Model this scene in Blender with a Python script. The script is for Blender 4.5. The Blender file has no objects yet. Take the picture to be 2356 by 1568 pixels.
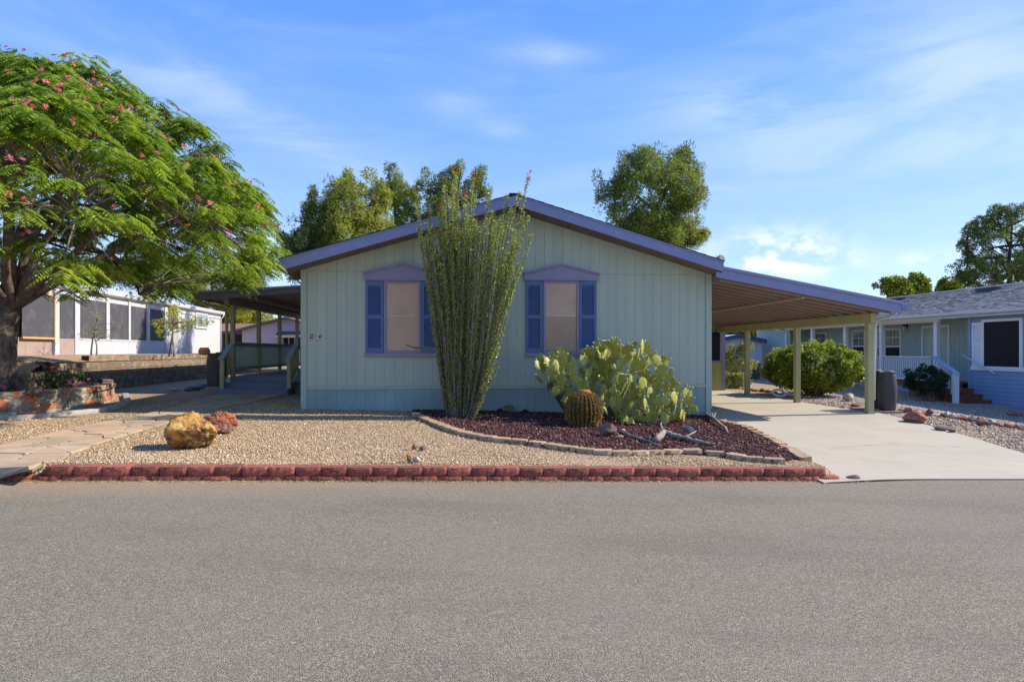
import bpy, math, random
import numpy as np
from mathutils import Vector, Matrix, noise as mnoise, Euler
random.seed(7)
rng = np.random.default_rng(11)
scene = bpy.context.scene
COL = scene.collection
R = math.radians

# ------------------------------------------------------------------ camera
CZ = 1.62                      # eye height above the road at the camera
FPX = 1450.0                   # focal length in units of a 2356 px wide picture
CX, HY = 1178.0, 805.0         # principal column, horizon row
W0, H0 = 2356.0, 1568.0
cam_d = bpy.data.cameras.new('camera')
cam = bpy.data.objects.new('camera', cam_d)
COL.objects.link(cam)
scene.camera = cam
cam.location = (0, 0, CZ)
cam.rotation_euler = (R(90), 0, 0)
cam_d.sensor_width = 36.0
cam_d.lens = 36.0 * FPX / W0
cam_d.shift_y = (HY - H0 / 2) / W0
cam_d.clip_start = 0.05
cam_d.clip_end = 3000

# ------------------------------------------------------------------ light and sky
SUN_AZ = 8.5                  # degrees behind the picture's right-hand direction
SUN_EL = 37.0
SUN_STR = 4.4
SKY_STR = 0.15
EXPOSURE = 0.74
sd = bpy.data.lights.new('sun', 'SUN')
so = bpy.data.objects.new('sun', sd)
COL.objects.link(so)
sd.energy = SUN_STR
sd.angle = R(0.53)
sd.color = (1.0, 0.93, 0.82)
sv = Vector((math.cos(R(SUN_EL)) * math.cos(R(SUN_AZ)), math.cos(R(SUN_EL)) * math.sin(R(SUN_AZ)), math.sin(R(SUN_EL))))
so.rotation_euler = sv.to_track_quat('Z', 'Y').to_euler()
so.location = (20, 10, 30)
scene.view_settings.view_transform = 'Standard'
scene.view_settings.look = 'None'
scene.view_settings.gamma = 1
scene.view_settings.use_curve_mapping = False
scene.view_settings.exposure = EXPOSURE
scene.cycles.max_bounces = 6
scene.cycles.transparent_max_bounces = 8

class NT:
    """small helper for node trees"""
    def __init__(self, nt):
        self.nt = nt
    def n(self, t, **kw):
        nd = self.nt.nodes.new(t)
        for k, v in kw.items():
            setattr(nd, k, v)
        return nd
    def link(self, a, b):
        self.nt.links.new(a, b)
    def val(self, sock, x):
        if hasattr(x, 'is_output') or isinstance(x, bpy.types.NodeSocket):
            self.link(x, sock)
        else:
            sock.default_value = x
    def math(self, op, a, b=0.0, c=None, clamp=False):
        nd = self.n('ShaderNodeMath', operation=op, use_clamp=clamp)
        self.val(nd.inputs[0], a); self.val(nd.inputs[1], b)
        if c is not None: self.val(nd.inputs[2], c)
        return nd.outputs[0]
    def mix(self, f, a, b, mode='MIX'):
        nd = self.n('ShaderNodeMix', data_type='RGBA', blend_type=mode)
        self.val(nd.inputs[0], f)
        for s, x in ((nd.inputs[6], a), (nd.inputs[7], b)):
            if isinstance(x, (tuple, list)): x = tuple(x)[:3] + (1,)
            self.val(s, x)
        return nd.outputs[2]
    def ramp(self, f, stops, interp='LINEAR'):
        nd = self.n('ShaderNodeValToRGB')
        cr = nd.color_ramp
        cr.interpolation = interp
        while len(cr.elements) < len(stops): cr.elements.new(0.5)
        for e, (p, c) in zip(cr.elements, stops):
            e.position = p
            e.color = (c, c, c, 1) if isinstance(c, (int, float)) else tuple(c)[:3] + (1,)
        self.val(nd.inputs[0], f)
        return nd.outputs[0]
    def noise(self, vec, scale, detail=4, rough=0.55, dist=0.0):
        nd = self.n('ShaderNodeTexNoise')
        self.link(vec, nd.inputs['Vector'])
        nd.inputs['Scale'].default_value = scale
        nd.inputs['Detail'].default_value = detail
        nd.inputs['Roughness'].default_value = rough
        nd.inputs['Distortion'].default_value = dist
        return nd.outputs['Fac']
    def mapping(self, vec, scale=(1, 1, 1), rot=(0, 0, 0), loc=(0, 0, 0)):
        nd = self.n('ShaderNodeMapping')
        self.link(vec, nd.inputs[0])
        nd.inputs['Scale'].default_value = scale
        nd.inputs['Rotation'].default_value = rot
        nd.inputs['Location'].default_value = loc
        return nd.outputs[0]

world = bpy.data.worlds.new('World')
scene.world = world
world.use_nodes = True
wt = NT(world.node_tree)
world.node_tree.nodes.clear()
wo = wt.n('ShaderNodeOutputWorld')
bg = wt.n('ShaderNodeBackground')
wt.link(bg.outputs[0], wo.inputs[0])
bg.inputs['Strength'].default_value = SKY_STR
sky = wt.n('ShaderNodeTexSky', sky_type='NISHITA')
sky.sun_disc = False
sky.sun_elevation = R(SUN_EL)
sky.sun_rotation = math.atan2(sv.x, sv.y)
sky.altitude = 1300
sky.air_density = 1.0
sky.dust_density = 0.6
sky.ozone_density = 1.6
tc = wt.n('ShaderNodeTexCoord')
sep = wt.n('ShaderNodeSeparateXYZ')
wt.link(tc.outputs['Generated'], sep.inputs[0])
dx, dy, dz = sep.outputs
az = wt.math('ARCTAN2', dx, dy)
el = wt.math('ARCSINE', dz)
comb = wt.n('ShaderNodeCombineXYZ')
wt.link(az, comb.inputs[0]); wt.link(el, comb.inputs[1])
cvec = comb.outputs[0]
fine = wt.noise(wt.mapping(cvec, (1.6, 7.0, 1), (0, 0, 0.28)), 2.2, 7, 0.6, 0.6)
puff = wt.noise(wt.mapping(cvec, (1, 1.6, 1)), 16, 6, 0.6, 0.2)
def angles(px, py):
    x, z = (px - CX) / FPX, (HY - py) / FPX
    return math.atan2(x, 1), math.asin(z / math.sqrt(1 + x * x + z * z))
def spot(px, py, wx, wy, rot, amp, tex, lo, hi):
    """one soft cloud patch centred on a direction of the sky"""
    a0, e0 = angles(px, py)
    a = wt.math('SUBTRACT', az, a0); e = wt.math('SUBTRACT', el, e0)
    c, s = math.cos(rot), math.sin(rot)
    u = wt.math('ADD', wt.math('MULTIPLY', a, c), wt.math('MULTIPLY', e, s))
    v = wt.math('SUBTRACT', wt.math('MULTIPLY', e, c), wt.math('MULTIPLY', a, s))
    u = wt.math('DIVIDE', u, wx / FPX); v = wt.math('DIVIDE', v, wy / FPX)
    d = wt.math('ADD', wt.math('MULTIPLY', u, u), wt.math('MULTIPLY', v, v))
    g = wt.math('POWER', 2.718, wt.math('MULTIPLY', d, -1.0))
    mr = wt.n('ShaderNodeMapRange'); wt.link(tex, mr.inputs[0])
    mr.inputs[1].default_value = lo; mr.inputs[2].default_value = hi
    mr.interpolation_type = 'SMOOTHSTEP'
    return wt.math('MULTIPLY', wt.math('MULTIPLY', g, mr.outputs[0]), amp * (.34 if tex is fine else .8))
base_f = wt.n('ShaderNodeMapRange'); wt.link(fine, base_f.inputs[0])
base_f.inputs[1].default_value = 0.45; base_f.inputs[2].default_value = 0.85
cl = wt.math('MULTIPLY', base_f.outputs[0], 0.12)
for s in ((500, 230, 480, 42, -0.36, 0.42, fine, .25, .6), (250, 130, 420, 60, -0.2, .25, fine, .25, .6),
          (1270, 124, 110, 22, -0.05, .55, fine, .2, .5), (1055, 243, 90, 30, -0.1, .5, fine, .2, .5),
          (1150, 300, 60, 18, -0.1, .4, fine, .2, .5),
          (1700, 255, 160, 55, -0.15, .6, fine, .25, .55), (2000, 230, 330, 95, 0.12, .55, fine, .2, .6),
          (2250, 120, 200, 110, -0.7, .5, fine, .2, .6), (2200, 330, 420, 60, 0.05, .5, fine, .2, .6),
          (1780, 575, 115, 40, 0, 1.1, puff, .38, .58), (1830, 608, 110, 26, 0, .9, puff, .36, .6),
          (2115, 596, 30, 14, 0, .6, puff, .35, .6), (2190, 585, 40, 16, 0, .5, puff, .35, .6),
          (600, 560, 40, 90, 0.4, .55, puff, .3, .6), (870, 590, 130, 60, 0, .35, puff, .3, .6)):
    cl = wt.math('ADD', cl, spot(*s))
cl = wt.math('MINIMUM', cl, 0.92)
cl = wt.math('MAXIMUM', cl, 0.0)
hsv = wt.n('ShaderNodeHueSaturation')
hsv.inputs['Saturation'].default_value = 1.12
hsv.inputs['Value'].default_value = 1.0
wt.link(sky.outputs[0], hsv.inputs['Color'])
CLOUD_RGB = (4.7, 4.85, 5.3)
grad = wt.ramp(wt.math('DIVIDE', el, math.pi / 2, clamp=True), [(0.0, (2.7, 3.35, 4.6)), (.10, (1.75, 2.65, 4.7)), (.22, (.88, 1.92, 4.8)), (.34, (.44, 1.40, 4.7)), (1.0, (.25, .95, 3.4))])
skyc = wt.mix(.72, hsv.outputs[0], grad)
wt.link(wt.mix(cl, skyc, CLOUD_RGB), bg.inputs['Color'])

# ------------------------------------------------------------------ materials
MATS = {}
def base_mat(name):
    m = bpy.data.materials.new(name)
    m.use_nodes = True
    t = NT(m.node_tree)
    b = m.node_tree.nodes['Principled BSDF']
    MATS[name] = m
    return m, t, b
def sp(b, v):
    b.inputs['Specular IOR Level'].default_value = v
def mat(name, c1, c2=None, scale=6, rough=0.75, bump=0.0, bscale=60, metallic=0.0, spec=0.3, stretch=(1, 1, 1),
        rnd=0.0, c3=None, s3=1.5, lo=.35, hi=.65, lo3=.5, hi3=.7, bstretch=None, bdist=0.01):
    m, t, b = base_mat(name)
    tcn = t.n('ShaderNodeTexCoord').outputs['Object']
    v = t.mapping(tcn, stretch)
    col = c1
    if c2 is not None:
        f = t.ramp(t.noise(v, scale, 5), [(lo, 0.0), (hi, 1.0)])
        col = t.mix(f, c1, c2)
    if c3 is not None:
        f = t.ramp(t.noise(tcn, s3, 6, 0.6), [(lo3, 0.0), (hi3, 1.0)])
        col = t.mix(f, col, c3)
    if rnd:
        oi = t.n('ShaderNodeObjectInfo').outputs['Random']
        h = t.n('ShaderNodeHueSaturation')
        h.inputs['Value'].default_value = 1
        t.val(h.inputs['Value'], t.math('ADD', t.math('MULTIPLY', oi, rnd * 2), 1 - rnd))
        if isinstance(col, (tuple, list)): h.inputs['Color'].default_value = tuple(col)[:3] + (1,)
        else: t.link(col, h.inputs['Color'])
        col = h.outputs[0]
    if isinstance(col, (tuple, list)): b.inputs['Base Color'].default_value = tuple(col)[:3] + (1,)
    else: t.link(col, b.inputs['Base Color'])
    b.inputs['Roughness'].default_value = rough
    b.inputs['Metallic'].default_value = metallic
    sp(b, spec)
    if bump:
        bn = t.n('ShaderNodeBump')
        bn.inputs['Strength'].default_value = bump
        bn.inputs['Distance'].default_value = bdist
        t.link(t.noise(t.mapping(tcn, bstretch or stretch), bscale, 5, .6), bn.inputs['Height'])
        t.link(bn.outputs[0], b.inputs['Normal'])
    return m

def gravel_mat(name, stops, scale, dirt=None, dirt_amt=0.3, bump=1.0, patch=None):
    m, t, b = base_mat(name)
    tcn = t.n('ShaderNodeTexCoord').outputs['Object']
    nd = t.n('ShaderNodeTexVoronoi')
    wob = t.n('ShaderNodeTexNoise'); t.link(tcn, wob.inputs['Vector']); wob.inputs['Scale'].default_value = scale * .8
    vv = t.n('ShaderNodeVectorMath', operation='MULTIPLY_ADD')
    t.link(wob.outputs['Color'], vv.inputs[0]); vv.inputs[1].default_value = (.02, .02, .02); t.link(tcn, vv.inputs[2])
    t.link(vv.outputs[0], nd.inputs['Vector'])
    nd.inputs['Scale'].default_value = scale
    sepc = t.n('ShaderNodeSeparateColor'); t.link(nd.outputs['Color'], sepc.inputs[0])
    col = t.ramp(sepc.outputs[0], stops, 'CONSTANT')
    edge = t.ramp(nd.outputs['Distance'], [(0.35, 0.0), (0.75, 1.0)])
    col = t.mix(t.math('MULTIPLY', edge, .55), col, dirt or (.1, .07, .05))
    if patch:
        f = t.ramp(t.noise(tcn, .8, 6, .6), [(.42, 0.0), (.68, 1.0)])
        col = t.mix(t.math('MULTIPLY', f, dirt_amt), col, patch)
    t.link(col, b.inputs['Base Color'])
    b.inputs['Roughness'].default_value = .9
    sp(b, .2)
    bn = t.n('ShaderNodeBump'); bn.inputs['Strength'].default_value = bump; bn.inputs['Distance'].default_value = .02
    hgt = t.math('ADD', t.math('MULTIPLY', nd.outputs['Distance'], -1.0), t.math('MULTIPLY', sepc.outputs[1], .4))
    t.link(hgt, bn.inputs['Height']); t.link(bn.outputs[0], b.inputs['Normal'])
    return m

def leaf_mat(name, dark, light, trans=0.35, rough=.55, warm=None, spec=.3):
    """leaf colour varies leaf by leaf through the mesh attribute tone"""
    m, t, b = base_mat(name)
    at = t.n('ShaderNodeAttribute', attribute_name='tone').outputs['Fac']
    stops = [(0.0, dark), (.8, light)]
    if warm: stops.append((1.0, warm))
    col = t.ramp(at, stops)
    t.link(col, b.inputs['Base Color'])
    b.inputs['Roughness'].default_value = rough
    sp(b, spec)
    tr = t.n('ShaderNodeBsdfTranslucent'); t.link(t.mix(.35, col, (1.0, 1.0, .25), 'MULTIPLY'), tr.inputs[0])
    ms = t.n('ShaderNodeMixShader'); ms.inputs[0].default_value = trans
    out = m.node_tree.nodes['Material Output']
    t.link(b.outputs[0], ms.inputs[1]); t.link(tr.outputs[0], ms.inputs[2]); t.link(ms.outputs[0], out.inputs[0])
    return m
def tone_mat(name, stops, rough=.85, spec=.2, interp='LINEAR', trans=0):
    m, t, b = base_mat(name)
    at = t.n('ShaderNodeAttribute', attribute_name='tone').outputs['Fac']
    t.link(t.ramp(at, stops, interp), b.inputs['Base Color'])
    b.inputs['Roughness'].default_value = rough; sp(b, spec)
    return m

siding = mat('pale_green_siding_paint', (.44, .49, .365), (.40, .445, .33), 3, .7, .25, 60, spec=.25, stretch=(1, 1, .12), bstretch=(9, 9, .25), c3=(.43, .48, .39), s3=.7, rnd=.025, bdist=.004)
skirt_m = mat('blue_green_skirting_paint', (.27, .355, .315), (.24, .315, .28), 3, .7, .25, 60, spec=.25, stretch=(1, 1, .12), bstretch=(9, 9, .25), rnd=.03, c3=(.3, .42, .4), s3=.9, bdist=.004)
trim_green = mat('pale_green_trim_paint', (.405, .46, .36), (.365, .42, .33), 4, .65, .15, 50, spec=.3, bdist=.004)
peri = mat('periwinkle_trim_paint', (.235, .25, .395), (.21, .225, .355), 4, .55, .12, 40, spec=.35, c3=(.245, .26, .385), s3=2, bdist=.004)
peri_dull = mat('dull_lilac_trim_paint', (.29, .255, .35), (.265, .235, .32), 5, .6, .1, 40, spec=.3)
shut_m = mat('blue_shutter_paint', (.10, .155, .29), (.088, .135, .255), 5, .5, .06, 30, spec=.35)
screen_m = mat('tan_window_shade', (.62, .43, .30), (.56, .38, .26), 2, .85, .35, 90, spec=.1, bstretch=(.5, .5, 4), c3=(.50, .34, .22), s3=1.3, bdist=.004)
soffit_m = mat('mauve_brown_soffit', (.20, .155, .145), (.17, .13, .12), 3, .8, .1, 30)
pan_m = mat('brown_metal_roof_pan', (.28, .215, .19), (.245, .185, .165), 2, .55, .03, 30, spec=.35)
rib_m = mat('brown_metal_rib', (.34, .265, .225), (.30, .23, .2), 3, .5, spec=.4)
olive = mat('olive_cream_post_paint', (.40, .385, .19), (.355, .34, .16), 4, .65, .15, 30, spec=.3, stretch=(1, 1, .3), c3=(.42, .42, .24), s3=3, bdist=.004)
sage = mat('sage_green_rail_paint', (.34, .43, .34), (.29, .375, .30), 6, .6, .12, 40, spec=.3, bdist=.004)
deck_blue = mat('slate_blue_deck_paint', (.19, .22, .29), (.16, .185, .25), 5, .6, .12, 40, spec=.3, bdist=.004)
deck_brown = mat('weathered_deck_board', (.30, .24, .21), (.24, .19, .165), 6, .8, .2, 40, rnd=.08)
shingle_dark = mat('dark_roof_shingle', (.07, .07, .075), (.045, .045, .05), 20, .95, .5, 80, rnd=.1)
sign_m = mat('cream_ceramic_sign', (.62, .55, .42), (.55, .48, .36), 18, .45, spec=.4)
ink = mat('dark_brown_digit_paint', (.02, .015, .012), rough=.5)
dark_glass = mat('dark_window_screen', (.010, .011, .016), (.016, .016, .022), 5, .5, spec=.15)
mesh_dark = mat('charcoal_sun_screen', (.075, .073, .08), (.06, .058, .065), 30, .7, .3, 60, bstretch=(.3, .3, 6), c3=(.11, .105, .105), s3=2.2, spec=.3, bdist=.004)
white_p = mat('white_paint', (.50, .50, .50), (.46, .46, .465), 4, .55, spec=.3)
bright_white = mat('bright_white_trim_paint', (.80, .80, .80), (.75, .75, .76), 4, .5, spec=.3)
white_metal = mat('white_painted_metal', (.66, .67, .69), (.60, .61, .64), 3, .4, spec=.5)
wood_orange = mat('orange_pine_frame', (.62, .36, .13), (.52, .28, .09), 8, .6, stretch=(1, 1, .2))
tan_panel = mat('mauve_tan_panel', (.34, .26, .22), (.31, .235, .2), 4, .8, .1, 40)
timber = mat('weathered_timber', (.26, .185, .12), (.14, .10, .068), 7, .9, .9, 30, stretch=(6, .5, 6), c3=(.36, .27, .18), s3=4, rnd=.22, bdist=.015)
timber_end = mat('timber_end_grain', (.08, .04, .03), (.05, .03, .025), 20, .9, .4, 60)
red_block = mat('red_split_face_block', (.35, .11, .072), (.225, .066, .046), 22, .92, .9, 55, rnd=.26, c3=(.46, .22, .155), s3=30, lo3=.58, hi3=.72, bdist=.012)
tan_block = mat('tan_edging_stone', (.46, .33, .20), (.34, .235, .14), 14, .9, .7, 60, rnd=.16, c3=(.35, .2, .12), s3=7, lo3=.52, hi3=.7)
orange_block = mat('orange_split_face_block', (.50, .19, .095), (.38, .135, .07), 15, .92, 1.0, 45, rnd=.14, c3=(.50, .27, .15), s3=24, lo3=.55, hi3=.72, bdist=.012)
grey_block = mat('grey_tan_split_face_block', (.36, .31, .24), (.20, .175, .135), 15, .92, 1.0, 45, rnd=.14, c3=(.42, .37, .29), s3=24, lo3=.55, hi3=.72, bdist=.012)
curb_m = mat('grey_concrete_curb', (.42, .39, .34), (.33, .31, .28), 10, .9, .4, 50, rnd=.1)
cinder = mat('concrete_block', (.28, .24, .21), (.22, .185, .165), 14, .95, .5, 60, rnd=.1)
flag_m = mat('flagstone', (.45, .34, .225), (.37, .27, .175), 3, .85, .5, 18, rnd=.12, c3=(.50, .31, .20), s3=1.4, bdist=.012)
joint_m = mat('sandy_path_bed', (.27, .20, .14), (.20, .15, .10), 10, .95, .5, 50)
barrel_m = mat('dark_plastic_barrel', (.045, .04, .045), (.06, .053, .055), 3, .55, .1, 20, spec=.4, c3=(.085, .075, .07), s3=2.5)
bark = mat('rough_grey_brown_bark', (.17, .13, .10), (.075, .058, .048), 9, .95, 1.0, 26, stretch=(1.6, 1.6, .45), c3=(.24, .19, .15), s3=5, bdist=.03)
bark_pine = mat('pine_bark', (.085, .06, .045), (.05, .036, .028), 6, .95, .6, 14, stretch=(1, 1, .4))
bark_oco = mat('ocotillo_stem_bark', (.20, .175, .135), (.085, .075, .055), 30, .9, .5, 60, stretch=(1, 1, .3))
twig = mat('thin_pale_twig', (.20, .15, .11), (.28, .22, .17), 20, .9)
drift = mat('bleached_driftwood', (.44, .38, .31), (.16, .125, .10), 9, .9, .9, 30, stretch=(5, 5, 5), bdist=.012)
blue_siding = mat('light_blue_lap_siding', (.245, .345, .50), (.22, .315, .46), 2, .6, .08, 40, spec=.3, rnd=.02)
aqua_panel = mat('pale_aqua_wall_panel', (.38, .50, .50), (.35, .465, .47), 2, .7, .08, 40)
grey_shingle = mat('grey_roof_shingle_tab', (.24, .235, .235), (.15, .15, .155), 9, .95, .6, 60, c3=(.30, .28, .265), s3=2)
wood_red = mat('red_brown_stained_wood', (.24, .095, .04), (.16, .06, .03), 7, .65, .15, 40, stretch=(1, 1, 4), rnd=.12)
door_green = mat('pale_green_door_paint', (.42, .52, .47), rough=.45, spec=.4)
black_metal = mat('black_metal', (.012, .012, .013), rough=.4, spec=.5)
lilac_wall = mat('lilac_grey_wall', (.44, .41, .50), (.41, .38, .47), 2, .8, .08, 20)
brown_roof = mat('brown_shingle_roof', (.26, .16, .11), (.20, .12, .085), 8, .9, .5, 30)
grey_roof = mat('dull_grey_brown_roof', (.16, .135, .125), (.12, .10, .095), 8, .9, .4, 30)
ice_wall = mat('pale_blue_white_wall', (.56, .60, .70), (.52, .56, .66), 2, .75)
navy_trim = mat('navy_trim', (.05, .085, .16), rough=.6)
olive_wall = mat('olive_yellow_wall_paint', (.38, .36, .13), (.34, .32, .115), 3, .7, .1, 30)
glass_pale = mat('pale_reflective_pane', (.30, .38, .42), (.10, .12, .14), 1.2, .1, spec=.8)
lamp_glass = mat('frosted_lamp_glass', (.7, .7, .68), rough=.3)
gold_rock = mat('golden_petrified_wood', (.55, .27, .05), (.16, .065, .018), 3.6, .55, .8, 22, c3=(.64, .46, .17), s3=6, lo3=.54, hi3=.7, lo=.42, hi=.53, bdist=.03, spec=.4)
rust_rock = mat('rust_red_petrified_wood', (.42, .14, .055), (.20, .065, .04), 6, .7, .9, 14, c3=(.56, .38, .28), s3=6, lo3=.52, hi3=.66, bdist=.03, spec=.4)
red_rock = mat('red_sandstone', (.36, .13, .075), (.24, .09, .06), 9, .9, .7, 30, rnd=.25, c3=(.5, .33, .24), s3=9)
brown_rock = mat('brown_stone', (.19, .125, .10), (.11, .075, .06), 7, .9, .8, 24, rnd=.15)
pale_rock = mat('pale_stone', (.52, .45, .36), (.38, .31, .24), 9, .9, .6, 30, rnd=.15)
grey_rock = mat('grey_river_stone', (.20, .20, .21), (.15, .15, .155), 5, .7, rnd=.2)
terracotta = mat('terracotta', (.66, .17, .055), (.56, .14, .045), 8, .7)
stripe_y = mat('yellow_glaze_stripe', (.72, .42, .10), rough=.5)
dark_wood = mat('dark_weathered_wood', (.055, .045, .038), (.10, .08, .065), 9, .9, .5, 40, stretch=(1, 1, 4))
barrel_green = mat('barrel_cactus_skin', (.075, .065, .012), (.04, .036, .009), 9, .7, .2, 30)
spine_m = tone_mat('amber_spines', [(0, (.14, .055, .012)), (.5, (.38, .20, .035)), (1, (.66, .46, .13))], .5, .3)
wool_m = mat('orange_cactus_wool', (.46, .20, .035), (.30, .12, .03), 30, .95, .8, 60)
pad_m, _t, _b = base_mat('prickly_pear_pad')
_tc = _t.n('ShaderNodeTexCoord').outputs['Object']
_oi = _t.n('ShaderNodeObjectInfo').outputs['Random']
_c = _t.mix(_oi, (.235, .27, .03), (.42, .405, .06))
_c = _t.mix(_t.ramp(_t.noise(_tc, 6, 5), [(.45, 0.0), (.7, 1.0)]), _c, (.42, .42, .15))
_v = _t.n('ShaderNodeTexVoronoi'); _t.link(_tc, _v.inputs['Vector']); _v.inputs['Scale'].default_value = 27
_c = _t.mix(_t.ramp(_v.outputs['Distance'], [(.16, 1.0), (.26, 0.0)]), _c, (.10, .10, .035))
_sep = _t.n('ShaderNodeSeparateXYZ'); _t.link(_tc, _sep.inputs[0])
_c = _t.mix(_t.math('MULTIPLY', _t.ramp(_t.noise(_tc, 3, 5), [(.56, 0.0), (.72, 1.0)]), .5), _c, (.34, .20, .07))
_t.link(_c, _b.inputs['Base Color']); _b.inputs['Roughness'].default_value = .5; sp(_b, .28)
_bn = _t.n('ShaderNodeBump'); _bn.inputs['Strength'].default_value = .35; _bn.inputs['Distance'].default_value = .01
_t.link(_t.noise(_tc, 14, 4), _bn.inputs['Height']); _t.link(_bn.outputs[0], _b.inputs['Normal'])
fruit_m = mat('green_gold_cactus_fruit', (.30, .34, .11), (.40, .34, .12), 20, .5, spec=.4, rnd=.25)
pale_spine = tone_mat('pale_spines', [(0, (.45, .36, .18)), (1, (.80, .72, .50))], .5, .3)

concrete, t, b = base_mat('driveway_concrete')
tcn = t.n('ShaderNodeTexCoord').outputs['Object']
c = t.mix(t.ramp(t.noise(tcn, .9, 8, .65), [(.35, 0.0), (.68, 1.0)]), (.46, .40, .295), (.40, .345, .255))
c = t.mix(t.math('MULTIPLY', t.ramp(t.noise(t.mapping(tcn, (.5, 3, 1), (0, 0, .1)), 3, 8, .7), [(.5, 0.0), (.75, 1.0)]), .6), c, (.34, .29, .22))
c = t.mix(t.ramp(t.noise(tcn, 55, 4, .8), [(.30, .25), (.42, 0.0)]), c, (.28, .24, .2))
c = t.mix(t.ramp(t.noise(tcn, 2.3, 3, .5), [(.66, 0.0), (.75, .35)]), c, (.36, .31, .27))
t.link(c, b.inputs['Base Color']); b.inputs['Roughness'].default_value = .88; sp(b, .25)
bn = t.n('ShaderNodeBump'); bn.inputs['Strength'].default_value = .35; bn.inputs['Distance'].default_value = .006
t.link(t.noise(tcn, 70, 5, .7), bn.inputs['Height']); t.link(bn.outputs[0], b.inputs['Normal'])

asphalt, t, b = base_mat('worn_grey_asphalt')
tcn = t.n('ShaderNodeTexCoord').outputs['Object']
vo = t.n('ShaderNodeTexVoronoi'); t.link(tcn, vo.inputs['Vector']); vo.inputs['Scale'].default_value = 120
sc = t.n('ShaderNodeSeparateColor'); t.link(vo.outputs['Color'], sc.inputs[0])
c = t.ramp(sc.outputs[0], [(0, (.13, .106, .073)), (.2, (.21, .176, .124)), (.45, (.272, .228, .162)), (.7, (.32, .27, .19)), (.9, (.42, .36, .262)), (.97, (.45, .42, .34))], 'CONSTANT')
c = t.mix(t.ramp(vo.outputs['Distance'], [(.35, 0.0), (.8, .5)]), c, (.10, .088, .064))
c = t.mix(t.ramp(t.noise(tcn, 11, 4, .7), [(.35, .0), (.7, .28)]), c, (.125, .11, .08))
c = t.mix(t.ramp(t.noise(tcn, .35, 6, .65), [(.38, 0.0), (.68, .42)]), c, (.255, .22, .165))
c = t.mix(t.ramp(t.noise(t.mapping(tcn, (.35, 1.6, 1), (0, 0, .15)), .8, 6, .6), [(.48, 0.0), (.72, .4)]), c, (.13, .112, .085))
sx = t.n('ShaderNodeSeparateXYZ'); t.link(tcn, sx.inputs[0])
dist = t.math('SUBTRACT', t.math('ADD', t.math('MULTIPLY', sx.outputs[0], .155), 7.83), sx.outputs[1])   # metres from the kerb blocks
dirtf = t.math('SUBTRACT', 1.0, t.math('DIVIDE', dist, 1.15), clamp=True)
dirtf = t.math('MULTIPLY', t.math('POWER', dirtf, 1.2), t.ramp(t.noise(tcn, 5, 6, .7), [(.25, .45), (.6, 1.0)]))
leftf = t.math('MULTIPLY', t.math('ADD', t.math('MULTIPLY', sx.outputs[0], -.12), .12), 1.0, clamp=True)
dirtf = t.math('MULTIPLY', dirtf, t.math('ADD', t.math('MULTIPLY', leftf, .85), .22))
c = t.mix(dirtf, c, (.40, .27, .15))
t.link(c, b.inputs['Base Color']); b.inputs['Roughness'].default_value = .9; sp(b, .25)
bn = t.n('ShaderNodeBump'); bn.inputs['Strength'].default_value = .6; bn.inputs['Distance'].default_value = .010
t.link(t.math('SUBTRACT', t.math('MULTIPLY', sc.outputs[1], .5), vo.outputs['Distance']), bn.inputs['Height']); t.link(bn.outputs[0], b.inputs['Normal'])

tan_gravel = gravel_mat('tan_pea_gravel', [(0, (.54, .40, .245)), (.25, (.38, .265, .15)), (.45, (.60, .46, .30)), (.62, (.44, .30, .17)), (.78, (.28, .18, .105)), (.9, (.54, .38, .23)), (.96, (.2, .13, .09))], 42, (.10, .065, .04), .35, 1.0, patch=(.50, .34, .19))
STONE = [(0, (.20, .125, .07)), (.15, (.36, .235, .125)), (.4, (.53, .37, .20)), (.65, (.64, .47, .275)), (.85, (.76, .60, .40)), (1, (.52, .31, .16))]
pebble_m = tone_mat('tan_pebbles', STONE, .85, .25)
lava_m = tone_mat('dark_red_lava_stone', [(0, (.045, .018, .018)), (.4, (.095, .038, .036)), (.8, (.14, .062, .055)), (.93, (.22, .11, .09)), (1, (.42, .3, .22))], .95, .15)
lava_bed = gravel_mat('lava_rock_bed', [(0, (.075, .03, .03)), (.3, (.11, .046, .042)), (.6, (.06, .025, .025)), (.85, (.14, .065, .058))], 34, (.02, .01, .01), 0, 1.0)
grey_peb = tone_mat('grey_tan_river_pebbles', [(0, (.20, .15, .11)), (.3, (.36, .28, .205)), (.7, (.49, .40, .30)), (1, (.60, .51, .41))], .85, .25)

pine_leaf = leaf_mat('yellow_green_pine_needles', (.16, .19, .025), (.52, .53, .07), .45, .6, (.34, .30, .06))
pine_leaf2 = leaf_mat('deep_green_pine_needles', (.085, .125, .022), (.33, .39, .06), .42, .6, (.26, .21, .06))
pine_leaf3 = leaf_mat('dusky_green_pine_needles', (.07, .10, .03), (.22, .28, .06), .4, .6, (.17, .15, .05))
mimosa_leaf = leaf_mat('mimosa_frond_green', (.09, .165, .012), (.32, .44, .04), .45, .5, (.34, .36, .05))
oco_leaf = leaf_mat('ocotillo_leaf', (.17, .23, .03), (.52, .56, .12), .5, .35, (.5, .48, .2), spec=.5)
bush_leaf = leaf_mat('bright_glossy_bush_leaf', (.09, .14, .012), (.40, .46, .045), .4, .4, (.42, .26, .05), spec=.5)
dark_leaf = leaf_mat('dark_green_shrub_leaf', (.02, .045, .018), (.05, .095, .035), .2, .5, (.08, .13, .05))
yel_leaf = leaf_mat('golden_locust_leaf', (.32, .38, .03), (.66, .56, .05), .4, .5, (.75, .55, .06))
pale_leaf = leaf_mat('dusty_green_leaf', (.16, .20, .06), (.36, .38, .12), .3, .6, (.45, .42, .15))
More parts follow.
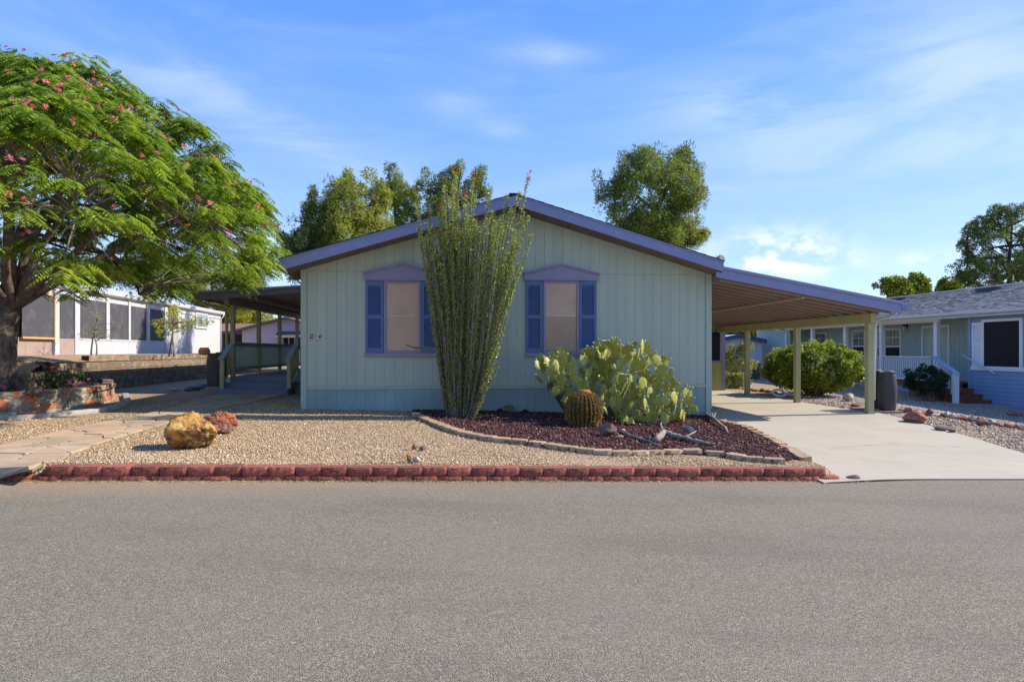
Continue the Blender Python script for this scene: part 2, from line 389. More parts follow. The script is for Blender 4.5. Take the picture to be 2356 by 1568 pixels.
pink_m = mat('pink_mimosa_flower', (.78, .13, .20), (.80, .28, .24), 3, .7, rnd=.25)
red_flower = mat('ocotillo_red_flower', (.72, .10, .025), (.62, .15, .05), 9, .6, rnd=.2)
magenta = mat('magenta_flower', (.70, .09, .32), rough=.6, rnd=.2)
straw = tone_mat('dry_straw_litter', [(0, (.30, .19, .08)), (1, (.62, .44, .22))])

# ------------------------------------------------------------------ frames, pictures rays
def frame(x, y, ang=0.0):
    return Matrix.Translation((x, y, CZ)) @ Matrix.Rotation(ang, 4, 'Z')
WF = frame(0, 0)
def ray(F, px, py):
    inv = F.inverted()
    o = inv @ Vector((0, 0, CZ))
    d = inv.to_3x3() @ Vector(((px - CX) / FPX, 1, (HY - py) / FPX))
    return o, d
def RV(F, px, py, v=0.0):
    o, d = ray(F, px, py); k = (v - o.y) / d.y; q = o + d * k
    return q.x, q.z
def RU(F, px, py, u=0.0):
    o, d = ray(F, px, py); k = (u - o.x) / d.x; q = o + d * k
    return q.y, q.z

# ------------------------------------------------------------------ mesh builder
WM = {}
def wmat(o):
    m = WM.get(o.name)
    return m if m is not None else Matrix()
class MB:
    def __init__(self, F=None):
        self.F = F if F is not None else WF
        self.v = []; self.f = []; self.m = []
    def add(self, vs, fs, mi=0, M=None):
        b = len(self.v)
        for p in vs:
            p = Vector(p)
            self.v.append(M @ p if M is not None else p)
        for f in fs:
            self.f.append([i + b for i in f]); self.m.append(mi)
        return self
    def box(self, x0, x1, y0, y1, z0, z1, mi=0, M=None):
        vs = [(x0, y0, z0), (x1, y0, z0), (x1, y1, z0), (x0, y1, z0), (x0, y0, z1), (x1, y0, z1), (x1, y1, z1), (x0, y1, z1)]
        fs = [(0, 3, 2, 1), (4, 5, 6, 7), (0, 1, 5, 4), (1, 2, 6, 5), (2, 3, 7, 6), (3, 0, 4, 7)]
        return self.add(vs, fs, mi, M)
    def prism(self, pts, axis, a, b, mi=0):
        """polygon pts extruded along axis (0,1,2) from a to b; pts in the other two axes, in xyz order"""
        def mk(p, c):
            q = list(p); q.insert(axis, c); return q
        n = len(pts)
        vs = [mk(p, a) for p in pts] + [mk(p, b) for p in pts]
        fs = [list(range(n))[::-1], list(range(n, 2 * n))] + [(i, (i + 1) % n, n + (i + 1) % n, n + i) for i in range(n)]
        return self.add(vs, fs, mi)
    def bar(self, p, q, w, h, mi=0, up=(0, 0, 1)):
        """rectangular bar from p to q, w wide, h high"""
        p = Vector(p); q = Vector(q); d = (q - p); L = d.length; d.normalize()
        s = d.cross(Vector(up));
        if s.length < 1e-4: s = Vector((1, 0, 0))
        s.normalize(); t = s.cross(d).normalized()
        M = Matrix((s, d, t)).transposed().to_4x4(); M.translation = p
        return self.box(-w / 2, w / 2, 0, L, -h / 2, h / 2, mi, M)
    def tube(self, pts, radii, n=8, mi=0, cap=True, wob=0.0):
        pts = [Vector(p) for p in pts]
        if isinstance(radii, (int, float)): radii = [radii] * len(pts)
        b = len(self.v); prev = None
        for i, p in enumerate(pts):
            d = (pts[min(i + 1, len(pts) - 1)] - pts[max(i - 1, 0)])
            if d.length < 1e-6: d = Vector((0, 0, 1))
            d.normalize()
            if prev is None:
                s = d.cross(Vector((0.13, 1, 0.07)) if abs(d.y) < .9 else Vector((1, 0, 0))).normalized()
            else:
                s = (prev - d * prev.dot(d)).normalized()
            prev = s; t = d.cross(s)
            for k in range(n):
                a = 2 * math.pi * k / n
                rr = radii[i] * (1 + (wob * (mnoise.noise(Vector((k * 1.7, i * .6, radii[0] * 9))) if wob else 0)))
                self.v.append(p + (s * math.cos(a) + t * math.sin(a)) * rr)
        for i in range(len(pts) - 1):
            for k in range(n):
                a0 = b + i * n + k; a1 = b + i * n + (k + 1) % n
                self.f.append([a0, a1, a1 + n, a0 + n]); self.m.append(mi)
        if cap:
            self.f.append([b + k for k in range(n)][::-1]); self.m.append(mi)
            self.f.append([b + (len(pts) - 1) * n + k for k in range(n)]); self.m.append(mi)
        return self
    def lathe(self, c, prof, n=20, mi=0, ribs=0, ribamp=0.0):
        """prof = list of (radius, z) from the bottom up"""
        b = len(self.v); c = Vector(c)
        for r, z in prof:
            for k in range(n):
                a = 2 * math.pi * k / n
                q = r * (1 + (ribamp * math.cos(a * ribs) if ribs else 0))
                self.v.append(c + Vector((q * math.cos(a), q * math.sin(a), z)))
        for i in range(len(prof) - 1):
            for k in range(n):
                a0 = b + i * n + k; a1 = b + i * n + (k + 1) % n
                self.f.append([a0, a1, a1 + n, a0 + n]); self.m.append(mi)
        self.f.append([b + k for k in range(n)][::-1]); self.m.append(mi)
        self.f.append([b + (len(prof) - 1) * n + k for k in range(n)]); self.m.append(mi)
        return self
    def mesh(self, name, mats, M=None, smooth=False):
        me = bpy.data.meshes.new(name)
        T = (M if M is not None else Matrix()) @ self.F
        me.from_pydata([tuple(T @ p) for p in self.v], [], self.f)
        for m in (mats if isinstance(mats, (list, tuple)) else [mats]): me.materials.append(m)
        if isinstance(mats, (list, tuple)) and len(mats) > 1:
            me.polygons.foreach_set('material_index', self.m)
        if smooth: me.polygons.foreach_set('use_smooth', [True] * len(me.polygons))
        me.update()
        return me
    def build(self, name, mats, parent=None, smooth=False, origin=None, bevel=0.0):
        if parent is None:
            if origin is None:
                ws = [self.F @ p for p in self.v]
                xs = [p.x for p in ws]; ys = [p.y for p in ws]; zs = [p.z for p in ws]
                origin = ((min(xs) + max(xs)) / 2, (min(ys) + max(ys)) / 2, min(zs))
            T = Matrix.Translation(origin)
        else:
            T = wmat(parent)
        me = self.mesh(name, mats, T.inverted(), smooth)
        o = bpy.data.objects.new(name, me)
        COL.objects.link(o)
        if parent is None:
            o.location = origin
        else:
            o.parent = parent
        WM[o.name] = T
        if bevel:
            md = o.modifiers.new('bevel', 'BEVEL'); md.width = bevel; md.segments = 2; md.limit_method = 'ANGLE'
        return o
def put(name, me, parent, Mw, mat_over=None):
    """an object with shared mesh data at world matrix Mw, child of parent (or top-level)"""
    o = bpy.data.objects.new(name, me)
    COL.objects.link(o)
    if parent is not None:
        o.parent = parent
        o.matrix_local = wmat(parent).inverted() @ Mw
    else:
        o.matrix_world = Mw
    WM[o.name] = Mw
    return o
def thing(name, label, cat, loc, rot=0.0, group=None):
    o = bpy.data.objects.new(name, None)
    o.empty_display_size = .3
    COL.objects.link(o)
    o.location = loc; o.rotation_euler = (0, 0, rot)
    WM[o.name] = Matrix.Translation(loc) @ Matrix.Rotation(rot, 4, 'Z')
    tag(o, label, cat, group)
    return o
def tag(o, label=None, cat=None, group=None, kind=None):
    if label: o['label'] = label
    if cat: o['category'] = cat
    if group: o['group'] = group
    if kind: o['kind'] = kind
    return o
def np_mesh(name, verts, faces, m, tone=None, smooth=False, mats=None):
    """verts (N,3) float, faces (F,k) int, tone per vertex"""
    me = bpy.data.meshes.new(name)
    k = faces.shape[1]
    me.vertices.add(len(verts)); me.vertices.foreach_set('co', verts.astype(np.float32).ravel())
    me.loops.add(faces.size); me.loops.foreach_set('vertex_index', faces.astype(np.int32).ravel())
    me.polygons.add(len(faces)); me.polygons.foreach_set('loop_start', np.arange(0, faces.size, k, dtype=np.int32))
    me.polygons.foreach_set('loop_total', np.full(len(faces), k, dtype=np.int32))
    if smooth: me.polygons.foreach_set('use_smooth', np.ones(len(faces), dtype=bool))
    me.update(calc_edges=True)
    me.materials.append(m)
    if tone is not None:
        at = me.attributes.new('tone', 'FLOAT', 'POINT'); at.data.foreach_set('value', tone.astype(np.float32))
    return me
def np_obj(name, verts, faces, m, parent=None, tone=None, origin=None, smooth=False):
    T = wmat(parent) if parent is not None else Matrix.Translation(origin if origin is not None else (0, 0, 0))
    inv = np.array(T.inverted())
    v = verts @ inv[:3, :3].T + inv[:3, 3]
    me = np_mesh(name, v, faces, m, tone, smooth)
    o = bpy.data.objects.new(name, me); COL.objects.link(o)
    if parent is not None: o.parent = parent
    else: o.location = T.translation
    WM[o.name] = T
    return o
def unit(a):
    return a / np.maximum(np.linalg.norm(a, axis=1, keepdims=True), 1e-9)
def leaf_quads(c, d, L, Wd, rngl, flat=None):
    """quads centred at c, long axis d; returns verts, faces (pointed kite shapes)"""
    n = len(c)
    d = unit(d)
    r = rngl.normal(size=(n, 3)) if flat is None else flat
    s = unit(np.cross(d, r))
    L = np.broadcast_to(np.asarray(L, float).reshape(-1, 1), (n, 1)); Wd = np.broadcast_to(np.asarray(Wd, float).reshape(-1, 1), (n, 1))
    v = np.stack([c - d * L * .5, c + s * Wd * .5, c + d * L * .5, c - s * Wd * .5], 1).reshape(-1, 3)
    f = np.arange(4 * n).reshape(n, 4)
    return v, f

# ------------------------------------------------------------------ the lie of the land
def road_h(X): return 1.62 + .032 * np.clip(X, -30, 20)
def edge_y(X): return 7.83 + .155 * np.clip(X, -30, 30)
def house_y(X): return 13.35 + .0917 * (np.clip(X, -30, 30) + 4.46)
def sstep(a, b, x):
    t = np.clip((x - a) / (b - a), 0, 1); return t * t * (3 - 2 * t)
AL = R(7.0)
def timber_x(Y): return -11.4 - .0917 * (Y - 18.1)
MASK = 1.0
def gh(X, Y, raise_left=True):
    """height of the eye above the ground at X, Y (bigger is lower)"""
    X = np.asarray(X, float); Y = np.asarray(Y, float)
    he = road_h(X) - .16 * MASK * sstep(-5.75, -5.25, X) * (1 - sstep(4.25, 4.55, X))
    hb = np.interp(X, [-12, -11, -4.46, 4.5, 5.5, 9], [1.10, 1.12, 1.24, 1.50, 1.49, 1.48])
    hr = np.clip(1.85 - .04 * (Y - 20), 1.15, 2.0)
    k = sstep(9.5, 14.5, X)
    hb = hb * (1 - k) + hr * k
    t = (Y - edge_y(X)) / (house_y(X) - edge_y(X))
    h = he + (hb - he) * np.clip(t, 0, 1)
    if raise_left:
        w2 = sstep(30, 45, Y) * (1 - sstep(-12, 5, X))
        h = h * (1 - w2) + .6 * w2
    return h
def G(px, py):
    r = (px - CX) / FPX; k = (py - HY) / FPX
    lo, hi = 2.0, 70.0
    for _ in range(50):
        m = (lo + hi) / 2
        if m * k - float(gh(r * m, m, False)) < 0: lo = m
        else: hi = m
    Y = (lo + hi) / 2
    return Vector((r * Y, Y, CZ - float(gh(r * Y, Y, False))))
def ground_z(X, Y): return CZ - float(gh(X, Y))
ID = Matrix()
# ------------------------------------------------------------------ terrain
def grid_mesh(name, xs, rows, hfun, m):
    X = np.array(xs)[None, :].repeat(len(rows), 0)
    Wr = np.array(rows)[:, None].repeat(len(xs), 1)
    Y = edge_y(X) + Wr
    Z = hfun(X, Y, Wr)
    v = np.stack([X, Y, Z], -1).reshape(-1, 3)
    nx, ny = len(xs), len(rows)
    i = (np.arange(ny - 1)[:, None] * nx + np.arange(nx - 1)[None, :]).ravel()
    f = np.stack([i, i + 1, i + 1 + nx, i + nx], 1)
    o = np_obj(name, v, f, m, smooth=True)
    o['kind'] = 'structure'
    return o
def nz(X, Y, s, a):
    return a * (np.sin(X * s * 1.3 + 1.7 * np.sin(Y * s * .9)) * np.cos(Y * s * 1.1 + np.sin(X * s * .7)))
upper_dirt = gravel_mat('orange_tan_dirt_gravel', [(0, (.50, .33, .19)), (.3, (.38, .23, .13)), (.5, (.56, .40, .26)), (.75, (.45, .28, .15)), (.9, (.26, .17, .11))], 38, (.15, .09, .05), .4, .8, patch=(.45, .27, .14))
vs_ = []; nS, nY = 40, 60
for j in range(nY + 1):
    Y_ = 13.2 + 45 * (j / nY) ** 2
    for i in range(nS + 1):
        s_ = .19 + 40 * (i / nS) ** 2.2
        k_ = float(sstep(13.3, 15.4, Y_))
        vs_.append((float(timber_x(Y_)) - s_, Y_, CZ - 1.25 * (1 - k_) - (.34 - .18 * min(1, s_ / 1.2) if Y_ < 60 else .17) * k_ + .012 * mnoise.noise(Vector((s_ * 2, Y_ * 2, 0)))))
fs_ = [(j * (nS + 1) + i + 1, j * (nS + 1) + i, (j + 1) * (nS + 1) + i, (j + 1) * (nS + 1) + i + 1) for j in range(nY) for i in range(nS)]
uy = MB(Matrix()).add(vs_, fs_).build('upper_yard_ground', upper_dirt, origin=(0, 0, 0), smooth=True); uy['kind'] = 'structure'
xs = list(np.unique(np.round(np.concatenate([np.linspace(-600, -40, 12), np.linspace(-40, -14, 30), np.arange(-14, 14, .14), np.linspace(14, 40, 30), np.linspace(40, 600, 12)]), 3)))
rows = list(np.unique(np.round(np.concatenate([[-.6, -.06, .03, .17, .20], np.arange(.3, 12, .14), np.arange(12, 40, .7), np.linspace(40, 900, 16)]), 3)))
def terr(X, Y, Wr):
    z = CZ - gh(X, Y) + nz(X, Y, 1.6, .008) * sstep(.4, 1.5, Wr)
    keep = sstep(-5.5, -5.3, X) * (1 - sstep(4.5, 4.6, X))
    z = np.where(((Wr < .1) & (keep > .5)) | (Wr < -.05), CZ - road_h(X) - .05, z)
    return z
ground = grid_mesh('ground', xs, rows, terr, tan_gravel)
rrows = list(np.linspace(-30, -8, 6)) + list(np.arange(-7.5, .01, .5)) + [.06]
road = grid_mesh('road', xs, rrows, lambda X, Y, W: CZ - road_h(X) - .002 + .012 * np.exp(-(W + 4) ** 2 / 8) + nz(X, Y, .9, .004), asphalt)

def ribbon(name, left, right, m, lift, n=60, nc=10, parent=None, thick=.06):
    """ground-following strip between two polylines given as world points from near to far"""
    def samp(pl, n):
        pl = [Vector(p) for p in pl]
        d = [0]
        for a, b2 in zip(pl, pl[1:]): d.append(d[-1] + (b2 - a).length)
        out = []
        for i in range(n):
            s = d[-1] * i / (n - 1)
            j = max(k for k in range(len(d)) if d[k] <= s + 1e-9); j = min(j, len(pl) - 2)
            t = (s - d[j]) / max(1e-9, d[j + 1] - d[j])
            out.append(pl[j].lerp(pl[j + 1], t))
        return out
    L, Rr = samp(left, n), samp(right, n)
    vs = []
    for a, b2 in zip(L, Rr):
        for c in range(nc + 1):
            p = a.lerp(b2, c / nc)
            vs.append((p.x, p.y, ground_z2(p.x, p.y) + lift))
    fs = []
    for i in range(n - 1):
        for c in range(nc):
            k = i * (nc + 1) + c
            fs.append((k, k + 1, k + nc + 2, k + nc + 1))
    mb = MB(ID); mb.add(vs, fs)
    # skirt down the rim
    rim = [i * (nc + 1) for i in range(n)][::-1] + list(range(nc + 1)) + [i * (nc + 1) + nc for i in range(n)] + [(n - 1) * (nc + 1) + c for c in range(nc, -1, -1)]
    base = len(vs)
    mb.add([(vs[i][0], vs[i][1], vs[i][2] - thick) for i in rim], [])
    for k in range(len(rim) - 1):
        if rim[k] != rim[k + 1]:
            mb.f.append([rim[k], rim[k + 1], base + k + 1, base + k]); mb.m.append(0)
    return mb.build(name, m, parent, smooth=False, origin=(0, 0, 0)), L, Rr
def ground_z2(X, Y): return CZ - float(gh(X, Y, False))

# lava bed outline and driveway, points read on the ground
HA = math.atan(133 / FPX)
HF = frame(-4.46, 13.35, HA)
HL = 8.97
def hw(u, v, z=0): return HF @ Vector((u, v, z))
def g2(px, py):
    p = G(px, py); return Vector((p.x, p.y, 0))
bed_front = [(945, 957), (975, 972), (1012, 987), (1060, 1003), (1130, 1016), (1215, 1025), (1300, 1038), (1375, 1047), (1450, 1050), (1530, 1047), (1592, 1046), (1645, 1050), (1715, 1061), (1790, 1068)]
bed_right = [(1640, 967), (1700, 982), (1745, 1003), (1790, 1026), (1822, 1046), (1838, 1056)]
drive_left = [hw(HL, 8.4), hw(HL + .02, 0.0)] + [g2(*p) for p in ((1642, 966), (1703, 981), (1749, 1001), (1795, 1024), (1828, 1043), (1850, 1062), (1895, 1085))]
p_end = Vector((4.86, float(edge_y(4.86)) + .02, 0))
drive_left = drive_left[::-1]
drive_left = [p_end] + drive_left
pr = [g2(2356, 1045), g2(2250, 1012), g2(2150, 984), g2(2065, 961)]
far_r = Vector((9.3, float(edge_y(9.3)) + .02, 0))
drive_right = [far_r] + pr[:1] + pr[1:] + [hw(12.95, 1.2), hw(13.0, 8.4)]
drive_right = [p for p in drive_right]
for p in drive_left + drive_right: p.z = 0
MASK = 0.0
drive, DL, DR = ribbon('driveway', drive_left, drive_right, concrete, .022, 90, 24)
MASK = 1.0
drive['kind'] = 'structure'
# joints sawn in the slab: recessed dark gaps built as thin grooves
jm = mat('dark_joint_filler', (.10, .085, .07), rough=.95)
mbj = MB(ID)
for vv in (-.05, 3.2):
    a, b2 = hw(HL + .05, vv), hw(12.9, vv + .02)
    for i in range(40):
        p, q = a.lerp(b2, i / 40), a.lerp(b2, (i + 1) / 40)
        za, zb = ground_z2(p.x, p.y) + .0245, ground_z2(q.x, q.y) + .0245
        mbj.add([(p.x, p.y - .006, za), (q.x, q.y - .006, zb), (q.x, q.y + .006, zb), (p.x, p.y + .006, za)], [(0, 1, 2, 3)])
mbj.build('expansion_joint', jm, drive)
# a hairline crack wandering over the slab
mbc = MB(ID); pts = []
for px, py in ((1905, 1036), (1950, 1030), (2000, 1026), (2050, 1024), (2100, 1025), (2160, 1029), (2230, 1031)):
    p = g2(px, py); pts.append(p)
crk = []
for a, b2 in zip(pts, pts[1:]):
    for i in range(8):
        q = a.lerp(b2, i / 8); q += Vector((0, random.uniform(-.02, .02), 0)); crk.append(q)
for a, b2 in zip(crk, crk[1:]):
    w = random.uniform(.002, .006)
    mbc.add([(a.x, a.y - w, ground_z2(a.x, a.y) + .0246), (b2.x, b2.y - w, ground_z2(b2.x, b2.y) + .0246), (b2.x, b2.y + w, ground_z2(b2.x, b2.y) + .0246), (a.x, a.y + w, ground_z2(a.x, a.y) + .0246)], [(0, 1, 2, 3)])
mbc.build('crack', mat('crack_filler', (.30, .265, .225), rough=.9), drive)

# ------------------------------------------------------------------ flagstone path
up = [Vector((-6.05, float(edge_y(-9)) + .55, 0)) + Vector((-3.6, 0, 0)), g2(0, 1028), g2(130, 995), g2(260, 968), g2(330, 957), g2(400, 940), g2(450, 922), g2(500, 910)]
lo_ = [Vector((-5.75, float(edge_y(-5.75)) + .06, 0)), g2(75, 1082), g2(170, 1040), g2(300, 1000), g2(400, 970), g2(492, 943), g2(586, 925), g2(654, 909)]
path, PL, PR = ribbon('garden_path', up, lo_, joint_m, .010, 70, 8, thick=.03)
path['kind'] = 'structure'
def clip_half(poly, a, n):
    out = []
    for i in range(len(poly)):
        p, q = poly[i], poly[(i + 1) % len(poly)]
        dp = (p[0] - a[0]) * n[0] + (p[1] - a[1]) * n[1]; dq = (q[0] - a[0]) * n[0] + (q[1] - a[1]) * n[1]
        if dp <= 0: out.append(p)
        if dp * dq < 0:
            t = dp / (dp - dq); out.append((p[0] + (q[0] - p[0]) * t, p[1] + (q[1] - p[1]) * t))
    return out
def at_path(s, t):
    i = min(int(s * 69), 68); f = s * 69 - i
    a = PL[i].lerp(PL[i + 1], f); b2 = PR[i].lerp(PR[i + 1], f)
    return a.lerp(b2, t)
r2 = random.Random(5)
seeds = []
for i in range(30):
    for j in range(3):
        seeds.append(((i + r2.uniform(.1, .9)) / 30, (j + r2.uniform(.1, .9)) / 3))
for k, sd_ in enumerate(seeds):
    if sd_[0] < .03: pass
    poly = [(0, 0), (1, 0), (1, 1), (0, 1)]
    for j, o2 in enumerate(seeds):
        if j == k: continue
        dx_, dy_ = (o2[0] - sd_[0]) * 12, (o2[1] - sd_[1]) * 1.9
        if dx_ * dx_ + dy_ * dy_ > 9: continue
        mid = ((sd_[0] + o2[0]) / 2, (sd_[1] + o2[1]) / 2)
        poly = clip_half(poly, mid, (dx_ * 12, dy_ * 1.9))
        if len(poly) < 3: break
    if len(poly) < 3: continue
    W = [at_path(*p) for p in poly]
    c = sum(W, Vector()) / len(W)
    W2 = []
    for p in W:
        d = p - c; L = d.length
        W2.append(c + d * max(.3, (L - .016) / L))
    # soften corners a little
    W3 = []
    for i in range(len(W2)):
        a, b2, c2 = W2[i - 1], W2[i], W2[(i + 1) % len(W2)]
        W3.append(b2.lerp(a, .12)); W3.append(b2.lerp(c2, .12))
    top = r2.uniform(.028, .037)
    n = len(W3)
    vs = [(p.x, p.y, ground_z2(p.x, p.y) + top) for p in W3] + [(p.x, p.y, ground_z2(p.x, p.y) - .01) for p in W3]
    mb = MB(ID).add(vs, [list(range(n))] + [(i, i + n, (i + 1) % n + n, (i + 1) % n) for i in range(n)])
    mb.build('flagstone', flag_m, path)

# ------------------------------------------------------------------ the main house
house = thing('manufactured_house', 'pale green single-storey house with periwinkle gable roof and two blue-shuttered windows', 'house', HF @ Vector((0, 0, -1.4)), HA)
mb = MB(HF)
gp = lambda u: 1.70 + .297 * min(u, HL - u)
mb.prism([(0.0, -1.75), (HL, -1.75), (HL, gp(HL)), (HL / 2, gp(HL / 2)), (0.0, gp(0))], 1, .012, 17.0)
wall = mb.build('wall', siding, house)
def wprism(name, pts, v0, v1, m, parent, F=HF, axis=1, bev=0):
    return MB(F).prism(pts, axis, v0, v1).build(name, m, parent, bevel=bev)
cols = [.118]
k = 0
while cols[-1] < HL - .13 - .1:
    cols.append(cols[-1] + .203)
cols[-1] = HL - .128
pw = .0022
for i, (a, b2) in enumerate(zip(cols, cols[1:])):
    a2, b3 = a + pw, b2 - pw
    wprism('skirting_panel', [(a2, -1.74), (b3, -1.74), (b3, -.842), (a2, -.842)], 0, .0125, skirt_m, wall)
    wprism('siding_panel', [(a2, -.766), (b3, -.766), (b3, 1.674), (a2, 1.674)], 0, .0125, siding, wall)
    pts = [(a2, 1.684), (b3, 1.684)]
    if a2 < HL / 2 < b3: pts += [(b3, gp(b3) - .004), (HL / 2, gp(HL / 2) - .004), (a2, gp(a2) - .004)]
    else: pts += [(b3, gp(b3) - .004), (a2, gp(a2) - .004)]
    wprism('siding_panel', pts, -.006, .0125, siding, wall)
MB(HF).box(.112, HL - .126, -.016, .0125, -.838, -.77).build('skirting_rail', trim_green, house, bevel=.003)
MB(HF).box(-.012, .11, -.02, .012, -1.75, 1.71).build('corner_board', trim_green, house, bevel=.003)
MB(HF).box(HL - .124, HL + .012, -.02, .012, -1.75, 1.71).build('corner_board', trim_green, house, bevel=.003)
for i_u in (1.98, 4.1, 6.35):   # batten seams between the skirting sheets
    MB(HF).box(i_u - .012, i_u + .012, -.006, .0125, -1.745, -.845).build('seam_strip', skirt_m, house)
# side wall: right side under the carport, boards
for j in range(40):
    v0 = .02 + j * .203
    if v0 > 8.2: break
    MB(HF).box(HL - .005, HL + .011, v0 + pw, v0 + .203 - pw, -1.6, 1.62).build('siding_panel', siding, wall)
# roof
def zt(u): return gp(HL / 2) + .30 - .297 * abs(u - HL / 2)           # top of roof deck
ov = -.62
e0, e1 = -.285, HL + .015
roofT = lambda u: 1.70 + .297 * (HL / 2) + .185 - .297 * abs(u - HL / 2)
roofB = lambda u: 1.70 + .297 * (HL / 2) - .297 * abs(u - HL / 2) + .003
roof = wprism('roof', [(e0, roofB(e0)), (HL / 2, roofB(HL / 2)), (e1, roofB(e1)), (e1, roofT(e1)), (HL / 2, roofT(HL / 2)), (e0, roofT(e0))], ov + .03, 17.3, soffit_m, house)
# fascia boards on the gable rake, two per side, with a proud drip edge
def rake(u0, u1, v0, v1, zlo, zhi, name, m, parent=house):
    f = lambda u: 1.70 + .297 * (HL / 2) - .297 * abs(u - HL / 2)
    return MB(HF).prism([(u0, f(u0) + zlo), (u1, f(u1) + zlo), (u1, f(u1) + zhi), (u0, f(u0) + zhi)], 1, v0, v1).build(name, m, parent)
PK = HL / 2
rake(e0 - .01, PK - .14, ov, ov + .027, -.012, .178, 'fascia_board', peri)
rake(PK + .14, e1 + .01, ov, ov + .027, -.012, .178, 'fascia_board', peri)
f0 = lambda u: 1.70 + .297 * PK - .297 * abs(u - PK)
MB(HF).prism([(PK - .135, f0(PK - .135) - .018), (PK, f0(PK) - .018), (PK + .135, f0(PK + .135) - .018), (PK + .15, f0(PK + .15) + .186), (PK, f0(PK) + .186), (PK - .15, f0(PK - .15) + .186)], 1, ov - .006, ov + .029).build('ridge_plate', peri, house)
rake(e0 - .015, PK - .152, ov - .012, ov + .03, .180, .212, 'drip_edge', peri)
rake(PK + .152, e1 + .015, ov - .012, ov + .03, .180, .212, 'drip_edge', peri)
# shingles: one dark course sheet per slope plus lapped rows
for sgn in (-1, 1):
    ue = e0 - .03 if sgn < 0 else e1 + .03
    n = 22
    mbs = MB(HF)
    for r_ in range(n):
        ua = ue + (PK - ue) * r_ / n; ub = ue + (PK - ue) * (r_ + 1.15) / n
        if abs(ub - PK) < .001 or r_ == n - 1: ub = PK
        za, zb = f0(ua) + .222, f0(ub) + .212
        v = ov - .02; segs = 60
        for s_ in range(segs):
            va = v + (17.35 - v) * s_ / segs; vb = v + (17.35 - v) * (s_ + .985) / segs
            dz = random.uniform(0, .006)
            mbs.box(min(ua, ub), max(ua, ub), va, vb, 0, 0)
            base = len(mbs.v) - 8
            for q in range(8):
                p = mbs.v[base + q]
                zz = za + (zb - za) * ((p.x - ua) / (ub - ua))
                mbs.v[base + q] = Vector((p.x, p.y, zz + dz + (.012 if q >= 4 else 0)))
    o = mbs.build('shingles', shingle_dark, roof); o['kind'] = 'stuff'
MB(HF).box(PK - .12, PK + .12, ov - .025, 17.3, f0(PK) + .198, f0(PK) + .235).build('ridge_cap', shingle_dark, roof)
# soffit panels under the front overhang
ns = 15
for sgn in (0, 1):
    for i in range(ns):
        ua = e0 + .02 + (PK - e0 - .04) * i / ns if sgn == 0 else PK + .02 + (e1 - PK - .04) * i / ns
        ub = ua + ((PK - e0 - .04) if sgn == 0 else (e1 - PK - .04)) / ns
        a2, b3 = ua + .004, ub - .004
        MB(HF).prism([(a2, f0(a2) - .008), (b3, f0(b3) - .008), (b3, f0(b3) + .006), (a2, f0(a2) + .006)], 1, ov + .028, -.021).build('soffit_panel', soffit_m, roof)
# left eave gutter
mb = MB(HF)
gz = f0(e0)
prof = [(e0 - .14, gz + .155), (e0 - .13, gz + .06), (e0 - .10, gz + .03), (e0 - .03, gz + .03), (e0 - .02, gz + .17), (e0 - .03, gz + .17), (e0 - .035, gz + .045), (e0 - .095, gz + .045), (e0 - .118, gz + .07), (e0 - .128, gz + .155)]
mb.prism(prof, 1, ov + .02, 17.2)
mb.build('gutter', peri_dull, house)

def shutter(px0, px1, py0, py1):
    u0, z1 = RV(HF, px0, py0, -.03); u1, _ = RV(HF, px1, py0, -.03)
    _, z0 = RV(HF, (px0 + px1) / 2, py1, -.03); _, z1 = RV(HF, (px0 + px1) / 2, py0, -.03)
    st = .055
    mb = MB(HF)
    mb.box(u0, u0 + st, -.045, -.008, z0, z1); mb.box(u1 - st, u1, -.045, -.008, z0, z1)
    zm = (z0 + z1) / 2
    for a, b2 in ((z0, z0 + .11), (zm - .04, zm + .04), (z1 - .10, z1)):
        mb.box(u0 + st, u1 - st, -.043, -.010, a, b2)
    # arched underside of the top rail
    n = 8; arc = [(u0 + st, z1 - .10)] + [(u0 + st + (u1 - u0 - 2 * st) * i / n, z1 - .10 - .022 * (1 - math.sin(math.pi * i / n))) for i in range(n + 1)] + [(u1 - st, z1 - .10)]
    mb.prism(arc[::-1], 1, -.041, -.012)
    mb.box(u0 + st, u1 - st, -.012, -.006, z0 + .1, z1 - .1)
    sh = mb.build('shutter', shut_m, house)
    for (a, b2) in ((z0 + .112, zm - .042), (zm + .042, z1 - .125)):
        n = 22
        for i in range(n):
            zc = a + (b2 - a) * (i + .5) / n; h = (b2 - a) / n
            MB(HF).prism([(-.038, zc - h * .42), (-.034, zc - h * .5), (-.013, zc + h * .25), (-.018, zc + h * .42)], 0, u0 + st + .001, u1 - st - .001).build('slat', shut_m, sh)
    return u0, u1, z0, z1
px_first = lambda p: p[0] < 1000
screen_lo = mat('deeper_tan_window_shade', (.52, .34, .215), (.46, .30, .185), 2, .85, .35, 90, spec=.1, bstretch=(.5, .5, 4), c3=(.42, .27, .165), s3=1.3, bdist=.004)
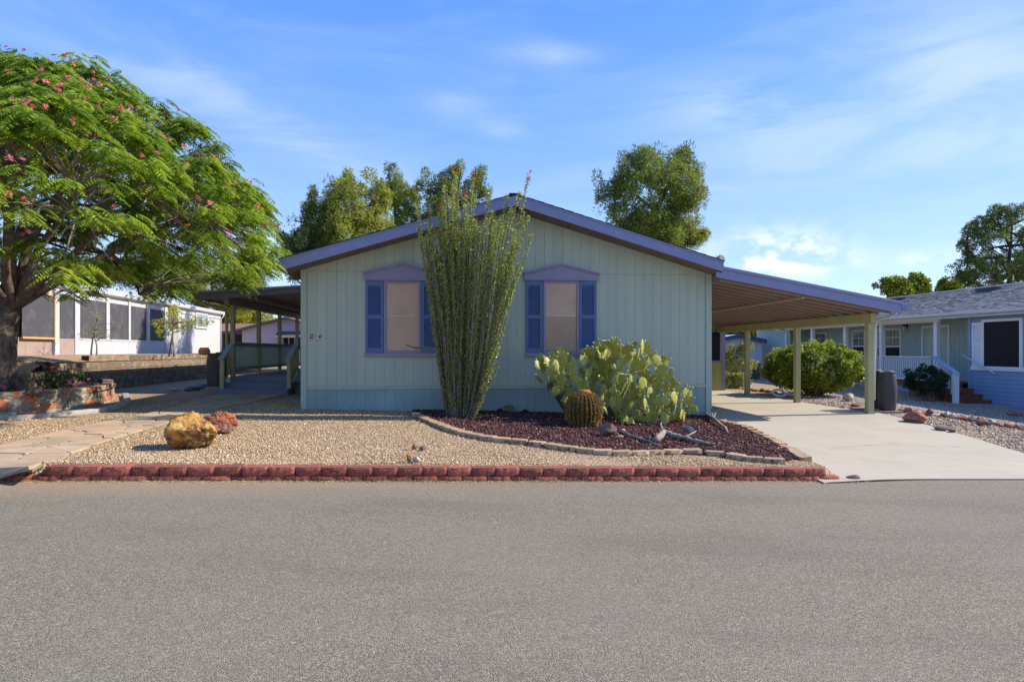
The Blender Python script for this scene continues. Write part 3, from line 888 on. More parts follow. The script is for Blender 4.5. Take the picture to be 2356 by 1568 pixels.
def big_window(pxs, fr, scr, sill, ped, pedtop):
    """shutter pair, frame, shade, sill and pediment of a front window, given in picture columns/rows"""
    s1 = shutter(pxs[0], pxs[1], 645, 812)
    s2 = shutter(pxs[2], pxs[3], 645, 812)
    u0, zt_ = RV(HF, fr[0], 645, -.02); u1, _ = RV(HF, fr[1], 645, -.02)
    z0, z1 = s1[2], s1[3]
    mb = MB(HF)
    w = .05
    mb.box(u0, u0 + w, -.05, -.008, z0, z1); mb.box(u1 - w, u1, -.05, -.008, z0, z1)
    mb.box(u0 + w, u1 - w, -.05, -.008, z0, z0 + w * .8); mb.box(u0 + w, u1 - w, -.05, -.008, z1 - w, z1)
    wn = mb.build('window', peri_dull, house, bevel=.004)
    zmid = (z0 + z1) / 2 + .02
    MB(HF).box(u0 + w + .002, u1 - w - .002, -.026, -.009, zmid + .001, z1 - w - .002).build('window_shade', screen_m, wn)
    MB(HF).box(u0 + w + .002, u1 - w - .002, -.022, -.009, z0 + w, zmid).build('window_shade', screen_m if px_first(pxs) else screen_lo, wn)
    MB(HF).box(u0 + w + .004, u1 - w - .004, -.030, -.0265, (z0 + z1) / 2 + .01, (z0 + z1) / 2 + .035).build('meeting_rail', mat('pale_shade_rail', (.60, .50, .44), rough=.7) if 'pale_shade_rail' not in MATS else MATS['pale_shade_rail'], wn)
    MB(HF).box(s1[0] - .02, s2[1] + .02, -.055, -.008, z0 - .075, z0 - .002).build('window_sill', peri_dull, wn, bevel=.004)
    ua, zb = RV(HF, ped[0], 640, -.05); ub, _ = RV(HF, ped[1], 640, -.05)
    um, zp = RV(HF, (ped[0] + ped[1]) / 2, pedtop, -.05)
    zs = RV(HF, ped[0], 626, -.05)[1]
    mb = MB(HF)
    mb.prism([(ua + .02, z1 + .002), (ub - .02, z1 + .002), (ub - .02, zs - .03), (um, zp - .045), (ua + .02, zs - .03)], 1, -.07, -.008)
    pd = mb.build('window_pediment', peri_dull, house, bevel=.003)
    MB(HF).box(ua + .035, ub - .035, -.082, -.0705, z1 + .004, z1 + .035).build('crown_moulding', peri_dull, pd)
    for a, b2, za, zb2 in ((ua, um, zs, zp), (um, ub, zp, zs)):
        MB(HF).prism([(a, za - .035), (b2, zb2 - .035), (b2, zb2), (a, za)], 1, -.115, -.008).build('crown_moulding', peri_dull, pd)
        MB(HF).prism([(a + (.02 if a == ua else 0), za - .062), (b2 - (.02 if b2 == ub else 0), zb2 - .062), (b2 - (.02 if b2 == ub else 0), zb2 - .0355), (a + (.02 if a == ua else 0), za - .0355)], 1, -.092, -.009).build('crown_moulding', peri_dull, pd)
big_window((841, 882, 970, 1010), (884, 968), None, None, (835, 1017), 604)
big_window((1210, 1248, 1333, 1372), (1250, 1332), None, None, (1204, 1378), 606)

# house number plate
u0, z1 = RV(HF, 709, 766.5, -.02); u1, z0 = RV(HF, 747, 780.5, -.02)
u0 = RV(HF, 709, 773, -.02)[0]; u1 = RV(HF, 747, 773, -.02)[0]
z1 = RV(HF, 728, 766.5, -.02)[1]; z0 = RV(HF, 728, 780.5, -.02)[1]
plate = MB(HF).box(u0, u1, -.022, -.007, z0, z1).build('house_number_plate', sign_m, house, bevel=.006)
wd, ht = u1 - u0, z1 - z0
def stroke(path_, w, tw=.2):
    mb = MB(HF)
    q = [Vector((u0 + wd * (x + (y - .5) * .05), -.0245, z0 + ht * y)) for x, y in path_]
    for a, b2 in zip(q, q[1:]):
        d = (b2 - a); L = d.length; d.normalize(); s = Vector((-d.z, 0, d.x)) * w / 2; e = d * w * .3
        mb.add([a - s - e, b2 - s + e, b2 + s + e, a + s - e, (a - s - e) + Vector((0, .002, 0)), (b2 - s + e) + Vector((0, .002, 0)), (b2 + s + e) + Vector((0, .002, 0)), (a + s - e) + Vector((0, .002, 0))],
               [(0, 1, 2, 3), (7, 6, 5, 4), (0, 4, 5, 1), (1, 5, 6, 2), (2, 6, 7, 3), (3, 7, 4, 0)])
    return mb.build('digit', ink, plate)
stroke([(.07, .80), (.17, .80), (.13, .55), (.10, .18)], .016)
stroke([(.20, .76), (.24, .82), (.30, .76), (.29, .50), (.21, .30), (.17, .22), (.24, .20), (.32, .17)], .018)
stroke([(.47, .82), (.40, .18)], .015)
stroke([(.70, .18), (.75, .82), (.60, .42), (.76, .42)], .014)
stroke([(.87, .80), (.80, .18)], .015)

# ------------------------------------------------------------------ carport
carport = thing('carport', 'attached carport with brown ribbed ceiling and three olive posts over the driveway', 'carport', hw(12.75, .02, -1.48), HA)
cu0, cu1 = HL + .02, 13.1
cz = lambda u: 1.66 - (u - HL) * .178       # underside of the pans
cv0, cv1 = -.58, 9.6
MB(HF).prism([(cu0, cz(cu0)), (cu1 - .03, cz(cu1 - .03)), (cu1 - .03, cz(cu1 - .03) + .03), (cu0, cz(cu0) + .03)], 1, cv0 + .03, cv1).build('roof_pan', pan_m, carport)
flange_m = mat('tan_rib_edge', (.46, .35, .27), (.42, .32, .24), 4, .5, spec=.4)
for i in range(23):
    v = cv0 + .16 + i * .44
    rb = MB(HF).prism([(cu0, cz(cu0) - .138), (12.98, cz(12.98) - .138), (12.98, cz(12.98) - .001), (cu0, cz(cu0) - .001)], 1, v, v + .03).build('roof_rib', pan_m, carport)
    MB(HF).prism([(cu0, cz(cu0) - .143), (12.98, cz(12.98) - .143), (12.98, cz(12.98) - .1385), (cu0, cz(cu0) - .1385)], 1, v - .002, v + .033).build('rib_flange', flange_m, rb)
MB(HF).prism([(10.86, cz(10.86) - .185), (10.90, cz(10.90) - .185), (10.90, cz(10.90) - .149), (10.86, cz(10.86) - .149)], 1, cv0 + .1, cv1 - .1).build('purlin', flange_m, carport)
MB(HF).prism([(HL - .12, cz(HL - .12) - .11), (cu1, cz(cu1) - .11), (cu1, cz(cu1) + .08), (HL + .02, cz(HL + .02) + .08), (HL + .0, cz(HL) + .01), (HL - .12, cz(HL - .12) + .01)], 1, cv0, cv0 + .028).build('fascia_board', peri, carport)
MB(HF).prism([(cu0, cz(cu0) + .082), (cu1, cz(cu1) + .082), (cu1, cz(cu1) + .14), (cu0, cz(cu0) + .14)], 1, cv0 - .025, cv1).build('roof_trim', peri, carport)
MB(HF).prism([(cu0, cz(cu0) + .141), (cu1, cz(cu1) + .141), (cu1, cz(cu1) + .155), (cu0, cz(cu0) + .155)], 1, cv0 + .0, cv1).build('roof_sheet', white_metal, carport)
gz = cz(cu1) - .06
MB(HF).prism([(cu1 + .003, gz + .16), (cu1 + .003, gz + .02), (cu1 + .05, gz + .02), (cu1 + .11, gz + .08), (cu1 + .14, gz + .16), (cu1 + .125, gz + .16), (cu1 + .10, gz + .095), (cu1 + .045, gz + .035), (cu1 + .015, gz + .035), (cu1 + .015, gz + .16)], 1, cv0 - .02, cv1).build('gutter', peri, carport)
bz1 = cz(12.75) - .149; bz0 = bz1 - .21
MB(HF).box(12.68, 12.83, -.14, 8.3, bz0, bz1).build('beam', olive, carport, bevel=.006)
for v in (.02, 3.1, 6.1):
    pz = ground_z2(*hw(12.75, v).xy) - CZ + .0
    mb = MB(HF).box(12.685, 12.825, v - .07, v + .07, pz - .02, bz0 - .001)
    po = mb.build('post', olive, carport, bevel=.005)
    if v < 1:
        MB(HF).box(12.675, 12.835, v - .08, v + .08, pz + .02, pz + .05).build('post_base', mat('post_foot_band', (.36, .37, .25), rough=.7), po)
mbd = MB(HF)
mbd.tube([(13.16, -.3, gz + .02), (13.16, -.3, gz - .05), (13.05, -.18, gz - .12), (12.92, -.02, gz - .17), (12.88, .0, gz - .25), (12.88, .02, gz - .9), (12.88, .03, -1.15)], .032, 8)
mbd.build('downspout', white_p, carport, smooth=True)

# store room closing the back of the carport
shed = thing('carport_storeroom', 'olive yellow storeroom with a dark screened window at the back of the carport', 'storeroom', hw(11, 8.4, -1.48), HA)
mb = MB(HF).box(HL + .03, 13.02, 8.412, 11.5, -1.75, .9)
mb.build('wall', olive_wall, shed)
un0, zz = RV(HF, 1667, 830, 8.4)
k = 0
uu = HL + .05
while uu < 12.9:
    MB(HF).box(uu + .004, min(uu + .30, 12.9) - .004, 8.40, 8.4115, -1.6, -.44).build('wall_panel', olive_wall, shed); uu += .30
MB(HF).box(12.905, 13.03, 8.39, 8.41, -1.6, .88).build('corner_board', peri_dull, shed)
za = RV(HF, 1650, 829, 8.4)[1]; zb = RV(HF, 1650, 764, 8.4)[1]
mb = MB(HF)
mb.box(11.2, 12.9, 8.36, 8.41, za - .05, za); mb.box(11.2, 12.9, 8.36, 8.41, zb, zb + .05)
mb.box(12.82, 12.9, 8.36, 8.41, za, zb); mb.box(11.2, 11.28, 8.36, 8.41, za, zb)
fr = mb.build('window', peri_dull, shed)
MB(HF).box(11.28, 12.1, 8.38, 8.399, za, zb).build('pane', dark_glass, fr)
MB(HF).box(12.14, 12.82, 8.38, 8.399, za, zb).build('pane', dark_glass, fr)
MB(HF).box(12.1, 12.14, 8.37, 8.40, za, zb).build('mullion', peri_dull, fr)

# ------------------------------------------------------------------ side porch
porch = thing('side_porch', 'covered side porch of sage green posts and railings with three slate blue steps', 'porch', hw(-1.5, 4.6, -1.2), HA)
DZ = -.73
pz = lambda v: -1.2
# deck boards
mbd_n = 0
v = 4.55
while v < 13.4:
    MB(HF).box(-3.0, -.013, v + .004, v + .136, DZ - .04, DZ).build('deck_board', deck_brown, porch); v += .14
MB(HF).box(-3.0, -.013, 4.51, 4.549, DZ - .16, DZ + .002).build('riser', deck_blue, porch)
MB(HF).box(-2.98, -.02, 4.6, 13.3, DZ - .6, DZ - .05).build('deck_skirt', skirt_m, porch)
for i, (va, vb, z) in enumerate(((3.65, 4.07, -1.035), (4.08, 4.50, -.882))):
    for a, b2 in ((va, va + .135), (va + .141, va + .276), (va + .282, vb)):
        MB(HF).box(-3.08 + i * .06, -1.2, a, b2, z - .035, z).build('tread', deck_blue, porch)
    MB(HF).box(-3.05 + i * .06, -1.23, va + .02, va + .05, -1.3, z - .036).build('riser', deck_blue, porch)
    MB(HF).box(-3.05 + i * .06, -3.01 + i * .06, va + .05, 4.5, -1.3, z - .036).build('stringer', deck_blue, porch)
    MB(HF).box(-1.27, -1.23, va + .05, 4.5, -1.3, z - .036).build('stringer', deck_blue, porch)
MB(HF).box(-1.2, -.013, 4.47, 4.509, DZ - .16, DZ + .0).build('deck_edge', deck_blue, porch)
# roof of the porch
pu0, pu1 = -3.62, -.02
pzr = lambda u: 1.70 + u * .068
pv0, pv1 = 3.9, 13.6
MB(HF).prism([(pu0, pzr(pu0)), (pu1, pzr(pu1)), (pu1, pzr(pu1) + .03), (pu0, pzr(pu0) + .03)], 1, pv0 + .03, pv1).build('roof_pan', pan_m, porch)
for i in range(26):
    v = pv0 + .15 + i * .37
    MB(HF).prism([(pu0 + .05, pzr(pu0) - .06), (pu1, pzr(pu1) - .06), (pu1, pzr(pu1) - .001), (pu0 + .05, pzr(pu0) - .001)], 1, v, v + .035).build('roof_rib', rib_m, porch)
MB(HF).prism([(pu0, pzr(pu0) - .12), (pu1, pzr(pu1) - .05), (pu1, pzr(pu1) + .07), (pu0, pzr(pu0) + .07)], 1, pv0, pv0 + .028).build('fascia_board', soffit_m, porch)
MB(HF).prism([(pu0, pzr(pu0) + .072), (pu1, pzr(pu1) + .072), (pu1, pzr(pu1) + .13), (pu0, pzr(pu0) + .13)], 1, pv0 - .03, pv1).build('roof_trim', peri_dull, porch)
MB(HF).box(pu0 - .11, pu0 - .002, pv0 - .02, pv1, pzr(pu0) - .08, pzr(pu0) + .06).build('gutter', soffit_m, porch)
MB(HF).box(-3.02, -2.9, 4.1, 13.4, 1.25, 1.44).build('beam', rib_m, porch)
MB(HF).prism([(-2.2, 1.36), (-2.14, 1.36), (-2.14, 1.49), (-2.2, 1.49)], 1, 4.1, 13.4).build('purlin', rib_m, porch)
pp = [4.6, 6.95, 9.35, 11.85]
for v in pp:
    MB(HF).box(-3.01, -2.90, v - .055, v + .055, DZ - .02, 1.249).build('post', olive, porch, bevel=.004)
# long railing
def rail_run(a, b2, axis, fixed, z0, zb, nbal, m=sage):
    """handrail, bottom rail and balusters from a to b2 along axis ('v' or 'u')"""
    def bx(p0, p1, q0, q1, z_0, z_1, nm):
        if axis == 'v': MB(HF).box(fixed + q0, fixed + q1, p0, p1, z_0, z_1).build(nm, m, porch)
        else: MB(HF).box(p0, p1, fixed + q0, fixed + q1, z_0, z_1).build(nm, m, porch)
    bx(a, b2, -.07, .07, z0 - .035, z0, 'handrail')
    bx(a, b2, -.02, .02, z0 - .125, z0 - .036, 'top_rail')
    bx(a, b2, -.02, .02, zb, zb + .085, 'bottom_rail')
    for i in range(nbal):
        p = a + (b2 - a) * (i + .5) / nbal
        bx(p - .019, p + .019, -.058, -.021, zb - .03 if False else zb - .02, z0 - .04, 'baluster')
ztop = DZ + .95
rail_run(4.66, 11.8, 'v', -2.955, ztop, DZ + .16, 44)
rail_run(-1.1, -.05, 'u', 4.62, ztop, DZ + .12, 7, olive)
rail_run(-2.9, -.05, 'u', 11.9, ztop, DZ + .12, 20)
# stair rails
for uu, top_v in ((-2.96, 4.56), (-1.22, 4.62)):
    lo_v = 3.80; zlo = -1.035 + .86; zhi = DZ + .93
    ptop = MB(HF).box(uu - .05, uu + .05, lo_v - .05, lo_v + .05, -1.034, zlo - .02).build('post', olive, porch, bevel=.004)
    if uu > -2: MB(HF).box(uu - .05, uu + .05, top_v - .05, top_v + .05, DZ - .02, ztop - .03).build('post', olive, porch, bevel=.004)
    a = (uu, lo_v - .14, zlo - .07); b2 = (uu, top_v - .02, zhi - .02)
    MB(HF).bar(a, b2, .15, .035).build('handrail', sage, porch, bevel=.004)
    MB(HF).bar((uu, lo_v + .05, zlo - .66), (uu, top_v - .05, zhi - .70), .04, .09).build('bottom_rail', olive, porch)
    for i in range(5):
        t = (i + .8) / 5.6; v = lo_v + .05 + (top_v - lo_v - .1) * t
        zt_ = (zlo - .07) + (zhi - zlo + .05) * (v - lo_v + .14) / (top_v - lo_v + .12)
        MB(HF).box(uu - .058, uu - .021, v - .018, v + .018, zt_ - .66, zt_ - .03).build('baluster', olive, porch)
MB(HF).tube([(-3.68, 4.2, 1.38), (-3.66, 4.2, 1.28), (-3.3, 4.35, 1.18), (-3.12, 4.5, 1.12), (-3.10, 4.54, 1.0), (-3.10, 4.54, -.35), (-3.14, 4.45, -.55), (-3.3, 4.3, -.75)], .038, 8).build('downspout', olive, porch, smooth=True)
# ------------------------------------------------------------------ split-face blocks
def block_mesh(name, w, d, h, seed, m, nx=5, nz=3, bul=.03, rough=.012, ch=.03, taper=0.0):
    """rough fronted block: width along x (centred), front at y=0 facing -y, back at y=d, bottom z=0"""
    r = random.Random(seed)
    vs = []; fs = []
    for j in range(nz + 1):
        for i in range(nx + 1):
            x = (i / nx - .5) * w; z = j / nz * h
            e = abs(i / nx - .5) * 2
            ez = abs(j / nz - .5) * 2
            y = ch * max(0, (e - .55) / .45) ** 1.5 + ch * .45 * max(0, (ez - .4) / .6) ** 2 + r.uniform(-rough, rough)
            if 0 < i < nx: x += r.uniform(-.2, .2) * w / nx
            if 0 < j < nz: z += r.uniform(-.2, .2) * h / nz
            vs.append((x, y, z))
    n = len(vs)
    for j in range(nz):
        for i in range(nx):
            a = j * (nx + 1) + i; fs.append((a, a + 1, a + nx + 2, a + nx + 1))
    rim = list(range(nx + 1)) + [(j + 1) * (nx + 1) + nx for j in range(nz)] + [nz * (nx + 1) + i for i in range(nx - 1, -1, -1)] + [j * (nx + 1) for j in range(nz - 1, 0, -1)]
    for i in rim:
        x, y, z = vs[i]; vs.append((x * (1 - taper), d, z))
    k = len(rim)
    for q in range(k):
        a, b2 = rim[q], rim[(q + 1) % k]
        fs.append((b2, a, n + q, n + (q + 1) % k))
    fs.append([n + q for q in range(k)])
    me = bpy.data.meshes.new(name); me.from_pydata(vs, [], fs); me.materials.append(m); me.update()
    return me
def polyline(pts, step=.02):
    """dense even points along a Catmull-Rom curve"""
    P = [Vector(p) for p in pts]; P = [P[0] * 2 - P[1]] + P + [P[-1] * 2 - P[-2]]
    out = []
    for i in range(1, len(P) - 2):
        for k in range(20):
            t = k / 20
            out.append(.5 * ((2 * P[i]) + (-P[i - 1] + P[i + 1]) * t + (2 * P[i - 1] - 5 * P[i] + 4 * P[i + 1] - P[i + 2]) * t * t + (-P[i - 1] + 3 * P[i] - 3 * P[i + 1] + P[i + 2]) * t ** 3))
    out.append(P[-2])
    d = [0]
    for a, b2 in zip(out, out[1:]): d.append(d[-1] + (b2 - a).length)
    def at(s):
        s = min(max(s, 0), d[-1] - 1e-6)
        lo, hi = 0, len(d) - 1
        while hi - lo > 1:
            m = (lo + hi) // 2
            if d[m] <= s: lo = m
            else: hi = m
        t = (s - d[lo]) / max(1e-9, d[hi] - d[lo])
        return out[lo].lerp(out[hi], t), (out[hi] - out[lo]).normalized()
    return at, d[-1]
def lay(at, s, L, z, me_list, parent, name, rr, tilt=.01, back=0.0):
    p, _ = at(s + L / 2); a, _ = at(s + .02); b2, _ = at(s + L - .02)
    t = (b2 - a).normalized(); ang = math.atan2(t.y, t.x)
    M = Matrix.Translation((p.x, p.y, z)) @ Matrix.Rotation(ang + rr.uniform(-tilt, tilt) * 2, 4, 'Z') @ Matrix.Rotation(rr.uniform(-tilt, tilt), 4, 'X') @ Matrix.Rotation(rr.uniform(-tilt, tilt) * .6, 4, 'Y') @ Matrix.Translation((0, back + rr.uniform(-.006, .006), 0))
    return put(name, rr.choice(me_list), parent, M)

# the low red wall by the road: two courses
red_meshes = [block_mesh('red_block_mesh', .291, .24, .105, 100 + i, red_block, 7, 4, .03, .005, .022, .04) for i in range(7)]
red_low = [block_mesh('red_block_low_mesh', .291, .24, .10, 200 + i, red_block, 7, 3, .03, .005, .02, .04) for i in range(5)]
cap_l = (-5.28); cap_r = 4.22
rw = thing('red_block_wall', 'long low two-course wall of red split-face blocks along the road edge', 'retaining wall', (-.5, float(edge_y(-.5)), ground_z2(-.5, 7.6)))
xsr = [Vector((x, float(edge_y(x)) - .035, 0)) for x in np.linspace(-5.62, 4.62, 24)]
at, Lr = polyline(xsr)
rr = random.Random(3)
s = 0.0
while s < Lr - .29:
    p, _ = at(s + .15)
    lay(at, s, .297, CZ - float(road_h(p.x)) - .045, red_low, rw, 'block', rr, .012, 0)
    s += .299
s = .42
while s < Lr - .50:
    p, _ = at(s + .15)
    lay(at, s, .297, CZ - float(road_h(p.x)) + .0555, red_meshes, rw, 'block', rr, .014, .012)
    s += .2985

# tan edging stones round the lava bed
tan_meshes = [block_mesh('edging_stone_mesh', .275, .17, .10, 300 + i, tan_block, 4, 2, .02, .004, .022, .18) for i in range(6)]
flat_meshes = [block_mesh('flat_stone_mesh', .275, .17, .075, 320 + i, tan_block, 4, 2, .02, .004, .02, .10) for i in range(4)]
ed = thing('edging_stone_border', 'curved row of tan edging stones round the dark lava rock bed', 'garden edging', g2(1300, 1040) + Vector((0, 0, ground_z2(*g2(1300, 1040).xy))))
bf = [g2(*p) for p in bed_front]
at, Lb = polyline(bf)
s = 0
while s < Lb - .1:
    p, _ = at(s + .14)
    lay(at, s, .28, ground_z2(p.x, p.y) - .03, tan_meshes, ed, 'edging_stone', rr, .05)
    s += .283
br = [g2(*p) for p in bed_right]
at2, Lb2 = polyline(br)
s = 0
while s < Lb2 - .1:
    p, _ = at2(s + .14)
    o = lay(at2, s, .28, ground_z2(p.x, p.y) - .028, flat_meshes, ed, 'edging_stone', rr, .10, -.02)
    s += .27

# lava bed sheet and its loose stones
poly_bed = [(p.x, p.y) for p in bf] + [(p.x, p.y) for p in br[::-1]] + [tuple(hw(HL, -.01).xy), tuple(hw(2.35, -.01).xy)]
def inside(poly, x, y):
    c = False; j = len(poly) - 1
    for i in range(len(poly)):
        xi, yi = poly[i]; xj, yj = poly[j]
        if (yi > y) != (yj > y) and x < (xj - xi) * (y - yi) / (yj - yi) + xi: c = not c
        j = i
    return c
bx0 = min(p[0] for p in poly_bed); bx1 = max(p[0] for p in poly_bed); by0 = min(p[1] for p in poly_bed); by1 = max(p[1] for p in poly_bed)
vs = []; fs = []; idx = {}
st = .07
def bed_z(x, y):
    return ground_z2(x, y) + .03 + .012 * mnoise.noise(Vector((x * 3, y * 3, 0)))
for i in range(int((bx1 - bx0) / st) + 1):
    for j in range(int((by1 - by0) / st) + 1):
        x, y = bx0 + i * st, by0 + j * st
        if inside(poly_bed, x + st / 2, y + st / 2):
            q = []
            for a, b2 in ((0, 0), (1, 0), (1, 1), (0, 1)):
                key = (i + a, j + b2)
                if key not in idx:
                    idx[key] = len(vs); X, Y = x + a * st, y + b2 * st; vs.append((X, Y, bed_z(X, Y)))
                q.append(idx[key])
            fs.append(q)
bed = MB(ID).add(vs, fs).build('lava_rock_bed', lava_bed, origin=(0, 0, 0), smooth=True); bed['kind'] = 'structure'

def stones_np(pts, size, seed, flat=.7, tone=None, jit=.28):
    """many small irregular stones as one mesh: 8-cornered lumps"""
    g = np.random.default_rng(seed)
    base = np.array([[1, 0, 0], [-1, 0, 0], [0, 1, 0], [0, -1, 0], [0, 0, 1], [0, 0, -1]], float)
    faces = np.array([[0, 2, 4], [2, 1, 4], [1, 3, 4], [3, 0, 4], [2, 0, 5], [1, 2, 5], [3, 1, 5], [0, 3, 5]])
    n = len(pts)
    b = base[None] + g.normal(0, jit, (n, 6, 3))
    sc = size[:, None] * np.stack([g.uniform(.8, 1.3, n), g.uniform(.7, 1.0, n), g.uniform(.5, .9, n) * flat / .7], 1)
    b = b * sc[:, None, :]
    a = g.uniform(0, 2 * np.pi, n); t = g.normal(0, .35, n)
    ca, sa, ct, st_ = np.cos(a), np.sin(a), np.cos(t), np.sin(t)
    x, y, z = b[..., 0], b[..., 1], b[..., 2]
    y2 = y * ct[:, None] - z * st_[:, None]; z2 = y * st_[:, None] + z * ct[:, None]
    x3 = x * ca[:, None] - y2 * sa[:, None]; y3 = x * sa[:, None] + y2 * ca[:, None]
    v = np.stack([x3, y3, z2], -1) + pts[:, None, :]
    f = (faces[None] + 6 * np.arange(n)[:, None, None]).reshape(-1, 3)
    tn = (g.random(n) if tone is None else tone)[:, None].repeat(6, 1).ravel()
    return v.reshape(-1, 3), f, tn
g = np.random.default_rng(4)
pts = []
while len(pts) < 11000:
    x = g.uniform(bx0, bx1); y = g.uniform(by0, by1)
    if inside(poly_bed, x, y): pts.append((x, y, bed_z(x, y) + .008))
pts = np.array(pts); sz = g.uniform(.011, .026, len(pts))
v, f, tn = stones_np(pts, sz, 5, .9)
lo = np_obj('lava_stones', v, f, lava_m, tone=tn); tag(lo, 'dark red-brown lava gravel filling the bed in front of the house', 'lava gravel', kind='stuff')

# pea gravel in the front yard and beside the path
ym = []
PB = [(float(p.x), float(p.y)) for p in PL] + [(float(p.x), float(p.y)) for p in PR[::-1]]
while len(ym) < 36000:
    n_ = 60000
    X = g.uniform(-9.2, 4.4, n_); w_ = g.random(n_) ** 1.3
    Yv = edge_y(X) + .2 + w_ * (house_y(X) - edge_y(X) + 2.2)
    for x, y in zip(X, Yv):
        if y > house_y(x) and x > -4.4: continue
        if x > -1.2 and inside(poly_bed, x, y): continue
        if x < -4 and inside(PB, x, y) and g.random() > .015: continue
        if x < -7.2 and y > 9.2 + (x + 9.2) * -.0 and y > 11.2 and x < -7.8: continue
        ym.append((x, y))
        if len(ym) >= 36000: break
ym = np.array(ym)
zz = CZ - gh(ym[:, 0], ym[:, 1], False) + nz(ym[:, 0], ym[:, 1], 1.6, .008) + .004
sz = g.uniform(.006, .0145, len(ym)); sz[::97] *= 1.7
v, f, tn = stones_np(np.column_stack([ym, zz]), sz, 8, .7)
o = np_obj('pea_gravel', v, f, pebble_m, tone=tn); tag(o, 'tan pea gravel spread over the front yard', 'gravel', kind='stuff')
# river gravel on the neighbour's side
gx = g.uniform(5.5, 17.5, 60000); gy = g.uniform(8.6, 24, 60000)
ok = []
DP = [(p.x, p.y) for p in DL] + [(p.x, p.y) for p in DR[::-1]]
for x, y in zip(gx, gy):
    if y < edge_y(x) + .05 or x / y > .86 or x / y < .45 or inside(DP, x, y): continue
    if x < 9 and y > 14.5 and x < hw(13.0, y - 14.5).x + .1: continue
    if x - 16.2 + .12 * (y - 20) > 0: continue
    ok.append((x, y))
ok = np.array(ok)[:26000]
zz = CZ - gh(ok[:, 0], ok[:, 1], False) + .006
v, f, tn = stones_np(np.column_stack([ok, zz]), g.uniform(.012, .03, len(ok)), 9, .7)
o = np_obj('river_gravel', v, f, grey_peb, tone=tn); tag(o, 'grey and tan river gravel between the driveway and the blue house', 'gravel', kind='stuff')
# straw and grit along the foot of the red wall
n_ = 2600
X = g.uniform(-5.8, 4.9, n_); Y = edge_y(X) - np.abs(g.normal(.035, .05, n_)) - .02
c = np.column_stack([X, Y, CZ - road_h(X) + .008])
v, f = leaf_quads(c, np.column_stack([g.normal(size=n_), g.normal(size=n_) * .5, g.uniform(-.1, .35, n_)]), g.uniform(.02, .06, n_), .006, g)
o = np_obj('straw_litter', v, f, straw, tone=g.random(n_).repeat(4)); tag(o, 'dry straw and grit gathered along the foot of the red wall', 'litter', kind='stuff')

# ------------------------------------------------------------------ timber retaining wall on the left
TF = frame(-11.4, 18.1, math.atan(.0917))
tw = thing('timber_retaining_wall', 'weathered timber retaining wall stepping up to the white building\'s yard', 'retaining wall', TF @ Vector((0, 0, -1.14)), math.atan(.0917))
rr = random.Random(9)
for k_ in range(5):
    z1 = -.335 - .19 * k_; z0 = z1 - .186
    v = -2.75 + (0 if k_ < 1 else -.9 if k_ < 3 else -.4) + rr.uniform(-.1, .1)
    while v < 8.2:
        L = rr.uniform(1.9, 2.5) if k_ % 2 else rr.uniform(1.5, 2.4)
        e = min(v + L, 8.3)
        MB(TF).box(-.20 + rr.uniform(-.01, .01), rr.uniform(-.008, .008) - .006 * (4 - k_) * 0, v + .004, e - .004, z0, z1).build('timber', timber, tw, bevel=.012)
        v = e
    MB(TF).box(-.19, -.012, -2.85 - (.9 if 0 < k_ < 3 else 0) - .02, -2.8 - (.9 if 0 < k_ < 3 else 0), z0 + .01, z1 - .01) if False else None
v0 = RU(TF, 207, 826, -.2)[0]
v = v0
while v < 8.3:
    e = min(v + rr.uniform(1.6, 2.4), 8.35)
    MB(TF).box(-.42, -.22, v + .004, e - .004, -.334, -.15).build('timber', timber, tw, bevel=.012); v = e
MB(TF).box(-.415, -.225, v0 - .012, v0 + .002, -.328, -.156).build('end_grain', timber_end, tw)

# ------------------------------------------------------------------ round planter of split-face blocks
base_pts = [(-230, 958), (-120, 960), (0, 957), (70, 953), (140, 946), (200, 938), (243, 928), (264, 915), (258, 902), (225, 895), (180, 893)]
bp = [g2(*p) for p in base_pts]
planter = thing('block_planter', 'curved raised planter of orange and grey split-face blocks round the big tree', 'planter', Vector((-9.2, 11.8, ground_z2(-9.2, 11.8))))
at, Lp = polyline(bp)
om = [block_mesh('orange_block_mesh', .40, .2, .116, 400 + i, orange_block, 6, 3, .02, .009, .016, .1) for i in range(4)]
gm = [block_mesh('grey_block_mesh', .40, .2, .116, 420 + i, grey_block, 6, 3, .02, .009, .016, .1) for i in range(4)]
os_ = [block_mesh('orange_half_mesh', .22, .2, .116, 440 + i, orange_block, 4, 3, .02, .009, .016, .1) for i in range(2)]
gs_ = [block_mesh('grey_half_mesh', .22, .2, .116, 450 + i, grey_block, 4, 3, .02, .009, .016, .1) for i in range(2)]
PTOP = CZ - .765
for c_ in range(4):
    s = rr.uniform(0, .3); col = rr.random() < .5
    z = PTOP - .119 * (c_ + 1)
    while s < Lp - .22:
        half = rr.random() < .25 or s > Lp - 1.8
        L = .224 if half else .404
        lst = (os_ if col else gs_) if half else (om if col else gm)
        lay(at, s, L, z, lst, planter, 'block', rr, .01, .012 * (3 - c_))
        s += L
        if rr.random() < .8: col = not col
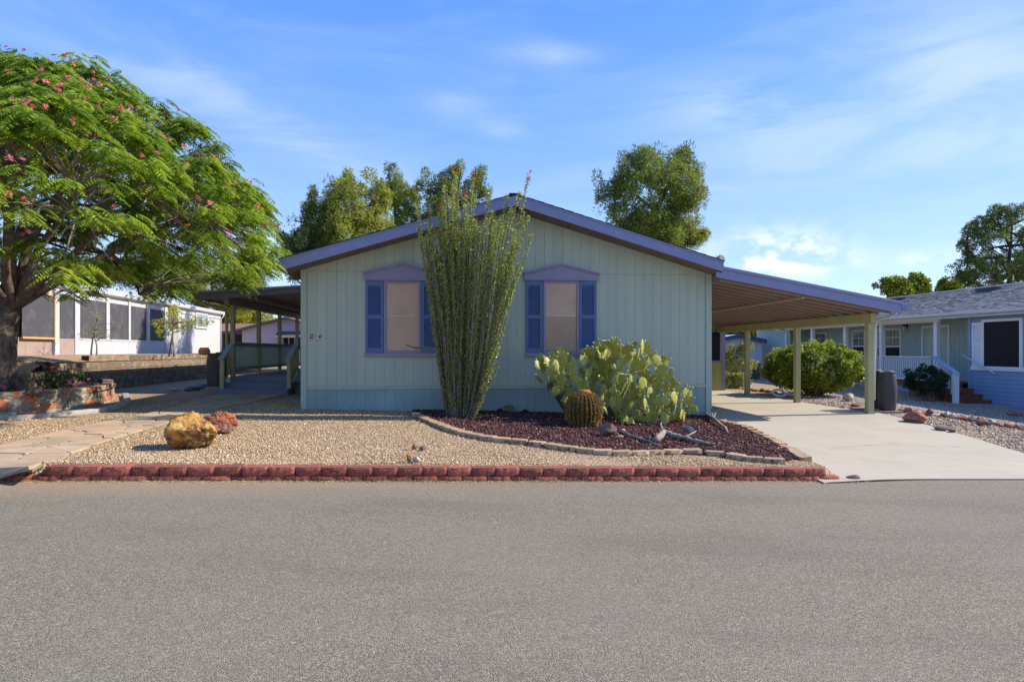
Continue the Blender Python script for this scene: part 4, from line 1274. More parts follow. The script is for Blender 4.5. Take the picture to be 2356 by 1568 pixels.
# curb strip at its foot
cpts = [(-230, 968), (-100, 970), (0, 966), (60, 964), (140, 957), (205, 951), (250, 945), (285, 934), (301, 922), (296, 911)]
cp = [g2(*p) for p in cpts]
atc, Lc = polyline(cp)
s = 0
cm = [block_mesh('curb_mesh', .78, .14, .10, 460 + i, curb_m, 4, 2, .0, .003, .01, .02) for i in range(2)] 
cs = [block_mesh('curb_short_mesh', .30, .14, .10, 470 + i, curb_m, 4, 2, .0, .003, .01, .05) for i in range(2)]
while s < Lc - .2:
    L = .79 if s < Lc - 1.6 else .305
    p, _ = atc(s + L / 2)
    lay(atc, s, L, ground_z2(p.x, p.y) - .02, cm if L > .5 else cs, planter, 'curb_stone', rr, .008); s += L
soil_m = mat('planter_soil', (.13, .09, .06), (.08, .055, .035), 12, .95, .8, 50, c3=(.25, .18, .11), s3=9)
sp_ = [at(Lp * i / 40)[0] for i in range(41)]
n_ = len(sp_)
ctr = sum(sp_, Vector()) / n_
vs = []
for rg in (0, .35, .7, .97):
    for p in sp_:
        q = ctr.lerp(p, rg) ; q = q + Vector((0, .1 * rg, 0))
        vs.append((q.x, q.y, PTOP - .10 + .02 * (1 - rg) + .02 * mnoise.noise(q * 4)))
fs = []
for k_ in range(3):
    for i in range(n_ - 1):
        a = k_ * n_ + i; fs.append((a, a + 1, a + 1 + n_, a + n_))
MB(ID).add(vs, fs).build('planter_soil', soil_m, planter, smooth=True)

# ------------------------------------------------------------------ white building on the left
LFr = frame(-15.5, 23.0, AL)
wb = thing('white_mobile_home', 'long white mobile home with charcoal screened porch beyond the timber wall', 'building', LFr @ Vector((0, 5, -.2)), AL)
def lx(px, py=800): return RU(LFr, px, py, 0)[0]
vend = lx(507)
gz1 = 2.14
MB(LFr).box(-7, -.02, -9, vend, -.4, gz1 - .02).build('wall', white_p, wb)
MB(LFr).prism([(-7.3, gz1 + .55), (-3.5, gz1 + .8), (.18, gz1 + .02), (.18, gz1 + .10), (-3.5, gz1 + .9), (-7.3, gz1 + .65)], 1, -9.2, vend + .15).build('roof', white_metal, wb)
MB(LFr).prism([(.0, gz1 - .08), (.05, gz1 - .08), (.2, gz1 - .02), (.24, gz1 + .11), (.22, gz1 + .12), (.0, gz1 + .12)], 1, -9.2, vend + .12).build('gutter', white_metal, wb)
MB(LFr).box(-.01, .02, -9, vend, gz1 - .3, gz1 - .08).build('fascia', white_p, wb)
zs = RU(LFr, 300, 783)[1]
c1 = lx(411); c0 = lx(172)
# tan half and white half of the knee wall, in panels
def knee(a, b2, m):
    n = max(1, int((b2 - a) / 1.25))
    for i in range(n):
        MB(LFr).box(0, .03, a + (b2 - a) * i / n + .004, a + (b2 - a) * (i + 1) / n - .004, -.35, zs).build('wall_panel', m, wb)
knee(-9, lx(117), tan_panel); knee(lx(128), lx(174), tan_panel); knee(c0 + .1, lx(382), white_p)
MB(LFr).box(0, .05, c0, lx(382), zs - .04, zs + .02).build('sill', white_p, wb)
for a, b2 in ((117.7, 128), (169, 180), (241.5, 249), (293, 297.5), (335.5, 342), (376.5, 382), (409, 413)):
    MB(LFr).box(-.01, .06 if a > 150 else .12, lx(a), lx(b2), -.35 if a < 200 or a > 375 else zs, gz1 - .1).build('post', white_p, wb)
scr = [(-60, 41), (128, 169), (180, 241.5), (249, 293), (297.5, 335.5), (342, 376.5)]
for a, b2 in scr:
    MB(LFr).box(.002, .016, lx(a) + .01, lx(b2) - .01, zs + .02, gz1 - .31).build('screen', mesh_dark, wb)
# the roll-down shade in its pine frame
va, vb = lx(41), lx(117.5)
zb_, zt2 = RU(LFr, 100, 775.5, .1)[1], RU(LFr, 115, 680, .1)[1]
sh = MB(LFr).box(.10, .12, va, vb - .05, zb_, zt2).build('roll_shade', mesh_dark, wb)
fr_ = MB(LFr)
fr_.box(.09, .15, va, vb, zb_ - .06, zb_); fr_.box(.09, .15, va, vb, zt2, zt2 + .06); fr_.box(.09, .15, vb - .07, vb, zb_, zt2)
fr_.build('shade_frame', wood_orange, wb)
MB(LFr).box(.0, .02, va, vb, zs + .02, gz1 - .31).build('screen', mesh_dark, wb)
# screen door
va, vb = lx(382), lx(409)
z_top = RU(LFr, 395, 704)[1]; z_mid = RU(LFr, 395, 757)[1]; z_low = RU(LFr, 395, 800)[1]; z_mid2 = RU(LFr, 395, 761)[1]
db = MB(LFr)
for a, b2, c_, d_ in ((va, va + .1, -.25, z_top + .1), (vb - .1, vb, -.25, z_top + .1), (va, vb, z_top, z_top + .1), (va, vb, z_mid2, z_mid), (va, vb, -.25, z_low)):
    db.box(.02, .05, a, b2, c_, d_)
dr = db.build('door', white_p, wb)
MB(LFr).box(.025, .035, va + .1, vb - .1, z_mid, z_top).build('screen', mesh_dark, dr)
MB(LFr).box(.025, .035, va + .1, vb - .1, z_low, z_mid2).build('screen', mat('grey_door_panel', (.36, .355, .33), rough=.7), dr)
MB(LFr).box(.05, .09, va + .06, va + .09, z_mid2 - .25, z_mid2 - .05).build('handle', black_metal, dr)
va, vb = lx(450), lx(475)
z0_, z1_ = RU(LFr, 462, 751)[1], RU(LFr, 462, 724)[1]
db = MB(LFr)
for a, b2, c_, d_ in ((va - .1, vb + .1, z0_ - .1, z0_), (va - .1, vb + .1, z1_, z1_ + .1), (va - .1, va, z0_, z1_), (vb, vb + .1, z0_, z1_), ((va + vb) / 2 - .03, (va + vb) / 2 + .03, z0_, z1_)):
    db.box(-.02, .05, a, b2, c_, d_)
dr = db.build('window', white_p, wb)
MB(LFr).box(-.015, .02, va, (va + vb) / 2 - .03, z0_, z1_).build('pane', glass_pale, dr)
MB(LFr).box(-.015, .02, (va + vb) / 2 + .03, vb, z0_, z1_).build('pane', glass_pale, dr)
MB(LFr).tube([(.2, vend + .02, gz1), (.15, vend + .03, gz1 - .15), (.02, vend + .04, gz1 - .3), (.02, vend + .04, -.1)], .04, 8).build('downspout', white_metal, wb, smooth=True)

# ------------------------------------------------------------------ houses seen through the porch
def gable_house(nm, label, Y, px_l, px_r, px_pk, y_eave, y_pk, depth, wallm, roofm, base, over=.35, rot=0.0, trimm=None):
    s = Y / FPX
    F = frame((px_pk - CX) * s, Y, rot)
    wl, wr = (px_l - px_pk) * s, (px_r - px_pk) * s
    ze, zp = (HY - y_eave) * s, (HY - y_pk) * s
    t = thing(nm, label, 'house', F @ Vector((0, 0, base)), rot)
    sl = (zp - ze) / (-(wl) + over)
    zw = ze + sl * over - .1
    MB(F).prism([(wl + .0, base - .5), (wr, base - .5), (wr, zw), (0, zp - .12), (wl, zw)], 1, 0, depth).build('wall', wallm, t)
    for a, b2 in ((wl - over, 0), (0, wr + over)):
        za = zp - sl * abs(a); zb = zp - sl * abs(b2)
        MB(F).prism([(a, za - .12), (b2, zb - .12), (b2, zb), (a, za)], 1, -.4, depth + .3).build('roof', roofm, t)
        if trimm: MB(F).prism([(a, za - .20), (b2, zb - .20), (b2, zb + .02), (a, za + .02)], 1, -.44, -.405).build('fascia', trimm, t)
    return t, F, s
gh1, GF, s_ = gable_house('grey_gable_house', 'lilac grey gabled house seen behind the side porch posts', 38.0, 557, 760, 658.5, 758.7, 729, 12, lilac_wall, grey_roof, -1.2)
f_ = MB(GF)
for i in range(4): f_.box(-.36, .36, -.03, -.004, 1.36 - 0 + i * .0 - .35 + i * .1, 1.36 - .35 + i * .1 + .06) if False else None
vx0, vz0 = RV(GF, 653, 747, 0); vx1, vz1 = RV(GF, 664, 737, 0)
fr_ = MB(GF).box(vx0 - .04, vx1 + .04, -.04, -.001, vz0 - .04, vz0).box(vx0 - .04, vx1 + .04, -.04, -.001, vz1, vz1 + .04).box(vx0 - .04, vx0, -.04, -.001, vz0, vz1).box(vx1, vx1 + .04, -.04, -.001, vz0, vz1).build('vent', white_p, gh1)
for i in range(4):
    MB(GF).box(vx0, vx1, -.03, -.002, vz0 + (vz1 - vz0) * i / 4, vz0 + (vz1 - vz0) * (i + .6) / 4).build('slat', lilac_wall, fr_)
ax0, az1 = RV(GF, 640, 763, 0); ax1, az0 = RV(GF, 700, 777, 0)
MB(GF).prism([(-.9, az0), (-.86, az0 + .03), (0, az1 + .03), (0, az1)], 0, ax0, ax1).build('awning', grey_roof, gh1)
MB(GF).prism([(-.9, az0), (0, az1), (0, az0)], 0, ax0 - .02, ax0 + .02).build('awning_side', grey_roof, gh1)
MB(GF).box(ax0 + .3, ax1 - .2, -.05, -.002, az0 - .75, az1 - .1).build('window', white_p, gh1)
for i in range(3):
    w_ = (ax1 - ax0 - .5) / 3
    MB(GF).box(ax0 + .33 + i * w_, ax0 + .27 + (i + 1) * w_, -.06, -.051, az0 - .7, az1 - .15).build('pane', dark_glass, gh1)
BF = frame((545 - CX) * 46 / FPX, 46, 0)
bh = thing('brown_roof_house', 'low house with brown shingle roof and dark porch beyond the white mobile home', 'house', BF @ Vector((0, 0, -1.0)))
MB(BF).box(-4, 6, 1.8, 8, -1.6, 1.3).build('wall', mat('dark_tan_wall', (.12, .09, .075), rough=.9), bh)
MB(BF).prism([(0, 1.28), (0, 1.36), (4, 1.36 + .75), (8, 1.36), (8, 1.28)], 0, -4.5, 6.5).build('roof', brown_roof, bh)
MB(BF).box(-4.5, 6.5, -.03, 0, 1.16, 1.38).build('fascia', grey_roof, bh)
for x in (-3.2, -1.2, 1.3):
    MB(BF).box(x, x + .18, .05, .25, -1.6, 1.2).build('post', grey_roof, bh)
# ------------------------------------------------------------------ the blue house on the right
NA = math.atan(175 / FPX)
NF = frame(16.3, 20.0, NA)
nb = thing('blue_neighbour_house', 'light blue house with grey shingle roof, white railed porch and a big dark window', 'house', NF @ Vector((0, 4, -1.8)), NA)
def nv(px, py=805, u=0.0): return RU(NF, px, py, u)[0]
def nzv(px, py, u=0.0): return RU(NF, px, py, u)[1]
GZ = 1.22
vB = nv(2230)           # end of the lap-sided bay
vE = nv(1741)
vP = nv(1806)           # porch starts again (solid wall behind)
NG = lambda v: -(1.85 - .038 * v) - .12
# lap-sided bay, board by board
MB(NF).box(.02, 8.5, -6, vB, -2.4, GZ).build('wall', blue_siding, nb)
z = -2.05
zsill = nzv(2300, 846)
while z < 1.15:
    if not (zsill - .12 < z + .06 < zsill + .06 and False):
        MB(NF).prism([(.018, z), (-.006, z), (.006, z + .133), (.018, z + .133)], 1, -6, vB - .09).build('siding_board', blue_siding, nb)
    z += .135
MB(NF).box(-.03, .03, vB - .09, vB + .03, -2.1, GZ - .03).build('corner_board', blue_siding, nb)
MB(NF).box(-.04, .0, -6, vB - .1, zsill - .1, zsill + .04).build('water_table', bright_white, nb)
# big dark window
v0_, v1_ = nv(2348), nv(2266)
z0_, z1_ = nzv(2266, 842), nzv(2266, 741)
f_ = MB(NF)
w_ = .09
f_.box(-.05, -.0, v0_ - w_, v1_ + w_, z0_ - w_, z0_).box(-.05, 0, v0_ - w_, v1_ + w_, z1_, z1_ + w_).box(-.05, 0, v0_ - w_, v0_, z0_, z1_).box(-.05, 0, v1_, v1_ + w_, z0_, z1_)
wn = f_.build('window', bright_white, nb)
MB(NF).box(-.035, -.008, v0_, v1_, z0_, z1_).build('pane', dark_glass, wn)
def nshutter(pa, pb, zlo, zhi, u=0.0):
    va, vb = nv(pb, 805, u), nv(pa, 805, u)
    s = .06
    m_ = MB(NF)
    m_.box(u - .045, u - .005, va, va + s, zlo, zhi).box(u - .045, u - .005, vb - s, vb, zlo, zhi)
    zm = (zlo + zhi) / 2
    for a, b2 in ((zlo, zlo + .09), (zm - .04, zm + .04), (zhi - .09, zhi)): m_.box(u - .043, u - .007, va + s, vb - s, a, b2)
    m_.box(u - .012, u - .004, va + s, vb - s, zlo + .09, zhi - .09)
    sh = m_.build('shutter', bright_white, nb)
    for a, b2 in ((zlo + .09, zm - .04), (zm + .04, zhi - .09)):
        for i in range(14):
            zc = a + (b2 - a) * (i + .5) / 14; h = (b2 - a) / 14
            MB(NF).prism([(u - .036, zc - h * .45), (u - .03, zc - h * .48), (u - .014, zc + h * .3), (u - .02, zc + h * .4)], 1, va + s + .002, vb - s - .002).build('slat', bright_white, sh)
nshutter(2238, 2262, z0_, z1_)
# porch: recessed wall, deck, posts
UR = 1.55
MB(NF).box(UR, 8.5, vB + .001, vP + .2, -2.2, GZ).build('wall', aqua_panel, nb)
MB(NF).box(.02, UR, vP, vE, -2.2, GZ).build('wall', aqua_panel, nb)
MB(NF).box(UR - .001, 8.5, vP, vE, -2.2, GZ).build('wall', aqua_panel, nb)
MB(NF).box(.0, UR, vB + .001, vP, GZ - .06, GZ).build('porch_ceiling', bright_white, nb)
v = vP + .01
while v < vE - .1:
    MB(NF).box(.005, .019, v + .004, v + .196, -2.1, GZ - .02).build('wall_panel', aqua_panel, nb); v += .2
MB(NF).box(-.005, .02, vP - .1, vP, -2.1, GZ).build('corner_board', bright_white, nb)
MB(NF).box(-.0, .03, vP, vE, -.28, -.2).build('rail_trim', aqua_panel, nb)
v = vB + .1
while v < vP:
    MB(NF).box(UR - .014, UR - .001, v + .004, v + .196, -1.0, GZ - .07).build('wall_panel', aqua_panel, nb); v += .2
DKZ = nzv(2082, 877)
vS = nv(2186)    # deck front end by the stairs
for i in range(11):
    MB(NF).box(.0 + i * .14 + .003, .137 + i * .14, vB + 1.3, vP, DKZ - .03, DKZ).build('deck_board', wood_red, nb)
MB(NF).box(-.03, .0, vB + 1.25, vP, DKZ - .16, DKZ + .002).build('deck_rim', wood_red, nb)
MB(NF).box(.01, .04, vB + 1.25, vP, -2.1, DKZ - .16).build('skirting', blue_siding, nb)
MB(NF).box(-.04, .08, vB + 1.3, vP, GZ - .17, GZ - .02).build('beam', bright_white, nb)
for a, b2 in ((2138, 2155), (2015, 2028), (1932, 1945), (1860, 1869), (1806, 1812)):
    MB(NF).box(.0, .16, nv(b2), nv(b2) + .16, DKZ, GZ - .171).build('porch_post', bright_white, nb, bevel=.006)
# porch railing
zr = nzv(2130, 819.5)
va, vb = nv(2138), vP - .05
m_ = MB(NF)
MB(NF).box(.02, .12, va, vb, zr - .04, zr).build('handrail', bright_white, nb)
MB(NF).box(.04, .10, va, vb, DKZ + .08, DKZ + .13).build('bottom_rail', bright_white, nb)
n_ = int((vb - va) / .115)
for i in range(n_):
    v = va + (vb - va) * (i + .5) / n_
    MB(NF).box(.05, .09, v - .02, v + .02, DKZ + .08, zr - .035).build('baluster', bright_white, nb)
# stairs going down towards the road
stv = vB + 1.22
nst = 4
zg = -1.90
for i in range(nst):
    zt_ = DKZ - (i + 1) * (DKZ - zg) / (nst + .35) + .0
    v1__ = stv - i * .34; 
    MB(NF).box(-.02 - (.0 if i == 0 else .0) - .0, 1.25, v1__ - .36, v1__, zt_ - .04, zt_).build('tread', wood_red, nb) if False else None
sn = [(2160, 2211, 900), (2150, 2240, 915)]
# the flight comes out sideways, towards the driveway: treads stack in front of the deck
fl = thing('porch_stairs', 'red-brown wooden steps with one white stair rail leading up to the blue house porch', 'steps', NF @ Vector((-.6, vB + .9, -1.87)), NA)
su = -1.12
ztop_ = [-1.16, -1.335, -1.51, -1.69]
xst = (2215, 2240, 2261, 2281)
for i, (px_, z1__) in enumerate(zip(xst, ztop_)):
    vf = nv(px_)
    vb_ = (nv(xst[i - 1]) + .03) if i else vB + 1.28
    MB(NF).box(su, -.012, vf - .03, vb_, z1__ - .04, z1__).build('tread', wood_red, fl)
    MB(NF).box(su + .02, -.02, vf, vf + .03, z1__ - .175, z1__ - .041).build('riser', wood_red, fl)
    MB(NF).box(su + .005, su + .04, vf + .031, vb_ + .2, -2.05, z1__ - .041).build('stringer', wood_red, fl)
    if i == 0: MB(NF).box(-.0, 1.3, vf + .0, vb_, z1__ - .04, z1__ - .002).build('landing_board', wood_red, fl)
vn_ = nv(xst[3]) + .15
lo_p = Vector((su - .07, vn_, -1.90)); hi_p = Vector((.0, nv(2146) - .05, DKZ))
MB(NF).box(lo_p.x - .07, lo_p.x + .07, lo_p.y - .07, lo_p.y + .07, -2.1, -.80).build('newel_post', bright_white, fl)
MB(NF).bar((lo_p.x - .06, lo_p.y - .14, -.80), (hi_p.x, hi_p.y, zr + .01), .16, .04).build('handrail', mat('sky_blue_rail_cap', (.40, .56, .72), rough=.5), fl)
for i in range(9):
    t = (i + .7) / 9.4
    p = lo_p.lerp(hi_p, t); zt_ = -.83 + (zr - .02 + .81) * t
    MB(NF).box(p.x - .02, p.x + .02, p.y - .02, p.y + .02, zt_ - .86, zt_).build('baluster', bright_white, fl)
pr0 = RU(NF, 2216, 817, -.1); pr1 = RU(NF, 2290, 859, -.1)
MB(NF).tube([(-.1, pr0[0], pr0[1]), (-.1, pr1[0], pr1[1])], .025, 8).build('pipe_rail', white_metal, fl, smooth=True)
# door and its sidelight in the recessed wall
def nvr(px): return nv(px, 805, UR)
da, db_, dc = nvr(2186), nvr(2146), nvr(2122)
dz1 = nzv(2160, 753, UR); dz0 = DKZ
f_ = MB(NF)
for a in (da, dc - .08): f_.box(UR - .04, UR - .01, a, a + .08, dz0, dz1)
f_.box(UR - .04, UR - .01, da, dc, dz1, dz1 + .09)
drf = f_.build('door_frame', bright_white, nb)
door = MB(NF).box(UR - .03, UR - .012, da + .09, db_ + .25, dz0 + .02, dz1 - .01).build('door', door_green, nb)
cv, cz_ = (da + .09 + db_ + .25) / 2, (dz0 + dz1) / 2 + .06
ov_ = [(cv + .17 * math.cos(a * math.pi / 12), cz_ + .58 * math.sin(a * math.pi / 12)) for a in range(24)]
MB(NF).prism(ov_, 0, UR - .036, UR - .0305).build('oval_glass', glass_pale, door)
ovo = MB(NF)
for a in range(24):
    c0_, s0_ = math.cos(a * math.pi / 12), math.sin(a * math.pi / 12); c1_, s1_ = math.cos((a + 1) * math.pi / 12), math.sin((a + 1) * math.pi / 12)
    ovo.prism([(cv + .17 * c0_, cz_ + .58 * s0_), (cv + .21 * c0_, cz_ + .63 * s0_), (cv + .21 * c1_, cz_ + .63 * s1_), (cv + .17 * c1_, cz_ + .58 * s1_)], 0, UR - .045, UR - .031)
ovo.build('oval_trim', door_green, door)
MB(NF).tube([(UR - .08, db_ + .18, dz0 + .95), (UR - .03, db_ + .18, dz0 + .95)], .03, 8).build('door_knob', black_metal, door)
# wall lamp
lv, lz = nvr(2088), nzv(2088, 754, UR)
lm_ = thing('porch_lamp', 'black lantern wall lamp beside the blue house front door', 'lamp', NF @ Vector((UR - .1, lv, lz)), NA)
MB(NF).box(UR - .03, UR - .001, lv - .05, lv + .05, lz, lz + .22).build('bracket', black_metal, lm_)
MB(NF).tube([(UR - .03, lv, lz + .17), (UR - .12, lv, lz + .2), (UR - .16, lv, lz + .15)], .012, 6).build('arm', black_metal, lm_)
MB(NF).lathe((UR - .16, lv, lz), [(.02, -.12), (.05, -.10), (.075, .06), (.02, .13)], 8).build('shade', lamp_glass, lm_)
MB(NF).lathe((UR - .16, lv, lz), [(.09, .06), (.03, .15), (.01, .16)], 8).build('cap', black_metal, lm_)
# porch windows
def nwin(pa, pb, ya, yb, u=UR, grid=True):
    va, vb = nv(pb, 805, u), nv(pa, 805, u); pm = (pa + pb) / 2
    z1__, z0__ = nzv(pm, ya, u), nzv(pm, yb, u)
    w = .07; f_ = MB(NF)
    f_.box(u - .05, u - .012, va, va + w, z0__, z1__).box(u - .05, u - .012, vb - w, vb, z0__, z1__).box(u - .05, u - .012, va + w, vb - w, z0__, z0__ + w).box(u - .05, u - .012, va + w, vb - w, z1__ - w, z1__)
    zm = (z0__ + z1__) / 2 - .1
    f_.box(u - .048, u - .012, va + w, vb - w, zm - .03, zm + .03)
    wn = f_.build('window', bright_white, nb)
    MB(NF).box(u - .03, u - .014, va + w, vb - w, z0__ + w, zm - .03).build('pane', dark_glass, wn)
    MB(NF).box(u - .03, u - .014, va + w, vb - w, zm + .03, z1__ - w).build('pane', glass_pale, wn)
    if grid:
        MB(NF).box(u - .04, u - .0305, (va + vb) / 2 - .012, (va + vb) / 2 + .012, zm + .03, z1__ - w).build('muntin', bright_white, wn)
        zz_ = (zm + z1__) / 2
        MB(NF).box(u - .039, u - .0305, va + w, vb - w, zz_ - .012, zz_ + .012).build('muntin', bright_white, wn)
nwin(2037, 2075, 755, 828); nwin(2018, 2032, 758, 826); nwin(1962, 1992, 759, 824)
nwin(1866, 1902, 765, 815); 
nwin(1838, 1864, 767, 814)
# roof: slab, lapped shingle tabs, gutter, vents
RG = 4.3
rz = lambda u: 1.30 + (u + .35) * .285 if u <= RG else 1.30 + (2 * RG + .35 - u) * .285
rf = MB(NF).prism([(-.35, rz(-.35) - .1), (RG, rz(RG) - .1), (9.0, rz(9.0) - .1), (9.0, rz(9.0)), (RG, rz(RG)), (-.35, rz(-.35))], 1, -7, vE + .35).build('roof', bright_white, nb)
sh = MB(NF); rs = random.Random(2)
nc_ = 34
for i in range(nc_):
    ua = -.38 + (RG + .38) * i / nc_; ub = -.38 + (RG + .38) * (i + 1.0) / nc_
    v = -7.0 + rs.uniform(0, .2)
    while v < vE + .36:
        L = rs.uniform(.13, .26)
        zz_ = rz(ua); zy = rz(ub); t_ = rs.choice((.010, .014, .020))
        sh.add([(ua, v, zz_ + .004), (ua, v + L - .006, zz_ + .004), (ua, v, zz_ + .006 + t_), (ua, v + L - .006, zz_ + .006 + t_), (ub, v, zy + .006), (ub, v + L - .006, zy + .006)], [(1, 0, 2, 3), (3, 2, 4, 5), (0, 4, 2), (1, 3, 5)], rs.choice((0, 0, 1, 2)))
        v += L
sg = [grey_shingle, mat('dark_grey_shingle_tab', (.17, .168, .172), (.12, .12, .125), 9, .95, .6, 60), mat('light_grey_shingle_tab', (.30, .295, .29), (.21, .21, .21), 9, .95, .6, 60)]
o = sh.build('shingles', sg, rf); o['kind'] = 'stuff'
MB(NF).prism([(RG, rz(RG) + .01), (9.0, rz(9.0) + .01), (9.0, rz(9.0) + .03), (RG, rz(RG) + .03)], 1, -7, vE + .35).build('roof_back_slope', grey_shingle, rf)
MB(NF).prism([(RG - .14, rz(RG - .14) + .022), (RG, rz(RG) + .025), (RG + .14, rz(RG - .14) + .022), (RG, rz(RG) + .05)], 1, -7, vE + .36).build('ridge_cap', grey_shingle, rf)
MB(NF).prism([(-.36, rz(-.35) - .12), (-.40, rz(-.35) - .12), (-.49, rz(-.35) - .05), (-.50, rz(-.35) + .03), (-.36, rz(-.35) + .03)], 1, -7, vE + .3).build('gutter', white_metal, nb)
MB(NF).box(-.355, -.33, -7, vE + .3, rz(-.35) - .16, rz(-.35) - .02).build('fascia', bright_white, nb)
MB(NF).box(-.33, .02, -7, vE + .3, rz(-.35) - .12, rz(-.35) - .10).build('soffit', bright_white, nb)
for pv in (10.0, 4.9, .2):
    u_ = RG - .9
    MB(NF).box(u_ - .15, u_ + .15, pv - .45, pv + .45, rz(u_) + .0, rz(u_) + .13).build('roof_vent', mat('dark_roof_vent', (.07, .07, .075), rough=.7) if 'dark_roof_vent' not in MATS else MATS['dark_roof_vent'], rf)
for pv, nm in ((nv(2020), 0), (nv(1812), 0)):
    MB(NF).tube([(-.42, pv + .5, rz(-.35) - .1), (-.40, pv + .45, rz(-.35) - .2), (-.08, pv + .05, rz(-.35) - .33), (-.06, pv, rz(-.35) - .42), (-.06, pv, -1.4)], .045, 8).build('downspout', white_metal, nb, smooth=True)

# ------------------------------------------------------------------ far house beyond the carport
fh, FF, s_ = gable_house('pale_blue_house', 'small pale blue gabled house with navy trim seen through the carport', 35.0, 1645, 1745, 1695, 781.5, 769, 8, ice_wall, white_metal, -1.5, .3, 0, navy_trim)
for x in np.arange(-2.2, 1.2, .3):
    z1__ = .78 - .0 * x
    MB(FF).box(x + .006, x + .294, -.015, -.001, -1.2, .56).build('wall_panel', ice_wall, fh)
bx_ = MB(FF).box(.75, 1.05, -.5, -.12, -1.5, -.75); 
# ------------------------------------------------------------------ foliage makers
def px_world(px, py, Y):
    return Vector(((px - CX) * Y / FPX, Y, CZ + (HY - py) * Y / FPX))
def in_poly_depth(poly, x, y):
    """distance to the outline (rough), negative outside"""
    d = 1e9
    for i in range(len(poly)):
        x0, y0 = poly[i - 1]; x1, y1 = poly[i]
        L2 = (x1 - x0) ** 2 + (y1 - y0) ** 2
        t = max(0, min(1, ((x - x0) * (x1 - x0) + (y - y0) * (y1 - y0)) / max(L2, 1e-9)))
        d = min(d, math.hypot(x - x0 - t * (x1 - x0), y - y0 - t * (y1 - y0)))
    return d if inside(poly, x, y) else -d
def tufts(centres, radii, n_per, L, Wd, seed, up=.35, tone0=None, droop=0.0):
    """needle or leaf tufts: small kite leaves pointing out of each clump centre"""
    g_ = np.random.default_rng(seed)
    C_ = np.repeat(np.array(centres), n_per, 0); Rr_ = np.repeat(np.array(radii), n_per)
    n = len(C_)
    d = unit(g_.normal(size=(n, 3)) + np.array([0, 0, up]))
    rad = Rr_ * g_.uniform(.35, 1.0, n) ** .6
    d2 = d * np.array([.85, .85, 1.0]) if up > .3 and radii[0] > .3 else d * np.array([1, 1, .8])
    c = C_ + d2 * rad[:, None]
    ld = unit(d + g_.normal(0, .45, (n, 3)) + np.array([0, 0, -droop]))
    v, f = leaf_quads(c, ld, L * g_.uniform(.7, 1.25, n), Wd * g_.uniform(.7, 1.25, n), g_)
    base = np.repeat(g_.uniform(.05, .75, len(centres)) if tone0 is None else np.array(tone0), n_per)
    tone = np.clip(base + g_.normal(0, .16, n), 0, 1)
    return v, f, np.repeat(tone, 4)
def limb(mb, a, b2, r0, r1, n=6, sag=.0, seed=0, wob=.06, seg=6):
    r = random.Random(seed); a, b2 = Vector(a), Vector(b2); L = (b2 - a).length
    off = [Vector((r.uniform(-1, 1), r.uniform(-1, 1), r.uniform(-1, 1))) * L * wob for _ in range(3)]
    pts = []
    for i in range(seg + 1):
        t = i / seg; w = 4 * t * (1 - t)
        p = a.lerp(b2, t) + off[0] * w + off[1] * w * math.sin(t * 9) * .4
        p.z += sag * L * w
        pts.append(p)
    mb.tube(pts, [r0 + (r1 - r0) * i / seg for i in range(seg + 1)], n)
    return pts
def outline_tree(nm, label, poly, Y, base_px, n_cl, rc, n_per, L, Wd, leaf, seed, depth=None, fork=None, cat='tree', group=None, trunk_r=.22, hole=.0, gap=None):
    """a tree at distance Y whose crown fills the solid of revolution-like volume around an outline"""
    r = random.Random(seed)
    n_cl = int(n_cl * 2.0); rc *= .8; n_per = int(n_per * .55)
    xs_ = [p[0] for p in poly]; ys_ = [p[1] for p in poly]
    s = Y / FPX
    dm = 0
    samples = []
    tries = 0
    while len(samples) < n_cl and tries < n_cl * 60:
        tries += 1
        x, y = r.uniform(min(xs_), max(xs_)), r.uniform(min(ys_), max(ys_))
        d = in_poly_depth(poly, x, y)
        if d < (rc / s * .25 + 20 * max(0, .25 + mnoise.noise(Vector((x * .035, y * .035, seed + 5)))) * min(1, 34 / Y) if r.random() < .95 else -6): continue
        d = max(d, .2)
        if mnoise.noise(Vector((x * .018, y * .018, seed))) < hole - .35: continue
        dd = min(d * s * 1.15, depth or 3.0)
        yy = Y + r.uniform(-1, 1) * dd
        k = yy / Y
        p = Vector(((x - CX) * s, yy, CZ + (HY - y) * s))
        samples.append((p, d * s))
    gz = ground_z2((base_px - CX) * s, Y)
    base = Vector(((base_px - CX) * s, Y, gz))
    t = thing(nm, label, cat, base, 0, group)
    top = min(samples, key=lambda q: -q[0].z)[0]
    fk = px_world(fork[0], fork[1], Y) if fork else base.lerp(top, .55)
    mb = MB(ID)
    mb.tube([base - Vector((0, 0, .3)), base.lerp(fk, .35) + Vector((.08, 0, 0)), base.lerp(fk, .7) - Vector((.05, 0, 0)), fk], [trunk_r * 1.2, trunk_r, trunk_r * .85, trunk_r * .7], 9)
    limb(mb, fk, top - Vector((0, 0, rc)), trunk_r * .65, .04, 7, 0, seed)
    mains = []
    order = samples[:]; r.shuffle(order)
    nodes = [fk, fk.lerp(top, .3), fk.lerp(top, .6)]
    for q, (p, d) in enumerate(order[:16]):
        a = min(nodes, key=lambda w: (w - p).length + max(0, w.z - p.z) * 1.5)
        pts_ = limb(mb, a, p, trunk_r * .34, .03, 5, .04, seed + q)
        nodes += pts_[2:]
    for q, (p, d) in enumerate(order[16:140]):
        a = min(nodes, key=lambda w: (w - p).length)
        limb(mb, a, p, .045, .012, 4, .03, seed + 50 + q, seg=3)
    mb.build('trunk', bark_pine, t, smooth=True)
    rad = [rc * r.uniform(.6, 1.15) for _ in samples]
    v, f, tn = tufts([tuple(p) for p, _ in samples], rad, n_per, L, Wd, seed)
    o = np_obj('crown', v, f, leaf, t, tone=tn)
    return t

